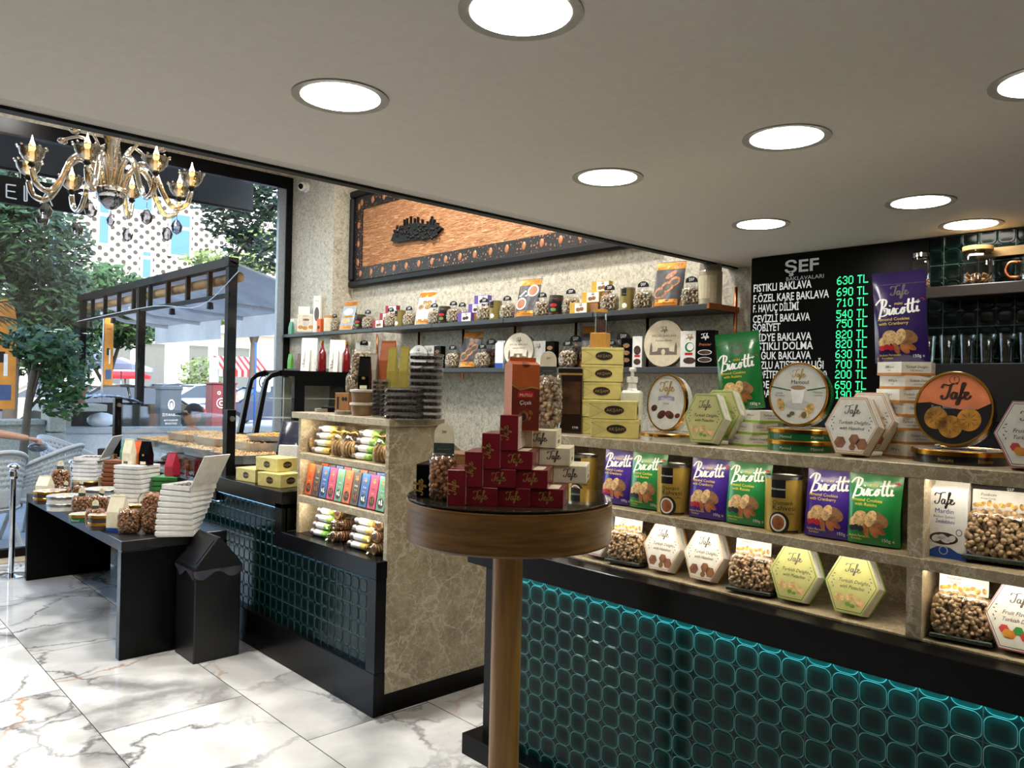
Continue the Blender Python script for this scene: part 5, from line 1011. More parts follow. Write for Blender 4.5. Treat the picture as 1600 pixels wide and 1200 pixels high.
for a, b, k_, lb in ((520, 546, 'tea', 'pale grey coffee pouch with orange bands, leftmost pouch on the upper wall shelf'), (640, 666, 'baklava', 'silver pouch with baklava pictures and orange bands on the upper wall shelf'), (794, 832, 'coffee', 'charcoal pouch with two coffee cups and orange bands on the upper wall shelf'), (1010, 1056, 'pastry', 'dark pouch with stuffed pastries and orange bands, rightmost pouch on the upper wall shelf')):
    put('sef_'+k_, sef_pouch(k_, .2, .3), lb, 'pouch', (4.04, sh(a, b, 4.0), S1), rz=10, tilt=13, half=.012, group='coffee pouches on the upper wall shelf')
for a, b, k_, X, lb in ((708, 742, 'pastry', 4.04, 'dark pastry pouch left of the round white tin on the lower wall shelf'), (895, 935, 'pastry', 4.12, 'dark pouch behind the bamboo vase on the lower wall shelf')):
    put('sef_'+k_, sef_pouch(k_), lb, 'pouch', (X, sh(a, b, X-.04), S2), rz=10, tilt=13, half=.012, group='coffee pouches on the lower wall shelf')
L = 'clear nut bag on the lower wall shelf, '
for a, b, lb, X, dk in ((691, 714, 'left of the dark pastry pouch', 4.05, 0), (737, 760, 'right of the dark pastry pouch', 4.05, 0), (752, 774, 'dark one left of the blue-footed carton', 4.14, 1), (870, 894, 'left of the yellow box stack', 4.05, 0), (886, 903, 'dark one left of the yellow box stack', 4.17, 1), (940, 960, 'right behind the yellow box stack', 4.15, 0), (956, 982, 'dark one right of the yellow box stack', 4.12, 1)):
    smallnuts(a, b, S2, L+lb, X, 1.05 if not dk else 1.3, bool(dk))
OLV = M('olive_tin', (132, 118, 62), .35, .3)
for a, b, lb in ((614, 626, 'right of the red boxes'), (762, 776, 'left of the coffee cup pouch'), (966, 984, 'left of the pastry pouch')): put('olvcan', coffee_can(.05, .15, OLV, True), 'olive gold coffee tin on the upper wall shelf, '+lb, 'tin', (4.06, sh(a, b, 4.04), S1), rz=20, group='olive coffee tins')
RJ = M('red_dark_tin', (54, 22, 20), .35)
for a, b, lb in ((551, 566, 'between nut bags near the teal grey pouch'), (682, 697, 'right of the baklava pouch'), (854, 873, 'left of the gold boxes')): put('rjar', jar(.055, .145, RJ, M('dark_green_lid', (52, 54, 36), .4), BLACKM, 'spice_tin'), 'dark red tin on the upper wall shelf, '+lb, 'tin', (4.06, sh(a, b, 4.04), S1), rz=20, group='dark red tins')
def cookietin(e, F, w, h, d): F.disc(0, h*.56, .04, .045, M('tin_cup_print', (196, 194, 186), .3), 'cup_picture'); F.disc(.0, h*.68, .038, .012, DKCOOK, 'cup_picture', .0008); F.discs([(-.06, h*.28, .028, .02, 0), (-.01, h*.24, .03, .02, 0), (.055, h*.3, .028, .02, 0)], M('biscuit_print', (190, 136, 60), .5), 'biscuit_picture', .0008); F.word('Second', 0, h*.85, .02, GREYINK)
put('ctin', plain_box(.19, .1, .2, M('ivory_tin', (216, 210, 192), .3, coat=.2), 'biscuit_tin', cookietin, .012), 'square ivory biscuit tin with coffee cup picture at the left shelf end', 'tin', (3.985, sh(460, 491, 3.975), S1), rz=52, scale=(.5, .92, .98))
put('wbx', plain_box(.12, .1, .07, WHITE), 'small white wrapped box on top of the ivory biscuit tin', 'box', (3.985, sh(463, 484, 3.985), S1+.197), rz=52, scale=(.5, 1, 1.1))
put('tallw', plain_box(.12, .07, .36, WHITE, 'carton', lambda e, F, w, h, d: (F.disc(0, h*.5, .04, .07, GREYINK, 'picture'), F.word('Second', 0, h*.85, .02, GREYINK))), 'tall white carton behind the ivory biscuit tin', 'carton', (4.035, sh(482, 500, 4.03)-.03, S1), rz=30, scale=(.5, .7, 1.05))
put('wthin', plain_box(.07, .05, .17, WHITE), 'thin white carton left of the ivory biscuit tin', 'carton', (4.044, sh(451, 460, 4.03), S1), rz=6)
put('mintg', gable(.06, .13, .05, M('mint_card', (88, 156, 118), .4), 'gift_carton', .5), 'small mint green tapered carton at the very left end of the upper shelf', 'carton', (4.0, sh(446, 455, 3.98), S1), rz=6, scale=(.7, 1, 1))
put('orb', plain_box(.055, .05, .135, ORANGE, 'carton', lambda e, F, w, h, d: F.disc(0, h*.35, .016, .018, INK, 'picture')), 'small orange box right of the ivory biscuit tin', 'box', (4.02, sh(492, 500, 4.0), S1), rz=12)
put('creamcan', jar(.048, .165, M('cream_tin', (206, 196, 168), .4), M('oak_lid', (180, 140, 84), .5), None, 'cream_tin'), 'cream tin with tan lid left of the teal grey pouch', 'tin', (4.04, sh(502, 515, 4.02), S1))
put('tallcan', jar(.07, .25, M('sand_tin', (156, 144, 120), .35, .2), M('grey_lid', (112, 106, 96), .4), M('beige_label', (186, 172, 140), .5), 'tall_tin', False), 'tall sand coloured tin at the right end of the upper wall shelf', 'tin', (4.09, sh(1089, 1116, 4.06), S1))
def openbox(c, inner):
    return plain_box(.15, .06, .075, M('card_'+c[0], c[1], .4), 'chocolate_box', lambda e, F, w, h, d: (F.rect(-w*.2, w*.48, h*.06, h*.94, WHITE, 'label_panel'), F.discs([(.0, h*.35, .02, .014, 0), (.03, h*.4, .018, .014, 0)], inner, 'sweet_picture', .0008), F.script('Tafe', .02, h*.7, .018, GREYINK, .1)))
for c, inner, lst in ((('crimson', (142, 26, 46)), DKCOOK, ((580, 597, 0, 0, 'front'), (584, 601, .05, .065, 'middle'), (587, 604, .09, .135, 'top'))), (('violet', (96, 74, 150)), CHOC, ((710, 737, 0, 0, 'front'), (723, 742, .05, .07, 'middle'), (726, 745, .09, .14, 'top'))), (('gold', (196, 158, 60)), DKCOOK, ((890, 912, 0, 0, 'front'), (896, 928, .05, .075, 'middle'), (904, 938, .09, .15, 'top')))):
    for a, b, dx, dz_, nm in lst: put('ob_'+c[0], openbox(c, inner), '%s %s sweets box stacked on the upper wall shelf' % (nm, c[0]), 'box', (4.04+dx, sh(a, b, 4.02), S1+dz_+.0), rz=12, group=c[0]+' sweets boxes', scale=(.9, .92, 1))
    for a, b, dx, dz_, nm in lst[1:]: put('obs', plain_box(.12, .06, .07, KRAFT, 'carton'), 'plain kraft carton under the %s %s box on the upper wall shelf' % (nm, c[0]), 'box', (4.04+dx+.05*0+.001, sh(a, b, 4.02), S1), rz=12, group='kraft cartons hidden under sweets boxes', scale=(.85, 1, dz_/.0705))
def roundtin(e, F): pass
def lidtin(r, t, mat, art=True):
    def fn():
        e = empty('round_tin'); T = Matrix.Translation((0, 0, r)) @ Matrix.Rotation(-math.pi/2, 4, 'Y'); MB().lathe([(0, -t/2), (r*.97, -t/2), (r*.97, t*.2)], 40, T).build('tin_body', M('tin_side', (120, 112, 92), .35), e); MB().lathe([(r*.97, t*.2), (r, t*.2), (r, t/2), (0, t/2)], 40, T).build('lid', mat, e); F = front(e, t)
        F.script('Tafe', 0, r*1.5, r*.22, GREYINK, .1); F.word('SPECIAL BAKLAVA', 0, r*1.27, r*.15, GREYINK); F.word('Kaymaklı Baklava', 0, r*1.08, r*.12, GREYINK)
        if art:
            B_ = M('sepia_ink', (104, 92, 78), .5); F.poly([(-r*.65, r*.5), (r*.65, r*.5), (r*.6, r*.62), (r*.3, r*.66), (r*.28, r*.8), (-r*.28, r*.8), (-r*.3, r*.66), (-r*.6, r*.62)], B_, 'palace_picture'); [F.poly([(x-r*.07, r*.5), (x+r*.07, r*.5), (x+r*.06, r*.85), (x, r*1.05), (x-r*.06, r*.85)], B_, 'tower_picture', .0006) for x in (-r*.62, r*.62)]; F.disc(0, r*.62, r*.1, r*.13, M('tin_cream', (206, 192, 164), .4), 'arch_picture', .0008)
        return e
    return fn
TC = M('tin_cream', (206, 192, 164), .4)
put('rt_big', lidtin(.15, .07, TC), 'round cream tin with sepia palace picture near the right end of the lower shelf', 'tin', (4.06, sh(1004, 1060, 4.02), S2), rz=14, tilt=4, scale=(.88, .88, .98), half=.03)
put('rt_mid', lidtin(.13, .06, M('tin_ivory', (212, 204, 184), .4)), 'round ivory tin behind the orange carton on the lower wall shelf', 'tin', (4.06, sh(788, 826, 4.03), S2), rz=14, tilt=4, half=.03)
put('rt_sml', lidtin(.1, .05, M('tin_white', (216, 216, 210), .3), False), 'round white tin behind the date box stack on the lower wall shelf', 'tin', (4.08, sh(636, 664, 4.05), S2), rz=14, tilt=4, scale=(1, 1.05, 1), half=.03)
def premier(e, F, w, h, d): F.script('Tafe', 0, h*.78, .03, WINK, .1); F.word('Premier', 0, h*.58, .024, M('copper_ink', (190, 110, 60)), shear=.2); F.discs([(0, h*.4, .045, .016, 0), (0, h*.2, .045, .016, 0)], WINK, 'frame_line'); F.discs([(0, h*.4, .04, .013, 0), (0, h*.2, .04, .013, 0)], CHOC, 'chocolate_picture', .0009)
put('premier', plain_box(.12, .06, .22, BLACK, 'chocolate_box', premier), 'black chocolate box with two ovals at the right end of the lower shelf', 'box', (4.06, sh(1086, 1112, 4.03), S2), rz=10)
put('coco', plain_box(.12, .06, .22, WHITE, 'chocolate_box', lambda e, F, w, h, d: (F.script('Tafe', 0, h*.78, .03, GOLDINK, .1), F.disc(0, h*.55, .03, .03, GREEN, 'coconut_picture'), F.disc(.005, h*.56, .022, .022, WHITEP, 'coconut_picture', .0008), F.rect(-.03, .02, h*.33, h*.4, RED, 'band'), F.disc(0, h*.18, .04, .02, CHOC, 'chocolate_picture'))), 'white coconut chocolate box right of the round palace tin', 'box', (4.06, sh(1064, 1086, 4.03), S2), rz=10)
put('coco2', plain_box(.07, .06, .2, WHITE, 'chocolate_box', lambda e, F, w, h, d: (F.disc(0, h*.55, .025, .03, CHOC, 'coconut_picture'), F.rect(-.02, .02, h*.33, h*.4, RED, 'band'), F.disc(0, h*.18, .025, .02, CHOC, 'chocolate_picture'))), 'white chocolate box with red band left of the round palace tin', 'box', (4.06, sh(987, 1000, 4.03), S2), rz=10)
put('dkb1', plain_box(.08, .06, .19, BLACK, 'chocolate_box', lambda e, F, w, h, d: F.discs([(0, h*(.25+.25*i), .025, .015, 0) for i in range(3)], DKCOOK, 'chocolate_picture')), 'black chocolate box right of the dark nut bag, near the soap dispenser', 'box', (4.06, sh(968, 985, 4.03), S2), rz=10)
put('dkb1', None, 'black chocolate box right of the round ivory tin', 'box', (4.06, sh(848, 866, 4.03), S2), rz=10); put('dkb1', None, 'black chocolate box right of the small round white tin', 'box', (4.09, sh(676, 690, 4.07), S2), rz=10)
put('wbig', plain_box(.14, .06, .2, WHITE, 'carton', lambda e, F, w, h, d: F.script('Tafe', 0, h*.75, .03, GREYINK, .08)), 'white carton right of the round ivory tin on the lower wall shelf', 'carton', (4.12, sh(828, 850, 4.09), S2), rz=10); put('wbig', None, 'white carton right of the small round white tin on the lower wall shelf', 'carton', (4.14, sh(660, 680, 4.11), S2), rz=10)
put('mard2', gable(.075, .21, .06, WHITEP, 'almond_carton', .12, None, M('royal_blue', (30, 74, 160), .4)), 'white carton with blue foot left of the round ivory tin', 'carton', (4.05, sh(773, 786, 4.03), S2), rz=12)
put('gb_lime', gable(.07, .16, .05, M('lime_card', (92, 160, 52), .4), 'gift_carton', .5), 'lime green tapered carton at the left end of the lower shelf', 'carton', (4.0, sh(445, 453, 3.97), S2), rz=12, scale=(.7, .8, 1)); put('gb_brn', gable(.06, .16, .05, M('brown_kraft', (110, 82, 62), .5), 'gift_carton', .6), 'brown tapered carton near the left end of the lower shelf', 'carton', (4.01, sh(459, 467, 3.98), S2), rz=12, scale=(.7, .8, 1))
# easel backed cards and red bottles on the fridge
def easel():
    e = empty('easel_card'); MB().cbox(-.004, .004, -.075, .075, 0, .34, .001).build('card', WHITE, e, None, (0, R(10), 0)); MB().prism([(-.012, 0), (-.10, 0), (-.03, .22), (.022, .22)], -.022, .022, 1).build('easel_leg', M('card_shade', (206, 202, 190), .5), e)
    m = MB(); m.prism([(-.035, .07), (.02, .07), (.012, .08), (-.03, .08)], -.0135, -.012, 0); m.box(-.0135, -.012, -.012, -.006, .08, .2); m.ell((-.0125, -.009, .11), (.002, .012, .02), None, 8, 6); o = m.build('fork_cutout', M('cutout_shade', (150, 144, 130), .7), e); o.location = (-.012, .045, 0); o.rotation_euler = (0, R(10), 0); return e
ze = zt_
for px, lb in ((482, 'white easel-backed card left of the left red bottle'), (526, 'white easel-backed card between the two red bottles'), (566, 'grey white easel-backed card right of the right red bottle')):
    q = P(px, 560, y=fy+.22); put('easel', easel, lb, 'card stand', (q.x, fy+.22, ze), rz=50, group='easel cards on the fridge', scale=(.8, .95, .92))
REDG = M('pomegranate_glass', (104, 14, 20), .08, coat=.6)
for px, lb in ((503, 'left dark red bottle with gold cap on the fridge'), (541, 'right dark red bottle with gold cap on the fridge')): q = P(px, 570, y=fy+.1); put('redbottle', bottle(.04, .285, REDG, GOLD), lb, 'bottle', (q.x, fy+.1, ze), group='red bottles on the fridge')
# ------------------------------------------------------------------ left counter: trays, boxes, screen
def tray(w=.42, d=.52, h=.06):
    e = empty('baklava_tray'); pts = []
    for cx, cy, a0 in ((d/2, w/2, 0), (-d/2, w/2, 90), (-d/2, -w/2, 180), (d/2, -w/2, 270)):
        for i in range(5): a = R(a0+22.5*i); r = .09; pts.append((cx-math.copysign(r, cx)+r*math.cos(a), cy-math.copysign(r, cy)+r*math.sin(a)))
    n = len(pts); m = MB(); o = [(x*1.0, y*1.0, h) for x, y in pts]; b = [(x*.93, y*.93, 0) for x, y in pts]; i_ = [(x*.97, y*.97, h) for x, y in pts]; j_ = [(x*.94, y*.94, h*.6) for x, y in pts]
    m.add(b+o+i_+j_, [(k*n+i, k*n+(i+1) % n, (k+1)*n+(i+1) % n, (k+1)*n+i) for k in range(3) for i in range(n)]+[tuple(range(n))[::-1]]); m.build('tray_pan', M('tin_pan', (190, 194, 196), .3, .6), e)
    m = MB(); q = random.Random(4); s = .042
    for i in range(-6, 7):
        for j in range(-6, 7):
            x, y = i*s, j*s
            if abs(x) < d*.46 and abs(y) < w*.46 and not (abs(x) > d*.36 and abs(y) > w*.33):
                m.cbox(-s*.42, s*.42, -s*.42, s*.42, 0, .024, .009, Matrix.Translation((x, y, h*.55+q.uniform(0, .006))) @ Matrix.Rotation(R(q.uniform(-3, 3)), 4, 'Z')); m.ell((x+.002, y, h*.55+.027), (.013, .011, .006), None, 6, 4)
    tag(m.build('baklava_pieces', M('baklava_pastry', (224, 178, 112), .3, var=.35, scale=60, island=.6), e), None, None, None, 'stuff'); return e
tray_n = 0
for i, y in enumerate((5.42, 5.95, 6.48, 7.01)): put('tray', tray, 'baklava tray in the front lower row, %s from the near guard post' % ('first', 'second', 'third', 'fourth')[i], 'tray', (2.46, y, 1.03), rz=90, group='baklava trays, lower row')
for i, y in enumerate((5.42, 5.95)): put('tray', tray, 'baklava tray in the rear lower row, %s from the near guard post' % ('first', 'second')[i], 'tray', (2.90, y-.12, 1.03), rz=90, group='baklava trays, rear lower row', scale=(1, .95, 1))
for i, (x, y) in enumerate(((2.66, 5.62), (2.62, 6.15), (2.6, 6.68))): put('tray', tray, 'baklava tray of the upper row resting across the lower ones, %s from the near post' % ('first', 'second', 'third')[i], 'tray', (x, y, 1.094+.0), rz=90, group='baklava trays, upper row')
def rtray():
    e = empty('round_tray'); MB().lathe([(0, 0), (.17, 0), (.2, .04), (.195, .04), (.165, .006), (0, .006)], 32).build('tray_pan', M('tin_pan', (190, 194, 196), .3, .6), e); m = MB(); q = random.Random(6)
    for i in range(110): a = i*2.4; r = .165*math.sqrt(i/110); m.ell((r*math.cos(a), r*math.sin(a), .03+.02*(1-r/.17)), (.02, .011, .009), None, 6, 4, Matrix.Rotation(q.uniform(0, 6), 3, 'Z'))
    tag(m.build('pastry_pieces', M('kadayif', (206, 150, 52), .4, var=.4, scale=80, island=.4), e), None, None, None, 'stuff'); return e
q = P(400, 676, z=1.22); put('rtray', rtray, 'round tray of golden shredded pastry right of the near guard post', 'tray', (2.70, 5.52, 1.165))
tag(B(2.22, 2.68, 5.12, 7.3, 1.012, 1.024).build('glass_shelf', GLASS), 'glass shelf carrying the front row of baklava trays behind the guard glass', 'shelf')
tag(B(2.69, 3.12, 5.0, 6.15, 1.012, 1.024).build('glass_shelf', GLASS), 'shorter glass shelf carrying the rear baklava trays near the touch screen', 'shelf')
m = furn('shelf_support', (2.6, 6.2, .8), 'black frame holding up the glass shelf under the baklava trays', 'support')
for i, (x, y) in enumerate(((2.24, 5.14), (2.24, 7.28), (2.68, 5.14), (2.68, 7.28), (3.1, 5.14), (3.1, 6.1))): wpart(B(x-.015, x+.015, y-.015, y+.015, .8, 1.012), 'leg', BLACK, m)
wpart(B(2.665, 2.695, 5.14, 7.28, .99, 1.012), 'rail', BLACK, m)
def bucket():
    e = empty('copper_pot'); MB().lathe([(0, 0), (.11, 0), (.12, .03), (.115, .17), (.12, .185), (.11, .185), (.1, .16), (0, .16)], 28).build('pot', M('amber_copper', (140, 76, 38), .25, .5, var=.4), e); return e
for i, y in enumerate((5.35, 5.68, 6.01, 6.34, 6.67)): put('bucket', bucket, 'copper brown pot under the baklava trays, %s from the near end' % ('first', 'second', 'third', 'fourth', 'fifth')[i], 'pot', (2.45, y, .801), group='copper pots under the trays')
akb = aksam(.215, .15, .08); zk = .97
y1k = P(370+10, 800, x=2.12).y
for a, X, y, z, lb in ((0, 2.21, 4.76, zk, 'left one of the lower pair'), (1, 2.215, 4.40+.05, zk, 'right one of the lower pair'), (2, 2.25, 4.56, zk+.083, 'the one lying across the pair')): put('aksam2', akb, 'pale yellow pastry box on the black counter end, '+lb, 'box', (X, y, z), rz=(8, 12, 10)[a], group='pastry boxes on the counter end')
ps = P(452, 692, y=4.62); pos = tag(empty('pos_screen', (2.53, 4.86, .97), 0), 'black touch screen till tilted back beside the marble cabinet', 'screen'); pos.rotation_euler = (0, 0, R(46))
o = MB().cbox(-.012, .012, -.16, .16, .16, .42, .006).build('housing', BLACK, pos, None, (R(0), R(32), 0)); o2 = MB().cbox(-.0145, -.012, -.145, .145, .175, .405, .001).build('screen', M('dark_screen', (14, 20, 40), .05, coat=.5), pos, None, (0, R(32), 0))
MB().tube([(.0, 0, .02), (.02, 0, .12), (.14, 0, .22)], .025, 10).build('stand', BLACK, pos); MB().cbox(-.09, .11, -.1, .1, 0, .02, .004).build('base', BLACK, pos)
def napk():
    e = empty('napkin_stack'); MB().cbox(-.05, .05, -.08, .08, 0, .2, .006).build('napkins', M('napkin_paper', (214, 212, 208), .8, bump=.15, scale=60), e); front(e, .1).word('ŞEF', 0, .13, .03, M('pale_grey_ink', (184, 182, 178))); return e
put('napk', napk, 'stack of white paper napkins under the touch screen', 'napkins', (2.40, 4.72, zk), rz=40, tilt=12, half=.05, scale=(.6, .8, 1.05))
# ------------------------------------------------------------------ goods on the long black table
TT = TZ+.0005
def tp_(px, py, z=TT): return P(px, py, z=z)
def onT(px, py, back): p = tp_(px, py); d = Vector((p.x, p.y, 0)).normalized(); return Vector((p.x, p.y, TT))+d*back
BOXW = M('box_white', (226, 225, 220), .4)
def sweetbox(w, d, h, mat, opened=False):
    def fn():
        e = empty('sweets_box'); 
        if not opened: MB().cbox(-d/2+.005, d/2-.005, -w/2+.005, w/2-.005, 0, h*.9, .002).build('carton', mat, e); MB().cbox(-d/2-.001, d/2+.001, -w/2-.001, w/2+.001, h*.28, h*.985, .0015).build('lid', mat, e)
        else:
            m = MB(); m.box(-d/2, d/2, -w/2, w/2, 0, .006); m.box(-d/2, -d/2+.004, -w/2, w/2, 0, h); m.box(d/2-.004, d/2, -w/2, w/2, 0, h); m.box(-d/2, d/2, -w/2, -w/2+.004, 0, h); m.box(-d/2, d/2, w/2-.004, w/2, 0, h); m.build('carton', mat, e)
            m = MB(); [m.ell((-d*.34+i*d*.17, -w*.34+j*w*.17, h*.55), (d*.07, w*.07, h*.3), None, 8, 5) for i in range(5) for j in range(5)]; m.build('sweets', M('dark_truffle', (70, 56, 50), .5, island=.5), e)
            T = Matrix.Translation((0, -w/2, h)) @ Matrix.Rotation(R(28), 4, 'X'); lid = MB().cbox(-d/2, d/2, -.006, 0, 0, w*.95, .001, T).build('lid', mat, e)
            F = Face(e, lambda u, v, o: tuple(T @ Vector((u, o, v)))); F.word('ŞEF', 0, w*.5, w*.07, M('pale_grey_ink', (184, 182, 178))); F.disc(0, w*.3, w*.07, w*.1, M('pale_grey_ink', (184, 182, 178)), 'tulip_emblem'); F.word('ailece paylaşılan lezzet', 0, w*.62, w*.03, GREYINK)
        return e
    return fn
NTH = ('bottom', 'second', 'third', 'fourth', 'fifth', 'sixth', 'seventh', 'eighth', 'ninth')
def stack(key, n, base, rz0, drz, w, d, h, mat, what, grp, opened=False, shift=(0, 0)):
    for i in range(n):
        op = opened and i == n-1
        put(key+('o' if op else ''), sweetbox(w, d, h*.98, mat, op), '%s %s, %s' % (what[0], 'open on '+what[1] if op else 'in '+what[1], 'topmost' if i == n-1 else NTH[i]+' from bottom' if i else 'lowest'), 'box', (base.x+shift[0]*i, base.y+shift[1]*i, TT+.0003+h*i), rz=rz0+drz*i, group=grp)
b = onT(278, 840, .125); stack('wbs', 9, b, 60, -4.2, .215, .215, .0335, BOXW, ('white sweets box', 'the near white stack at the table end'), 'white boxes of the near stack', True, (.006, -.004))
b = onT(213, 795, .14); stack('wbs', 9, Vector((b.x-.0, b.y, 0)), 50, -2.5, .215, .215, .0335, BOXW, ('white sweets box', 'the middle white stack under small cartons'), 'white boxes of the middle stack'); zm = TT+.0335*9
bmid = b
b = onT(143, 762, .14); put('lt_far', lying_tin('brown', .15, .05), 'wide dark round tin under the far white box stack', 'tin', (b.x, b.y, TT))
for i in range(6): put('wbso' if i == 5 else 'wbs', None, 'white sweets box %s, %s' % ('with open lid on the far white stack' if i == 5 else 'in the far white stack on the round tin', 'topmost' if i == 5 else NTH[i]+' from bottom' if i else 'lowest'), 'box', (b.x, b.y, TT+.051+.0335*i), rz=45+(-2 if i < 5 else 2)*i*.8, group='white boxes of the far stack')
b = onT(184, 776, .2); CBX = M('chestnut_box', (128, 74, 44), .4); stack('cbs', 8, b, 50, -2.5, .2, .2, .034, CBX, ('chestnut brown sweets box', 'the brown stack between white stacks'), 'brown boxes stack', False, (.004, -.003)); bbr = b; zbr = TT+.034*8+.001
b = onT(262, 800, .33); GBX = M('green_box', (52, 122, 62), .4); stack('gbs', 6, b, 56, -2, .2, .2, .036, GBX, ('green sweets box', 'the green stack behind the near white stack'), 'green boxes stack', False, (.003, -.003)); bgr = b; zgr = TT+.036*6+.001
put('g_red', gable(.085, .17, .07, M('raspberry_card', (176, 40, 62), .4), 'gift_carton', .6), 'raspberry red tapered carton on the green box stack', 'carton', (bgr.x+.02, bgr.y-.02, zgr), rz=20)
put('g_grn', gable(.08, .15, .07, M('moss_card', (52, 120, 72), .4), 'gift_carton', .6), 'small green tapered carton on the brown box stack', 'carton', (bbr.x+.05, bbr.y-.04, zbr), rz=20)
put('g_wht', gable(.075, .185, .06, CREAM, 'gift_carton', .55, lambda e, F, w, h: F.rect(-w*.3, w*.2, h*.04, h*.14, GREYINK, 'barcode')), 'cream tapered carton on the middle white stack', 'carton', (bmid.x-.05, bmid.y+.02, zm), rz=30)
put('g_org', gable(.07, .17, .06, ORANGE, 'gift_carton', .55), 'orange tapered carton between the cream and black ones on the white stack', 'carton', (bmid.x+.02, bmid.y+.025, zm), rz=30)
put('g_blk', gable(.08, .17, .06, BLACK, 'gift_carton', .55, lambda e, F, w, h: (F.rect(-w*.3, w*.3, h*.03, h*.15, CREAM, 'barcode'), F.disc(0, h*.42, .01, .008, GOLDINK, 'emblem'))), 'black tapered carton at the right of the middle white stack', 'carton', (bmid.x+.04, bmid.y-.06, zm), rz=30)
put('ambot', bottle(.042, .3, REDG, GOLD), 'dark red bottle between the green stack and the near white stack', 'bottle', tuple(onT(292, 800, .36)), scale=(1, 1, .98)); 
bq = onT(178, 775, .38); put('ambot', None, 'gold capped bottle behind the brown box stack', 'bottle', (bq.x, bq.y, TT)); bq = onT(252, 790, .52); put('ambot', None, 'gold capped bottle behind the green box stack', 'bottle', (min(bq.x, 1.98), bq.y, TT), scale=(1, 1, .92))
ALB = dict(w=.12, h=.235, d=.08, n=520, size=.02, nut=NUTD, head='none', name='almond_bag', seed=11)
put('alm_t', nutbag(**ALB), 'tall clear almond bag at the table end left of the near white stack', 'bag', tuple(onT(237, 836, .06)), rz=48)
put('alm_t2', nutbag(**dict(ALB, n=300, head='arch', headh=.06, hw=.05, w=.13, h=.19)), 'tall almond bag with arch tag at the far left of the black table', 'bag', tuple(onT(94, 772, .06)), rz=50)
put('alm_s', nutbag(**dict(ALB, h=.14, w=.13, n=300, seed=12)), 'short clear almond bag at the table end beside the tall one', 'bag', tuple(onT(202, 836, .06)), rz=50)
put('wg', gable(.1, .215, .08, CREAM, 'gift_carton', .45, None, M('royal_blue', (30, 74, 160), .4)), 'cream tapered carton with blue foot beside the short almond bag', 'carton', tuple(onT(184, 832, .06)), rz=40)
put('wg2', gable(.1, .16, .08, CREAM, 'gift_carton', .45), 'cream tapered carton at the far left corner of the black table', 'carton', tuple(onT(70, 778, .08)), rz=40)
for i in range(2): p = onT(161, 830, .1); put('lt_brn', lying_tin('brown', .085, .045), 'brown round tin near the table front edge, %s of two' % ('lower', 'upper')[i], 'tin', (p.x, p.y, TT+.0455*i), group='brown tins')
for i in range(2): p = onT(100, 799, .1); put('lt_prl', lying_tin('pearl', .11, .05), 'pearl white round tin at the table front edge, %s of two' % ('lower', 'upper')[i], 'tin', (p.x, p.y, TT+.0505*i), group='pearl tins')
for i in range(2): p = onT(78, 788, .1); put('lt_brn2', lying_tin('brown', .11, .045), 'brown orange round tin at the far left of the table, %s of two' % ('lower', 'upper')[i], 'tin', (p.x, p.y, TT+.0455*i), group='far brown tins')
p = onT(129, 818, .1); put('lt_grn', lying_tin('mamoul', .08, .05), 'green round tin at the table front edge between nut bags', 'tin', (p.x, p.y, TT))
p = onT(211, 800, .1); put('lt_grn2', lying_tin('mamoul', .1, .04), 'flat green tin behind the cream carton with blue foot', 'tin', (p.x+.02, p.y+.04, TT))
for i in range(2): p = onT(160, 785, .12); put('lt_prl2', lying_tin('pearl', .13, .045), 'wide white lidded round tin in front of the brown stack, %s of two' % ('lower', 'upper')[i], 'tin', (p.x, p.y, TT+.0455*i), group='wide white tins')
tb = dict(w=.115, h=.11, d=.08, n=170, size=.02, nut=NUTD, head='arch', name='nut_bag', headh=.05, hw=.04)
for px, py, lb, sc_, X in ((149, 826, 'at the table front edge left of the brown tins', 1, 0), (128, 806, 'behind the green tin at the table edge', 1.1, 0), (153, 800, 'in the middle behind the front nut bags', .9, .05), (177, 806, 'leaning behind the brown tins', .9, .02), (98, 782, 'behind the pearl tins', .8, .06), (122, 780, 'in front of the far white stack', .8, .06)):
    p = onT(px, py, .07+X); put('tnb', nutbag(**tb), 'small nut bag with arch tag, '+lb, 'bag', tuple(p), rz=50, roll=12 if sc_ < 1 else 0, scale=(sc_,)*3, group='small nut bags on the black table')
put('goldbox', plain_box(.07, .05, .13, M('gold_tin', (176, 160, 120), .3, .4), 'tin_box'), 'upright gold and black tin box left of the brown stack', 'box', tuple(onT(162, 772, .08)), rz=50)
p = onT(230, 800, .16); put('rtub', standing_tin('date', .06, .06, .035), 'small upright round tin behind the tall almond bag', 'tin', tuple(p), rz=50)
# ------------------------------------------------------------------ chandelier
ch = tag(empty('chandelier', (1.33, 4.78, 2.635)), 'amber glass chandelier with candle bulbs and crystal drops before the window', 'chandelier')
k = NT('amber_crystal'); k.b.inputs['Base Color'].default_value = lin((232, 196, 128)); nz = k.noise(40, 2, k.coord()); k.l(k.ramp(nz, [(.3, lin((206, 160, 84))), (.7, lin((248, 226, 176)))]), k.b.inputs['Base Color']); k.b.inputs['Roughness'].default_value = .08; k.b.inputs['Transmission Weight'].default_value = .55; k.b.inputs['IOR'].default_value = 1.3; AMB = clear('amber_glass', (.95, .76, .42), .5, .08, .25, .12)
CRY = clear('crystal', (.55, .55, .6), .5, .02); FLAME = glow('candle_bulb', (255, 220, 165), 7)
MB().lathe([(.0, -.06), (.04, -.055), (.085, -.02), (.095, .02), (.09, .03), (.0, .03)], 24, None, True).build('bowl', CHROME, ch); MB().lathe([(0, -.1), (.03, -.09), (.07, -.05), (.075, -.03)], 20, None, True).build('lower_dish', CRY, ch)
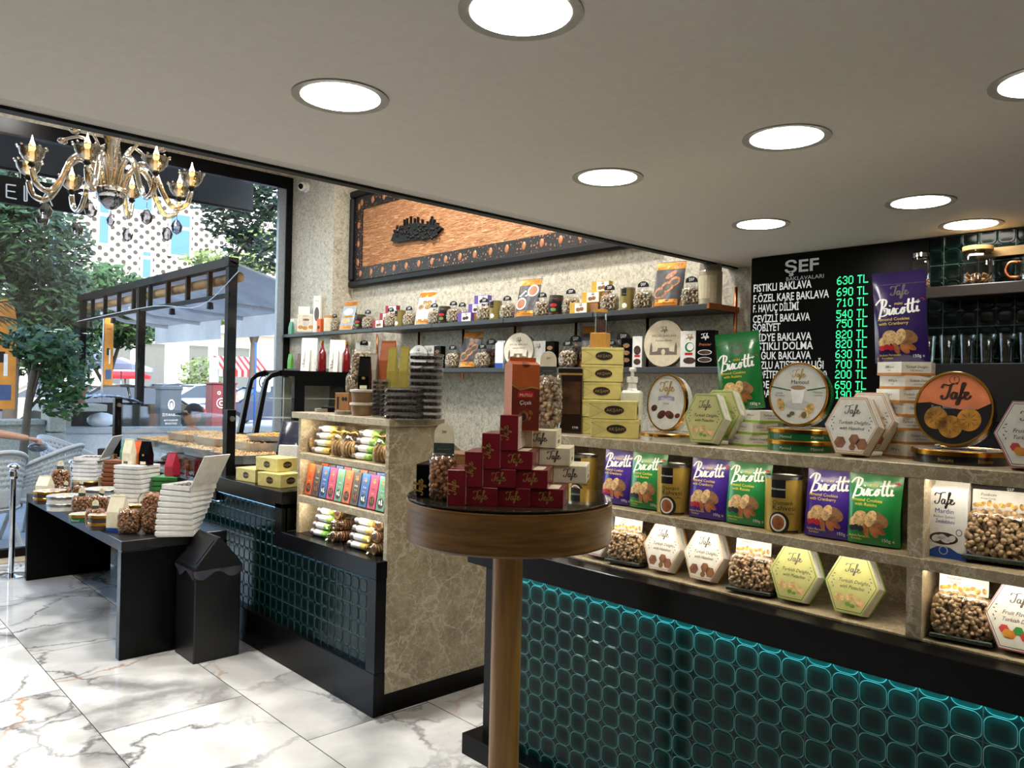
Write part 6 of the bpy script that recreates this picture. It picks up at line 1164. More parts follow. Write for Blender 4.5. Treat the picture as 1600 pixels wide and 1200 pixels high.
MB().lathe([(.03, .03), (.035, .1), (.055, .2), (.04, .3), (.06, .4), (.03, .55), (.02, 1.5), (.0, 1.68)], 20, None, True).build('stem', AMB, ch)
for i in range(8):
    a = R(45*i+14); c, s = math.cos(a), math.sin(a); Rz = Matrix.Rotation(a, 4, 'Z')
    arm = MB().tube([Rz @ Vector((x, 0, z)) for x, z in spline([(.06, .03), (.1, .13), (.17, .19), (.24, .14), (.29, .02), (.35, -.06), (.42, -.04), (.45, .05)], 4)], [.017]*28+[.013], 10).build('arm', AMB, ch)
    x_ = Rz @ Vector((.45, 0, 0)); T = Matrix.Translation((x_.x, x_.y, .05))
    MB().lathe([(.012, 0), (.022, .01), (.012, .025)], 14, T, True).build('socket', BLACKM, arm)
    m = MB().lathe([(.012, .02), (.04, .035), (.06, .065), (.066, .095), (.074, .1), (.06, .098), (.052, .065), (.02, .035)], 20, T, True); [m.ell((x_.x+.074*math.cos(R(36*j)), x_.y+.074*math.sin(R(36*j)), .155), .007, None, 6, 4) for j in range(10)]; m.build('cup', AMB, arm)
    MB().lathe([(.012, .03), (.012, .085)], 12, T).build('candle_sleeve', WHITE, arm); MB().lathe([(.009, .085), (.017, .1), (.016, .12), (.007, .145), (.003, .165), (0, .175)], 14, T, True).build('bulb', FLAME, arm)
    d_ = Rz @ Vector((.37, 0, 0)); m = MB(); m.tube([(d_.x, d_.y, -.07), (d_.x, d_.y, -.13)], .002, 5); m.lathe([(0, -.225), (.028, -.205), (.036, -.175), (.016, -.14), (0, -.13)], 8, Matrix.Translation((d_.x, d_.y, 0))); m.build('crystal_drop', CRY, arm)
for i in range(6):
    Rz = Matrix.Rotation(R(60*i+30), 4, 'Z'); m = MB().tube([Rz @ Vector((x, 0, z)) for x, z in spline([(.04, .06), (.08, .22), (.16, .32), (.26, .3)], 4)], .009, 7); q = Rz @ Vector((.27, 0, .29)); m.ell(q, (.03, .03, .02), None, 8, 5); m.build('leaf_arm', AMB, ch)
MB().lathe([(0, -.2), (.02, -.18), (.025, -.16), (.008, -.13), (.002, -.1)], 8).build('centre_drop', CRY, ch)
ch.scale = (.94, .94, .94)
# ------------------------------------------------------------------ outside
struct('ground', B(-30, 60, YW+.06, 90, -.12, -.02), M('pavement', (150, 158, 168), .6, var=.15, scale=2))
struct('wall_upper_shade', B(-12, 16, YW+.1, YW+.3, ZH+.1, 11), M('upper_shade_wall', (150, 146, 138), .8)); struct('roof', B(-12, 16, -8, YW+.3, 10.9, 11.1), M('shade_roof_grey', (120, 120, 118), .8))  # unseen upper wall and roof, added to cast shade on the street
# sign box over the shop window, seen from behind
sg = furn('fascia_sign', (1.2, 9.2, 3.64), 'dark grey back of the shop fascia sign hanging outside above the window', 'sign'); wpart(B(-2.2, 4.135, 9.15, 9.25, 3.655, 4.6), 'sign_box', M('fascia_grey', (62, 66, 74), .45), sg); wpart(B(-2.2, 4.14, 9.14, 9.15, 3.64, 3.665), 'edge_trim', BLACKM, sg)
for x in (-1.6, .8, 3.2): wpart(B(x, x+.04, YW+.25, 9.15, 4.2, 4.25), 'arm', BLACKM, sg)
gp = [P(0, 288, y=10.6), P(137, 335, y=10.6)]; s2 = furn('letter_sign', (1.6, 10.6, 3.4), 'black projecting sign with outlined letters at the left edge', 'sign')
wpart(B(gp[0].x-.8, gp[1].x, 10.57, 10.63, P(60, 325, y=10.6).z, P(60, 284, y=10.6).z), 'sign_board', BLACKM, s2); LT = glow('letter_outline', (190, 200, 210), .5)
def strokes(lst, name='letter'):
    m = MB()
    for a, b in lst: p, q = P(a[0], a[1], y=10.56), P(b[0], b[1], y=10.56); m.tube([p, q], .008, 5)
    return wpart(m, name, LT, s2)
strokes([((10, 288), (10, 308)), ((10, 288), (25, 290)), ((11, 298), (24, 300)), ((10, 308), (26, 311))]); strokes([((38, 290), (38, 314)), ((42, 290), (42, 314)), ((38, 314), (42, 314))]); strokes([((63, 318), (72, 300)), ((72, 300), (82, 322))])
wpart(B(gp[0].x+.2, gp[0].x+.24, 10.58, 10.62, P(30, 284, y=10.6).z, 5.2), 'hanger', BLACKM, s2)
# terrace walls and planters
WALLC = M('terrace_wall', (196, 204, 214), .7); STONE = M('terrace_stone', (150, 156, 150), .7, var=.15)
tw = furn('terrace_wall', (4, 12.3, 0), 'low white terrace wall with a grey coping, outside the window', 'wall'); pa_, pb_ = P(97, 660, y=12.6), P(330, 690, y=12.0)
wpart(MB().prism([(pa_.x, 12.6), (6.8, 11.4), (6.8, 11.6), (pa_.x, 12.8)], -.02, .80, 2), 'wall_body', WALLC, tw); wpart(MB().prism([(pa_.x-.05, 12.55), (6.8, 11.34), (6.8, 11.66), (pa_.x-.05, 12.86)], .80, .88, 2), 'coping', M('coping_stone', (168, 178, 186), .6), tw)
pl = furn('planter_wall', (1.6, 12.7, 0), 'grey block pillar and low wall left of the white terrace wall', 'wall'); a, b = P(72, 640, y=12.5), P(98, 640, y=12.5)
for i in range(4): wpart(MB().cbox(a.x, b.x, 12.3, 12.8, -.02+.285*i, .25+.285*i, .012), 'block', STONE, pl)
wpart(MB().cbox(a.x-.12, b.x+.5, 12.2, 12.9, 1.12, 1.22, .01), 'cap', STONE, pl); wpart(B(-6, a.x, 12.5, 12.8, -.02, .93), 'low_wall', STONE, pl); wpart(MB().cbox(-6, a.x-.02, 12.42, 12.88, .93, 1.0, .01), 'coping', STONE, pl)
def pot(): 
    e = empty('flower_pot'); MB().lathe([(0, 0), (.1, 0), (.14, .2), (.15, .2), (.15, .24), (.12, .24), (.1, .18), (0, .18)], 20).build('pot', M('terracotta', (128, 90, 74), .8), e); m = MB(); q = random.Random(1); leafs(m, 60, (0, 0, .32), (.2, .2, .12), .05, q); m.build('leaves', LEAF, e); return e
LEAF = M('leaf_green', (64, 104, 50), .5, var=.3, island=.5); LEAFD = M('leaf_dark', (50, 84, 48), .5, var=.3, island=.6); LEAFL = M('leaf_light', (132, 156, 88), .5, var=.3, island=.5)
def leafs(m, n, c, r, s, q, shell=.0):
    for i in range(n):
        while True:
            p = Vector((q.uniform(-1, 1), q.uniform(-1, 1), q.uniform(-1, 1)))
            if shell < p.length < 1: break
        p = Vector((c[0]+p.x*r[0], c[1]+p.y*r[1], c[2]+p.z*r[2])); a = Vector((q.gauss(0, 1), q.gauss(0, 1), q.gauss(0, .6))).normalized(); b = a.orthogonal().normalized(); k_ = s*q.uniform(.6, 1.3)
        m.add([p-a*k_, p-b*k_*.45+a*k_*.1, p+a*k_, p+b*k_*.45+a*k_*.1], [(0, 1, 2, 3)])
p = P(118, 655, y=12.5); put('fpot', pot, 'terracotta flower pot on the grey pillar cap outside', 'plant pot', (p.x, 12.5, 1.22-.0))
def tree(label, base, h, rt, crowns, mat, cat='tree', name='street_tree', bend=.2):
    e = tag(empty(name, base), label, cat); q = random.Random(int(base[0]*97+base[1])); m = MB(); m.tube(spline([(0, 0, 0), (bend*.3, 0, h*.35), (bend*.6, .05, h*.7), (bend, 0, h)], 4), [rt*(1-.04*i) for i in range(13)], 8)
    for c, r, n, s in crowns: m.tube([(bend*.6, .05, h*.6), (c[0]*.5+bend*.3, c[1]*.5, (h*.7+c[2])/2), c], rt*.35, 5)
    m.build('trunk', M('bark', (74, 66, 58), .8), e); m = MB()
    for c, r, n, s in crowns: leafs(m, n, c, r, s, q)
    m.build('foliage', mat, e); return e
def W(px, py, y): return P(px, py, y=y)
b = W(30, 640, 11.2); t = W(70, 545, 11.2)
tree('slender young tree with hanging leaves in front of the grey terrace wall', (b.x, 11.2, 0), 2.0, .06, [((.3, 0, 1.95), (.38, .35, .3), 420, .07), ((.5, .1, 1.5), (.34, .3, .45), 460, .07), ((.12, .2, 2.05), (.3, .3, .22), 200, .065)], LEAF)
b = W(18, 400, 20); tree('big feathery dark tree at the left behind the terrace', (b.x, 20, 0), 3.6, .16, [((0, 0, 4.6), (1.6, 1.4, 1.1), 4200, .11), ((-1.2, 0, 3.4), (1.4, 1.3, 1.2), 2200, .11), ((.9, .2, 3.2), (1.0, 1, 1.0), 2400, .105), ((-.2, 0, 5.6), (1.1, 1, .7), 1700, .105), ((.9, .3, 2.2), (1.1, 1, .7), 1400, .105)], LEAFD)
b = W(160, 560, 23); tree('bushy green tree behind the far pergola post', (b.x, 23, 0), 2.2, .14, [((0, 0, 3.6), (1.3, 1.2, 1.1), 2800, .125), ((.6, 0, 3.1), (.9, 1, .7), 1400, .12), ((-.9, 0, 3.0), (1.2, 1, .9), 1800, .12)], LEAF)
b = W(398, 360, 15); tr = tag(empty('plane_tree', (b.x+.9, 15, 0)), 'plane tree with hanging leafy branches at the upper right of the window', 'tree'); q = random.Random(21); m = MB(); m.tube([(.9, 0, 0), (.85, 0, 3), (.8, 0, 6.2)], [.18, .16, .12], 8)
for px, py in ((330, 330), (370, 400), (410, 340), (420, 420), (385, 300)): c = W(px, py, 15)-tr.location; m.tube(spline([(.8, 0, 5.4), (c.x*.4+.4, 0, 5.6), tuple(c)], 4), .03, 5)
m.build('trunk', M('bark', (74, 66, 58), .8), tr); m = MB()
for px, py, rx, rz_, n in ((335, 318, .45, .3, 130), (372, 330, .55, .5, 240), (408, 345, .5, .7, 320), (395, 395, .6, .45, 260), (425, 300, .5, .5, 200), (350, 350, .35, .3, 90), (385, 290, .5, .35, 160)): c = W(px, py, 15)-tr.location; leafs(m, n, c, (rx, .5, rz_), .1, q)
m.build('foliage', LEAFD, tr)
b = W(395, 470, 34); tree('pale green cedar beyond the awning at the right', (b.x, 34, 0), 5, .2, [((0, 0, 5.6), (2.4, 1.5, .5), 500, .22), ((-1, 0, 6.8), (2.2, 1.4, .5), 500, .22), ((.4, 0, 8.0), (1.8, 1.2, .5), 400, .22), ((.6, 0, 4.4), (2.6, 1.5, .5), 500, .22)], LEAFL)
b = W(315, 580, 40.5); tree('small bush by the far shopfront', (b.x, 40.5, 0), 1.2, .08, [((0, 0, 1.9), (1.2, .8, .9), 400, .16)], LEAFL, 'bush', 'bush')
# palm fronds at the left edge
pm = tag(empty('palm_plant', (W(-40, 600, 10).x, 10, 0)), 'dark palm fronds reaching in from the left edge', 'plant'); m = MB()
for j, (px, py) in enumerate(((28, 500), (32, 535), (20, 470), (8, 440))):
    c = W(px, py, 10)-pm.location; st = Vector((-.2, 0, 2.0)); pts = spline([tuple(st), tuple((st+c)/2+Vector((0, 0, .12))), tuple(c)], 6); m.tube(pts, .008, 5)
    for i in range(1, len(pts)):
        for sg_ in (-1, 1): p_ = Vector(pts[i]); m.add([p_, p_+Vector((.05, .05*sg_, -.02)), p_+Vector((.14, .16*sg_, -.12)), p_+Vector((.03, .02*sg_, -.02))], [(0, 1, 2, 3)])
m.tube([(-.2, 0, 0), (-.2, 0, 2.0)], .05, 8); m.build('fronds', LEAFD, pm)
# perforated facade building
fb_ = furn('office_building', (8, 46, 0), 'white office building with round perforations and tall windows across the street', 'building'); YB = 46
k = NT('perforated_panel'); sep = k.n('SeparateXYZ'); k.l(k.coord(), sep.inputs[0]); D = .60
r_ = k.math('DIVIDE', sep.outputs[2], D*.5); row = k.math('FLOOR', r_); sx_ = k.math('FRACT', k.math('ADD', k.math('DIVIDE', k.math('ADD', sep.outputs[0], 60.), D), k.math('MULTIPLY', k.math('MODULO', row, 2.), .5)))
dx_ = k.math('MULTIPLY', k.math('SUBTRACT', sx_, .5), D); dz_ = k.math('MULTIPLY', k.math('SUBTRACT', k.math('FRACT', r_), .5), D*.5); dd = k.math('SQRT', k.math('ADD', k.math('MULTIPLY', dx_, dx_), k.math('MULTIPLY', dz_, dz_)))
k.l(k.mix(k.math('LESS_THAN', dd, .125), lin((222, 218, 208)), lin((58, 52, 46))), k.b.inputs['Base Color']); k.b.inputs['Roughness'].default_value = .7; PERF = k.m
x0, x1 = W(60, 400, YB).x, W(440, 400, YB).x+6
wpart(B(x0-12, x1+10, YB, YB+6, 4.6, 22), 'facade', PERF, fb_); wpart(B(x0-12, x1+10, YB+.5, YB+6, -.02, 4.6), 'ground_floor', M('pale_shopfront', (226, 216, 198), .7), fb_); wpart(B(x0-12, x1+10, YB-.6, YB+.6, 4.4, 4.75), 'canopy_slab', M('canopy_white', (216, 210, 200), .7), fb_)
WG = M('sky_glass', (70, 112, 146), .15, spec=.3); FRM = M('window_frame_grey', (176, 186, 190), .5)
for a, b_, c, d in ((150, 173, 313, 382), (262, 299, 336, 400), (218, 238, 392, 436), (196, 240, 298, 328), (70, 100, 330, 420)):
    p, q_ = W(a, d, YB), W(b_, c, YB); mid = (p.z+q_.z)/2; f = wpart(B(p.x, q_.x, YB-.12, YB-.02, p.z, q_.z), 'window', FRM, fb_)
    o = B(p.x+.12, q_.x-.12, YB-.14, YB-.12, p.z+.12, mid+.3).build('pane', WG, f); o = B(p.x+.12, q_.x-.12, YB-.14, YB-.12, mid+.5, q_.z-.12).build('pane', WG, f)
for a, b_ in ((178, 208), (228, 262), (300, 330), (345, 395)):
    p, q_ = W(a, 590, YB), W(b_, 540, YB); f = wpart(B(p.x, q_.x, YB+.44, YB+.5, .2, 3.6), 'shop_window', M('dark_shop_glass', (92, 98, 100), .1), fb_)
# striped awning, umbrellas, flags
aw = furn('striped_awning', (W(355, 570, 38).x, 38, 2), 'red and white striped shop awning across the street', 'awning'); p, q_ = W(327, 578, 38), W(402, 566, 38); n = 16
mr, mw = MB(), MB()
for i in range(n): (mr if i % 2 else mw).add([(p.x+(q_.x-p.x)*(i+a)/n, 38-b_*1.2+ .0, p.z+(1-b_)*.7) for a, b_ in ((0, 1), (1, 1), (1, 0), (0, 0))]+[(p.x+(q_.x-p.x)*(i+a)/n, 38-1.2, p.z-.3) for a in (1, 0)], [(0, 1, 2, 3), (1, 0, 5, 4)])
wpart(mr, 'red_stripes', RED, aw); wpart(mw, 'white_stripes', WHITE, aw); wpart(B(p.x, p.x+.06, 37, 38, .0, p.z+.6), 'post', FRM, aw)
def umbrella(r, h, mat):
    def fn():
        e = empty('parasol'); m = MB(); n = 8; v = [(0, 0, h)]+[(r*math.cos(R(45*i)), r*math.sin(R(45*i)), h-.45) for i in range(n)]+[(r*math.cos(R(45*i)), r*math.sin(R(45*i)), h-.6) for i in range(n)]
        m.add(v, [(0, 1+i, 1+(i+1) % n) for i in range(n)]+[(1+i, 9+i, 9+(i+1) % n, 1+(i+1) % n) for i in range(n)]); m.build('canopy', mat, e); MB().tube([(0, 0, 0), (0, 0, h)], .03, 8).build('pole', STEEL, e); return e
    return fn
LIL = M('lilac_canvas', (150, 150, 172), .8)
c = W(140, 560, 26); put('umbl', umbrella(1.3, 2.5, LIL), 'pale lilac parasol behind the young tree', 'parasol', (c.x, 26, -.02)); c = W(190, 560, 35); put('umbl', None, 'pale lilac parasol right of the orange feather flag', 'parasol', (c.x, 35, -.02)); c = W(196, 575, 37.5); put('umbr', umbrella(1.1, 2.2, M('red_canvas', (196, 30, 44), .8)), 'red parasol with white lettering beyond the parked cars', 'parasol', (c.x, 37.5, -.02))
ORF = M('orange_flag', (226, 148, 56), .6, var=.25, scale=3)
def flag(loc, w, h, z0, lab, key):
    e = tag(empty('feather_flag', loc), lab, 'flag'); pts = [(-w/2, z0), (w/2, z0), (w/2, z0+h*.8), (w*.4, z0+h*.94), (w*.1, z0+h), (-w*.4, z0+h*.97), (-w/2, z0+h*.9)]
    MB().prism(pts, -.01, .01, 1).build('banner', ORF, e); MB().tube([(-w/2-.02, 0, 0), (-w/2-.02, 0, z0+h)], .02, 6).build('pole', STEEL, e)
    F = Face(e, lambda u, v, o: (u, -.011-o, v)); F.word('Refe', 0, z0+h*.78, w*.28, BLACKM, sx=-1, align=-.5+.0 if 0 else .5); F.rect(-w*.2, w*.1, z0+h*.42, z0+h*.52, INK, 'picture'); F.rect(-w*.3, w*.35, z0+h*.08, z0+h*.22, M('flag_blue', (70, 92, 140)), 'picture'); F.rect(w*.05, w*.2, z0+h*.3, z0+h*.5, WINK, 'picture', .0008); return e
a, b_ = W(-20, 637, 13.2), W(27, 466, 13.2); flag(((a.x+b_.x)/2, 13.2, -.02), b_.x-a.x, b_.z-a.z, a.z, 'orange advertising banner with mirrored lettering at the left edge', 'f1')
a, b_ = W(161, 600, 18), W(178, 490, 18); flag(((a.x+b_.x)/2, 18, -.02), b_.x-a.x, b_.z-a.z, a.z, 'narrow orange feather flag between the far and middle pergola posts', 'f2')
# pergola with white awning
k = NT('awning_canvas'); nz = k.noise(2, 3, k.coord()); cs = k.ramp(nz, [(.3, lin((190, 190, 192))), (.7, lin((214, 214, 214)))]); tl_ = k.n('BsdfTranslucent'); df_ = k.n('BsdfDiffuse'); k.l(cs, tl_.inputs[0]); k.l(cs, df_.inputs[0]); mx_ = k.n('MixShader'); mx_.inputs[0].default_value = .5; k.l(df_.outputs[0], mx_.inputs[1]); k.l(tl_.outputs[0], mx_.inputs[2]); k.l(mx_.outputs[0], k.out.inputs[0]); k.t.nodes.remove(k.b); MATS['awning_canvas'] = k.m
pg = furn('pergola', (4.4, 13.5, 0), 'black steel pergola with a white retractable awning on the terrace', 'pergola'); PX = 4.4; PB = M('pergola_black', (7, 7, 8), .5, spec=.1)
zr = 3.15
for px in (358, 218, 127): y = YX(px, PX); wpart(MB().cbox(PX-.06, PX+.06, y-.06, y+.06, -.02, zr, .006), 'post', PB, pg)
yA, yB_ = YX(362, PX), YX(124, PX)
wpart(B(PX-.08, PX+.06, yA, yB_, zr-.02, zr+.1), 'top_beam', PB, pg); wpart(B(PX-.04, PX+.04, yA, yB_, zr-.42, zr-.37), 'lower_rail', PB, pg)
for i in range(1, 9): y = yA+(yB_-yA)*i/9; wpart(B(PX-.03, PX+.03, y-.03, y+.03, zr-.4, zr), 'strut', PB, pg)
wpart(MB().prism([(PX-.05, zr+.06), (PX+.6, zr-.12), (PX+1.4, zr-.42), (PX+1.4, zr-.45), (PX+.6, zr-.15), (PX-.05, zr+.03)], yA, yB_, 1), 'roof_edge', M('awning_canvas', (196, 198, 204), .8), pg)
wpart(MB().tube([(PX+.12, yA+.1, zr-.14), (PX+.12, yB_-.1, zr-.14)], .07, 10), 'awning_roll', M('tan_roll', (176, 132, 76), .6, var=.4, scale=3), pg)
for ya_, yb2 in ((yA+.1, (yA+yB_)/2-.1), ((yA+yB_)/2+.1, yB_-.2)):
    o = wpart(MB().surf(lambda a, b: (PX+1.4+.02*math.sin(a*30), ya_+(yb2-ya_)*a, zr-.44-.36*b), 24, 2), 'valance', M('awning_canvas', (196, 198, 204), .8), pg)
    for t_ in (.25, .75): y = ya_+(yb2-ya_)*t_; wpart(MB().tube([(PX+.1, y, zr-.3), (PX+.7, y+.6, zr-.38), (PX+1.38, y+.1, zr-.48)], .035, 8), 'awning_arm', M('arm_white', (210, 212, 216), .4), pg)
wpart(MB().tube(spline([(PX-.07, yA-.3, zr-.12), (PX-.07, yA+1, zr-.5), (PX-.07, yA+3, zr-.38), (PX-.07, yB_, zr-.42)], 5), .006, 5), 'cable', WHITE, pg)
for i in range(5): y = yA+(yB_-yA)*(i+.5)/5; wpart(MB().lathe([(0, -.06), (.05, -.05), (.04, .04), (0, .05)], 8, Matrix.Translation((PX-.02, y, zr-.5))), 'spot_lamp', BLACKM, pg)
# cars along the kerb
def car(colour, cabcol=None):
    def fn():
        e = empty('parked_car'); body = M('car_'+colour[0], colour[1], .2, coat=.6); Wd = .86
        prof = [(-2.15, .35), (-2.2, .62), (-2.1, .9), (-1.5, .98), (.85, .96), (1.9, .82), (2.2, .6), (2.2, .35)]
        m = MB(); m.prism(prof, -Wd, Wd, 1); o = m.build('body', body, e)
        cab = [(-1.75, .95), (-1.05, 1.38), (-.2, 1.46), (.35, 1.4), (1.2, .93)]; m = MB(); n = len(cab); v = [(x, -Wd*(.97 if z < 1 else .76), z) for x, z in cab]+[(x, Wd*(.97 if z < 1 else .76), z) for x, z in cab]; m.add(v, [tuple(range(n))[::-1], tuple(range(n, 2*n))]+[(i, (i+1) % n, n+(i+1) % n, n+i) for i in range(n)]); m.build('cabin_glass', M('car_glass', (40, 50, 60), .06, coat=.5), e)
        m = MB(); m.prism([(-1.1, 1.385), (-.2, 1.475), (.4, 1.41), (.35, 1.39), (-.2, 1.45), (-1.05, 1.36)], -Wd*.77, Wd*.77, 1); [m.tube([(x0_, s_*Wd*.97, .95), (x1_, s_*Wd*.77, 1.4)], .03, 5) for s_ in (-1, 1) for x0_, x1_ in ((1.15, .35), (-.3, -.25), (-1.7, -1.05))]; m.build('roof', body, e)
        for x in (-1.35, 1.35):
            for s_ in (-1, 1):
                T = Matrix.Translation((x, s_*Wd*.93, .33)) @ Matrix.Rotation(math.pi/2, 4, 'X'); wlm = MB().lathe([(.2, -.1), (.3, -.1), (.33, -.08), (.33, .08), (.3, .1), (.2, .1)], 24, T).build('wheel', BLACKM, e); mm = MB().lathe([(0, -.09), (.21, -.11), (.21, .11), (0, .09)], 20, T); mm.build('hub', M('hub_grey', (120, 124, 130), .3, .6), wlm)
        MB().box(-2.19, -2.12, -Wd*.98, -Wd*.6, .7, .84).build('tail_light', M('tail_red', (180, 20, 30), .2), e); MB().box(-2.19, -2.12, Wd*.6, Wd*.98, .7, .84).build('tail_light', M('tail_red', (180, 20, 30), .2), e); MB().box(2.08, 2.19, -Wd*.98, -Wd*.6, .62, .76).build('headlight', WHITEP, e)
        return e
    return fn
def carat(key, fn, px, y, lb, rz=0): c = W(px, 600, y); put(key, fn, lb, 'car', (c.x, y, -.02), rz=rz)
carat('c1', car(('black', (20, 22, 28))), 171, 22, 'black estate car behind the pergola posts', 180); carat('c2', car(('slate', (74, 92, 116))), 262, 33, 'slate blue car behind the grey litter bin', 180); carat('c3', car(('silver', (160, 182, 204))), 310, 29.5, 'silver car between the litter bin and the red cabinet', 180); carat('c4', car(('navy', (34, 52, 84))), 410, 25.3, 'dark blue car at the right behind the blue pole', 180); carat('c5', car(('white', (206, 212, 218))), 70, 29, 'white car half hidden behind the young tree', 180)
# litter bin, red cabinet, blue pole with round sign, cement tubs
c = W(263, 640, 20); lbn = tag(empty('litter_bin', (c.x, 20, -.02)), 'grey street litter bin with white crest beside the pergola', 'bin')
MB().cbox(-.25, .25, -.2, .2, .14, 1.42, .03).build('body', M('bin_grey', (70, 82, 94), .5), lbn); MB().cbox(-.27, .27, -.22, .22, 1.36, 1.46, .02).build('hood', M('bin_grey', (70, 82, 94), .5), lbn); [MB().box(x, x+.05, -.1, .1, 0, .2).build('leg', BLACKM, lbn) for x in (-.2, .15)]
F = Face(lbn, lambda u, v, o: (u, -.201-o, v)); F.disc(0, 1.0, .08, .13, WINK, 'crest', .002); F.disc(0, 1.0, .055, .1, M('bin_grey', (70, 82, 94), .5), 'crest', .004); F.disc(0, .98, .03, .07, WINK, 'crest', .006); F.word('İSTANBUL', 0, .72, .09, WINK); F.word('BÜYÜKŞEHİR', 0, .6, .055, WINK); F.word('BELEDİYESİ', 0, .52, .055, WINK)
c = W(345, 620, 23); cb = tag(empty('utility_cabinet', (c.x, 23, -.02)), 'dark red street utility cabinet with white drawing', 'cabinet'); MB().cbox(-.36, .36, -.25, .25, 0, 1.5, .02).build('body', M('cabinet_red', (112, 40, 48), .5), cb); MB().cbox(-.39, .39, -.28, .28, 1.5, 1.56, .02).build('cap', M('cabinet_red', (112, 40, 48), .5), cb)
F = Face(cb, lambda u, v, o: (u, -.251-o, v)); m = MB(); [m.tube([F.f(u+r*math.cos(t*.45), v+r*math.sin(t*.45), .004) for t in range(14)], .016, 4, None, True) for u, v, r in ((-.08, .95, .14), (-.08, .95, .06), (.14, 1.15, .05), (-.16, 1.25, .04))]; m.build('drawing', WINK, cb)
c = W(398, 620, 19); bp_ = tag(empty('street_sign', (c.x, 19, -.02)), 'thin blue pole with a white sign panel beside the fridge', 'sign'); MB().tube([(0, 0, 0), (0, 0, 2.6)], .03, 8).build('pole', M('pole_blue', (44, 92, 170), .4), bp_); MB().cbox(.03, .42, -.02, .02, 1.35, 1.85, .03).build('panel', M('panel_white', (206, 214, 222), .4), bp_); F = Face(bp_, lambda u, v, o: (u, -.021-o, v)); F.disc(.22, 1.6, .13, .17, BLACKM, 'emblem'); F.disc(.22, 1.6, .1, .14, M('panel_white', (206, 214, 222), .4), 'emblem', .002); F.disc(.22, 1.56, .05, .05, BLACKM, 'emblem', .004)
c = W(150, 640, 13.9); ct = tag(empty('covered_planter', (c.x, 13.6, 0)), 'black crate covered with clear plastic sheeting by the middle pergola post', 'crate'); MB().cbox(-.5, .5, -.3, .3, .7, 1.2, .01).build('crate', BLACKM, ct); [MB().box(x, x+.05, -.25, .25, 0, .7).build('leg', BLACKM, ct) for x in (-.45, .4)]; MB().surf(lambda a, b: (-.53+1.06*a, -.34+.68*b, 1.22+.1*math.sin(a*math.pi)+.03*math.sin(a*31)*math.sin(b*17)), 30, 10).build('sheet', M('plastic_sheet', (170, 184, 200), .25, var=.3, scale=12), ct)
c = W(172, 648, 12.2); pbg = tag(MB().ell((0, 0, .1), (.2, .14, .11), None, 10, 7).build('plastic_bag', M('bag_white', (200, 208, 222), .35, bump=.6, scale=14)), 'crumpled white plastic bag on the terrace wall', 'bag'); pbg.location = (c.x, 12.62, .88)
# ------------------------------------------------------------------ terrace chairs, people
RAT = M('white_rattan', (178, 182, 186), .6, bump=.6, scale=160, var=.2)
def chair():
    e = empty('rattan_chair'); nu, nv = 52, 20
    def f(a, b):
        ang = R(-115+230*a); s = math.sin(b*math.pi/2); hgt_ = (.34+.12*math.cos(ang))*b; r = .29+.05*b; return (r*math.cos(ang)*1.05, r*math.sin(ang), .42+hgt_*(1+.15*math.cos(ang)))
    m = MB(); v = [f(i/nu, j/nv) for j in range(nv+1) for i in range(nu+1)]; fs = []
    for j in range(nv):
        for i in range(nu):
            if 5 < j < 18 and j % 2 == 1 and (i+(j//2 % 2)) % 2 == 1: continue
            fs.append((j*(nu+1)+i, j*(nu+1)+i+1, (j+1)*(nu+1)+i+1, (j+1)*(nu+1)+i))
    o = m.add(v, fs, True).build('backrest', RAT, e); md_ = o.modifiers.new('thick', 'SOLIDIFY'); md_.thickness = .02
    MB().tube([f(i/30, 1) for i in range(31)], .022, 8).build('rim', RAT, e); MB().lathe([(0, .38), (.29, .38), (.31, .41), (.29, .44), (0, .44)], 28).build('seat', RAT, e)
    for a in (35, 145, 215, 325): c, s = math.cos(R(a)), math.sin(R(a)); MB().tube(spline([(c*.24, s*.24, .4), (c*.3, s*.3, .2), (c*.36, s*.36, 0)], 4), .022, 8).build('leg', RAT, e)
    return e
c1 = P(12, 860, z=-.02); put('chair', chair, 'white rattan chair in front at the left edge, seen from behind', 'chair', (1.36, 8.62, -.02), rz=-70, scale=(1, 1, .98), group='rattan terrace chairs'); put('chair', None, 'white perforated rattan chair behind the front one, facing the street', 'chair', (1.95, 9.1, -.02), rz=-40, group='rattan terrace chairs'); put('chair', None, 'rattan chair farther right on the terrace, mostly behind the black table', 'chair', (2.5, 10.2, -.02), rz=150, group='rattan terrace chairs')
tt = tag(empty('terrace_table', (2.74, 8.75, -.02)), 'dark terrace table behind the glass holding bottles and boxes', 'table'); MB().cbox(-.32, .32, -.32, .32, .68, .72, .006).build('tabletop', M('dark_top', (44, 46, 50), .4), tt); MB().tube([(0, 0, 0), (0, 0, .68)], .04, 10).build('post', BLACKM, tt); MB().lathe([(0, 0), (.25, 0), (.25, .02), (0, .03)], 20).build('foot', BLACKM, tt)
c = P(167, 700, z=.7); put('wbot', bottle(.035, .24, M('water_plastic', (120, 150, 196), .15, coat=.4), M('blue_cap', (40, 70, 150), .4), 'water_bottle'), 'small clear water bottle with blue cap on the terrace table', 'bottle', (2.5, 8.7, .70)); put('trbox', plain_box(.14, .1, .16, M('brown_dark_box', (52, 40, 36), .5), 'menu_box'), 'dark brown box left of the water bottle on the terrace table', 'box', (2.5, 8.95, .70), rz=60)
SKIN = M('skin', (188, 138, 110), .5, var=.05); SKIN2 = M('shaded_skin', (176, 132, 110), .5, var=.05); SHIRT = M('black_shirt', (24, 25, 28), .8); OLIVE = M('olive_jacket', (44, 52, 44), .8); HAIR = M('dark_hair', (26, 22, 20), .6)
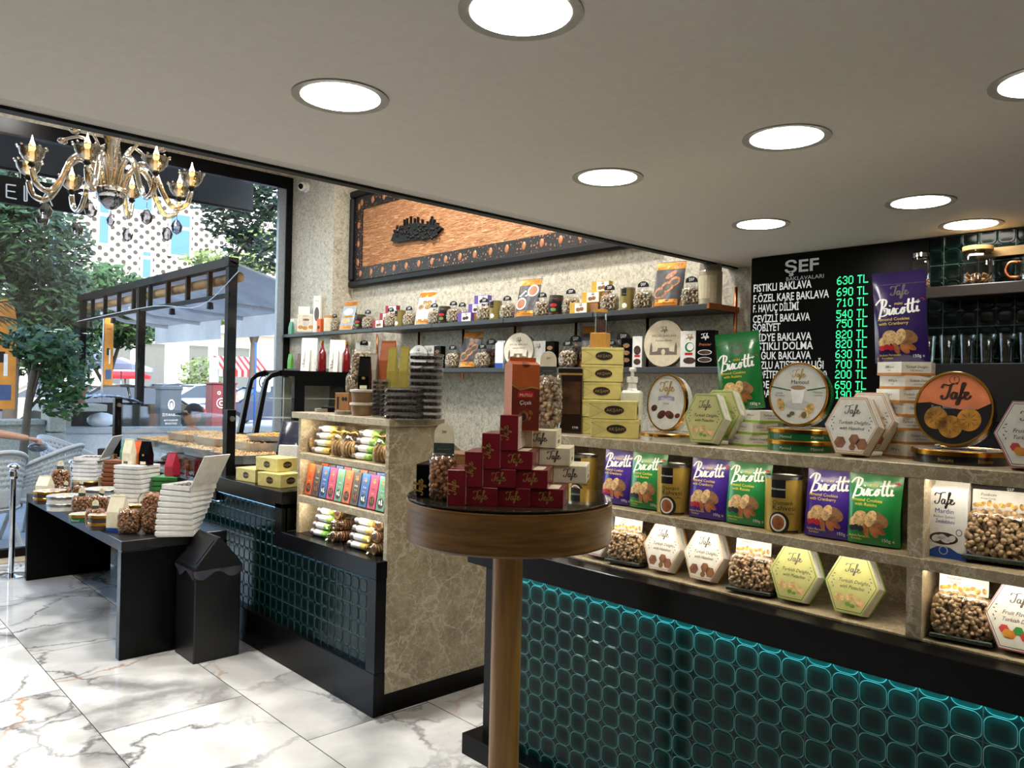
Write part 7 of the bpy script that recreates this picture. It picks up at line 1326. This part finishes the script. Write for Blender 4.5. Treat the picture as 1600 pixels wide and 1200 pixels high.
def skin(name, verts, edges, radii, mat, parent, sub=2, root=0):
    me = bpy.data.meshes.new(name); me.from_pydata(verts, edges, []); o = bpy.data.objects.new(name, me); COL.objects.link(o); me.materials.append(mat)
    if parent is not None: o.parent = parent; KIDS.setdefault(parent.name, []).append(o)
    s = o.modifiers.new('skin', 'SKIN'); s.use_smooth_shade = True
    for i, r in enumerate(radii): d = me.skin_vertices[0].data[i]; d.radius = r if isinstance(r, tuple) else (r, r); d.use_root = (i == root)
    u = o.modifiers.new('sub', 'SUBSURF'); u.levels = sub; u.render_levels = sub; return o
def head(parent, loc, facing, mat, s=1.0, cap=None):
    """ovoid head with brow, nose, lips, chin and ears; facing is the yaw the face looks to (local -X at 0)"""
    T = Matrix.Translation(loc) @ Matrix.Rotation(facing, 4, 'Z') @ Matrix.Scale(s, 4); m = MB()
    def f(a, b):
        th = a*2*math.pi; ph = -math.pi/2+b*math.pi; x, y, z = math.cos(ph)*math.cos(th), math.cos(ph)*math.sin(th), math.sin(ph)
        k_ = 1-.22*max(0, -z)**1.2*(1 if x > -.2 else .6); X = x*.098*(1.02 if x > 0 else .96); Y = y*.076*k_; Z = z*.122
        fr = max(0, -x)
        X -= fr**6*(.022*math.exp(-((z+.12)/.13)**2)*math.exp(-(y/.16)**2)+.006*math.exp(-((z+.45)/.07)**2)*math.exp(-(y/.3)**2)+.008*math.exp(-((z-.28)/.1)**2)+.012*math.exp(-((z+.8)/.15)**2))
        X += fr**6*.010*(math.exp(-((z-.08)/.1)**2)*(math.exp(-((y-.38)/.14)**2)+math.exp(-((y+.38)/.14)**2))); return (X, Y, Z)
    m.surf(f, 40, 30, True, T, True); 
    for sg_ in (-1, 1): m.ell((.01, sg_*.076, -.01), (.018, .01, .032), T, 10, 8)
    return m
# man in a black shirt at the left edge
pr = tag(empty('person', (1.22, 9.1, -.02)), 'person in black at the left edge reaching a bare forearm over a rattan chair', 'person'); hz = P(45, 685, y=8.85); L_ = pr.location
hand = Vector(hz)-L_; sh_ = Vector((.16, -.02, 1.40)); el = Vector((.2, -.12, 1.08))
V = [(0, 0, .95), (0, 0, 1.15), (0, 0, 1.38), (0, 0, 1.5), (0, -.02, 1.56), tuple(sh_), tuple(el), tuple(el.lerp(hand, .5)), tuple(el.lerp(hand, 1.02)), (-.16, .02, 1.40), (-.24, .05, 1.1), (-.2, -.05, .86), (.09, 0, .9), (.1, -.03, .5), (.1, .02, .1), (-.09, 0, .9), (-.1, -.03, .5), (-.1, .02, .1), (-.01, -.03, 1.66)]
Eg = [(0, 1), (1, 2), (2, 3), (3, 4), (2, 5), (5, 6), (6, 7), (7, 8), (2, 9), (9, 10), (10, 11), (0, 12), (12, 13), (13, 14), (0, 15), (15, 16), (16, 17), (4, 18)]
Rr = [(.16, .11), (.15, .1), (.16, .1), .06, .055, .07, .047, .042, .03, .07, .045, .032, .09, .06, .045, .09, .06, .045, .06]
body = skin('body', V, Eg, Rr, SKIN, pr)
skin('shirt', [(0, 0, .9), (0, 0, 1.15), (0, 0, 1.38), (0, 0, 1.48), tuple(sh_), tuple(sh_.lerp(el, .62)), (-.16, .02, 1.40), (-.21, .04, 1.2)], [(0, 1), (1, 2), (2, 3), (2, 4), (4, 5), (2, 6), (6, 7)], [(.18, .13), (.17, .12), (.18, .12), .075, .088, .07, .088, .07], SHIRT, pr)
skin('trousers', [(0, 0, .93), (.09, 0, .86), (.1, -.03, .5), (.1, .02, .07), (-.09, 0, .86), (-.1, -.03, .5), (-.1, .02, .07)], [(0, 1), (1, 2), (2, 3), (0, 4), (4, 5), (5, 6)], [(.17, .13), .105, .078, .07, .105, .078, .07], M('dark_trousers', (34, 36, 42), .8), pr)
m = head(pr, (-.01, -.04, 1.70), R(90), SKIN); m.build('head', SKIN, pr); MB().surf(lambda a, b: tuple(Vector((-.01, -.02, 1.72))+Vector((.088*math.cos(a*6.283)*math.cos(b*1.57), .105*math.sin(a*6.283)*math.cos(b*1.57), .112*math.sin(b*1.57)))), 24, 8, True, None, True).build('hair', HAIR, pr)
d_ = (hand-el).normalized(); up_ = Vector((0, 0, 1)); sd = d_.cross(up_).normalized(); nn_ = sd.cross(d_)
def hv(a, b, c): return tuple(hand+d_*a+sd*b+nn_*c)
skin('hand', [hv(-.01, 0, 0), hv(.03, 0, 0), hv(.075, .0, .0), hv(.07, -.028, 0), hv(.07, .026, 0)], [(0, 1), (1, 2), (1, 3), (1, 4)], [(.03, .022), (.042, .018), (.02, .014), (.017, .013), (.017, .013)], SKIN, pr)
for i, (b, l) in enumerate(((-.03, .06), (-.011, .072), (.009, .068), (.028, .052))): skin('finger', [hv(.06, b, 0), hv(.06+l*.45, b, .004), hv(.06+l*.75, b*1.05, -.018), hv(.06+l*.85, b*1.05, -.04)], [(0, 1), (1, 2), (2, 3)], [.0095, .009, .0085, .0075], SKIN, pr)
skin('thumb', [hv(.015, -.028, -.006), hv(.045, -.05, -.02), hv(.07, -.048, -.035)], [(0, 1), (1, 2)], [.012, .0105, .009], SKIN, pr)
for sx_ in (-.1, .1):
    m = MB().surf(lambda a, b: (sx_+.047*math.cos(a*6.283)*(1-.25*abs(b-.55)), .09-.27*b, .045+(.042-.02*b)*math.sin(a*6.283)), 16, 8, True, None, True); m.cbox(sx_-.045, sx_+.045, -.18, .1, .0, .028, .008); m.build('shoe', M('black_trainer', (26, 26, 28), .6), pr)
c = P(55, 690, y=8.8); tag(MB().ell((0, 0, 0), (.09, .06, .05), None, 14, 9).build('crumpled_bag', M('grey_film', (92, 94, 100), .2, bump=.8, scale=30, coat=.4)), 'crumpled grey bag under the hand on the rattan chair back', 'bag').location = (c.x+.05, 8.92, c.z-.065)
# seated man in a cap beyond the trays
Yp = 9.3; c = P(303, 648, y=Yp); pr2 = tag(empty('person', (c.x, Yp, -.02)), 'seated person in black cap and olive jacket outside behind the baklava trays', 'person'); hz2 = c.z+.02
V = [(0, 0, hz2-.62), (0.0, 0, hz2-.4), (.02, 0, hz2-.22), (0, 0, hz2-.12), (.0, -.19, hz2-.24), (-.08, -.24, hz2-.5), (-.3, -.2, hz2-.55), (0, .19, hz2-.24), (-.08, .24, hz2-.5), (-.3, .2, hz2-.55), (-.2, -.1, hz2-.64), (-.45, -.12, hz2-.66), (-.45, -.12, .1), (-.2, .1, hz2-.64), (-.45, .12, hz2-.66), (-.45, .12, .1)]
Eg = [(0, 1), (1, 2), (2, 3), (2, 4), (4, 5), (5, 6), (2, 7), (7, 8), (8, 9), (0, 10), (10, 11), (11, 12), (0, 13), (13, 14), (14, 15)]
skin('body', V, Eg, [(.13, .17), (.12, .17), (.11, .16), .055, .08, .055, .035, .08, .055, .035, .09, .075, .05, .09, .075, .05], SKIN2, pr2); skin('jacket', [V[i] for i in (0, 1, 2, 4, 5, 6, 7, 8, 9)], [(0, 1), (1, 2), (2, 3), (3, 4), (4, 5), (2, 6), (6, 7), (7, 8)], [(.15, .19), (.14, .19), (.13, .17), .095, .07, .05, .095, .07, .05], OLIVE, pr2); skin('trousers', [V[i] for i in (0, 10, 11, 12, 13, 14, 15)], [(0, 1), (1, 2), (2, 3), (0, 4), (4, 5), (5, 6)], [(.15, .19), .105, .09, .065, .105, .09, .065], SHIRT, pr2)
hd = Vector((-.02, 0, hz2)); head(pr2, hd, R(8), SKIN2, 1.05).build('head', SKIN2, pr2)
cp_ = MB().surf(lambda a, b: tuple(hd+Vector((.015+.112*math.cos(a*6.283)*math.cos(b*1.5), .09*math.sin(a*6.283)*math.cos(b*1.5), .02+.115*math.sin(b*1.57)))), 28, 9, True, None, True); cp_.surf(lambda a, b: tuple(hd+Vector((-.08-.1*b, (a-.5)*.14*(1-.25*b*b), .035-.015*b-.02*(abs(a-.5)*2)**2))), 10, 5); o = cp_.build('cap', SHIRT, pr2); md_ = o.modifiers.new('thick', 'SOLIDIFY'); md_.thickness = .004
m = MB(); m.tube([tuple(hd+Vector((-.1, y_, .012))) for y_ in (-.075, -.02, .02, .075)], .003, 5); m.tube([tuple(hd+Vector((-.09, -.078, .012))), tuple(hd+Vector((.02, -.085, .012)))], .003, 5); m.build('glasses', BLACKM, pr2)
sl = tag(empty('terrace_stool', (c.x, Yp, -.02)), 'dark stool under the person in the cap on the terrace', 'stool'); MB().lathe([(0, hz2-.85), (.2, hz2-.85), (.2, hz2-.79), (0, hz2-.79)], 20).build('seat', BLACKM, sl); [MB().tube([(x, y_, hz2-.84), (x*1.2, y_*1.2, 0)], .015, 6).build('leg', BLACKM, sl) for x in (-.13, .13) for y_ in (-.13, .13)]
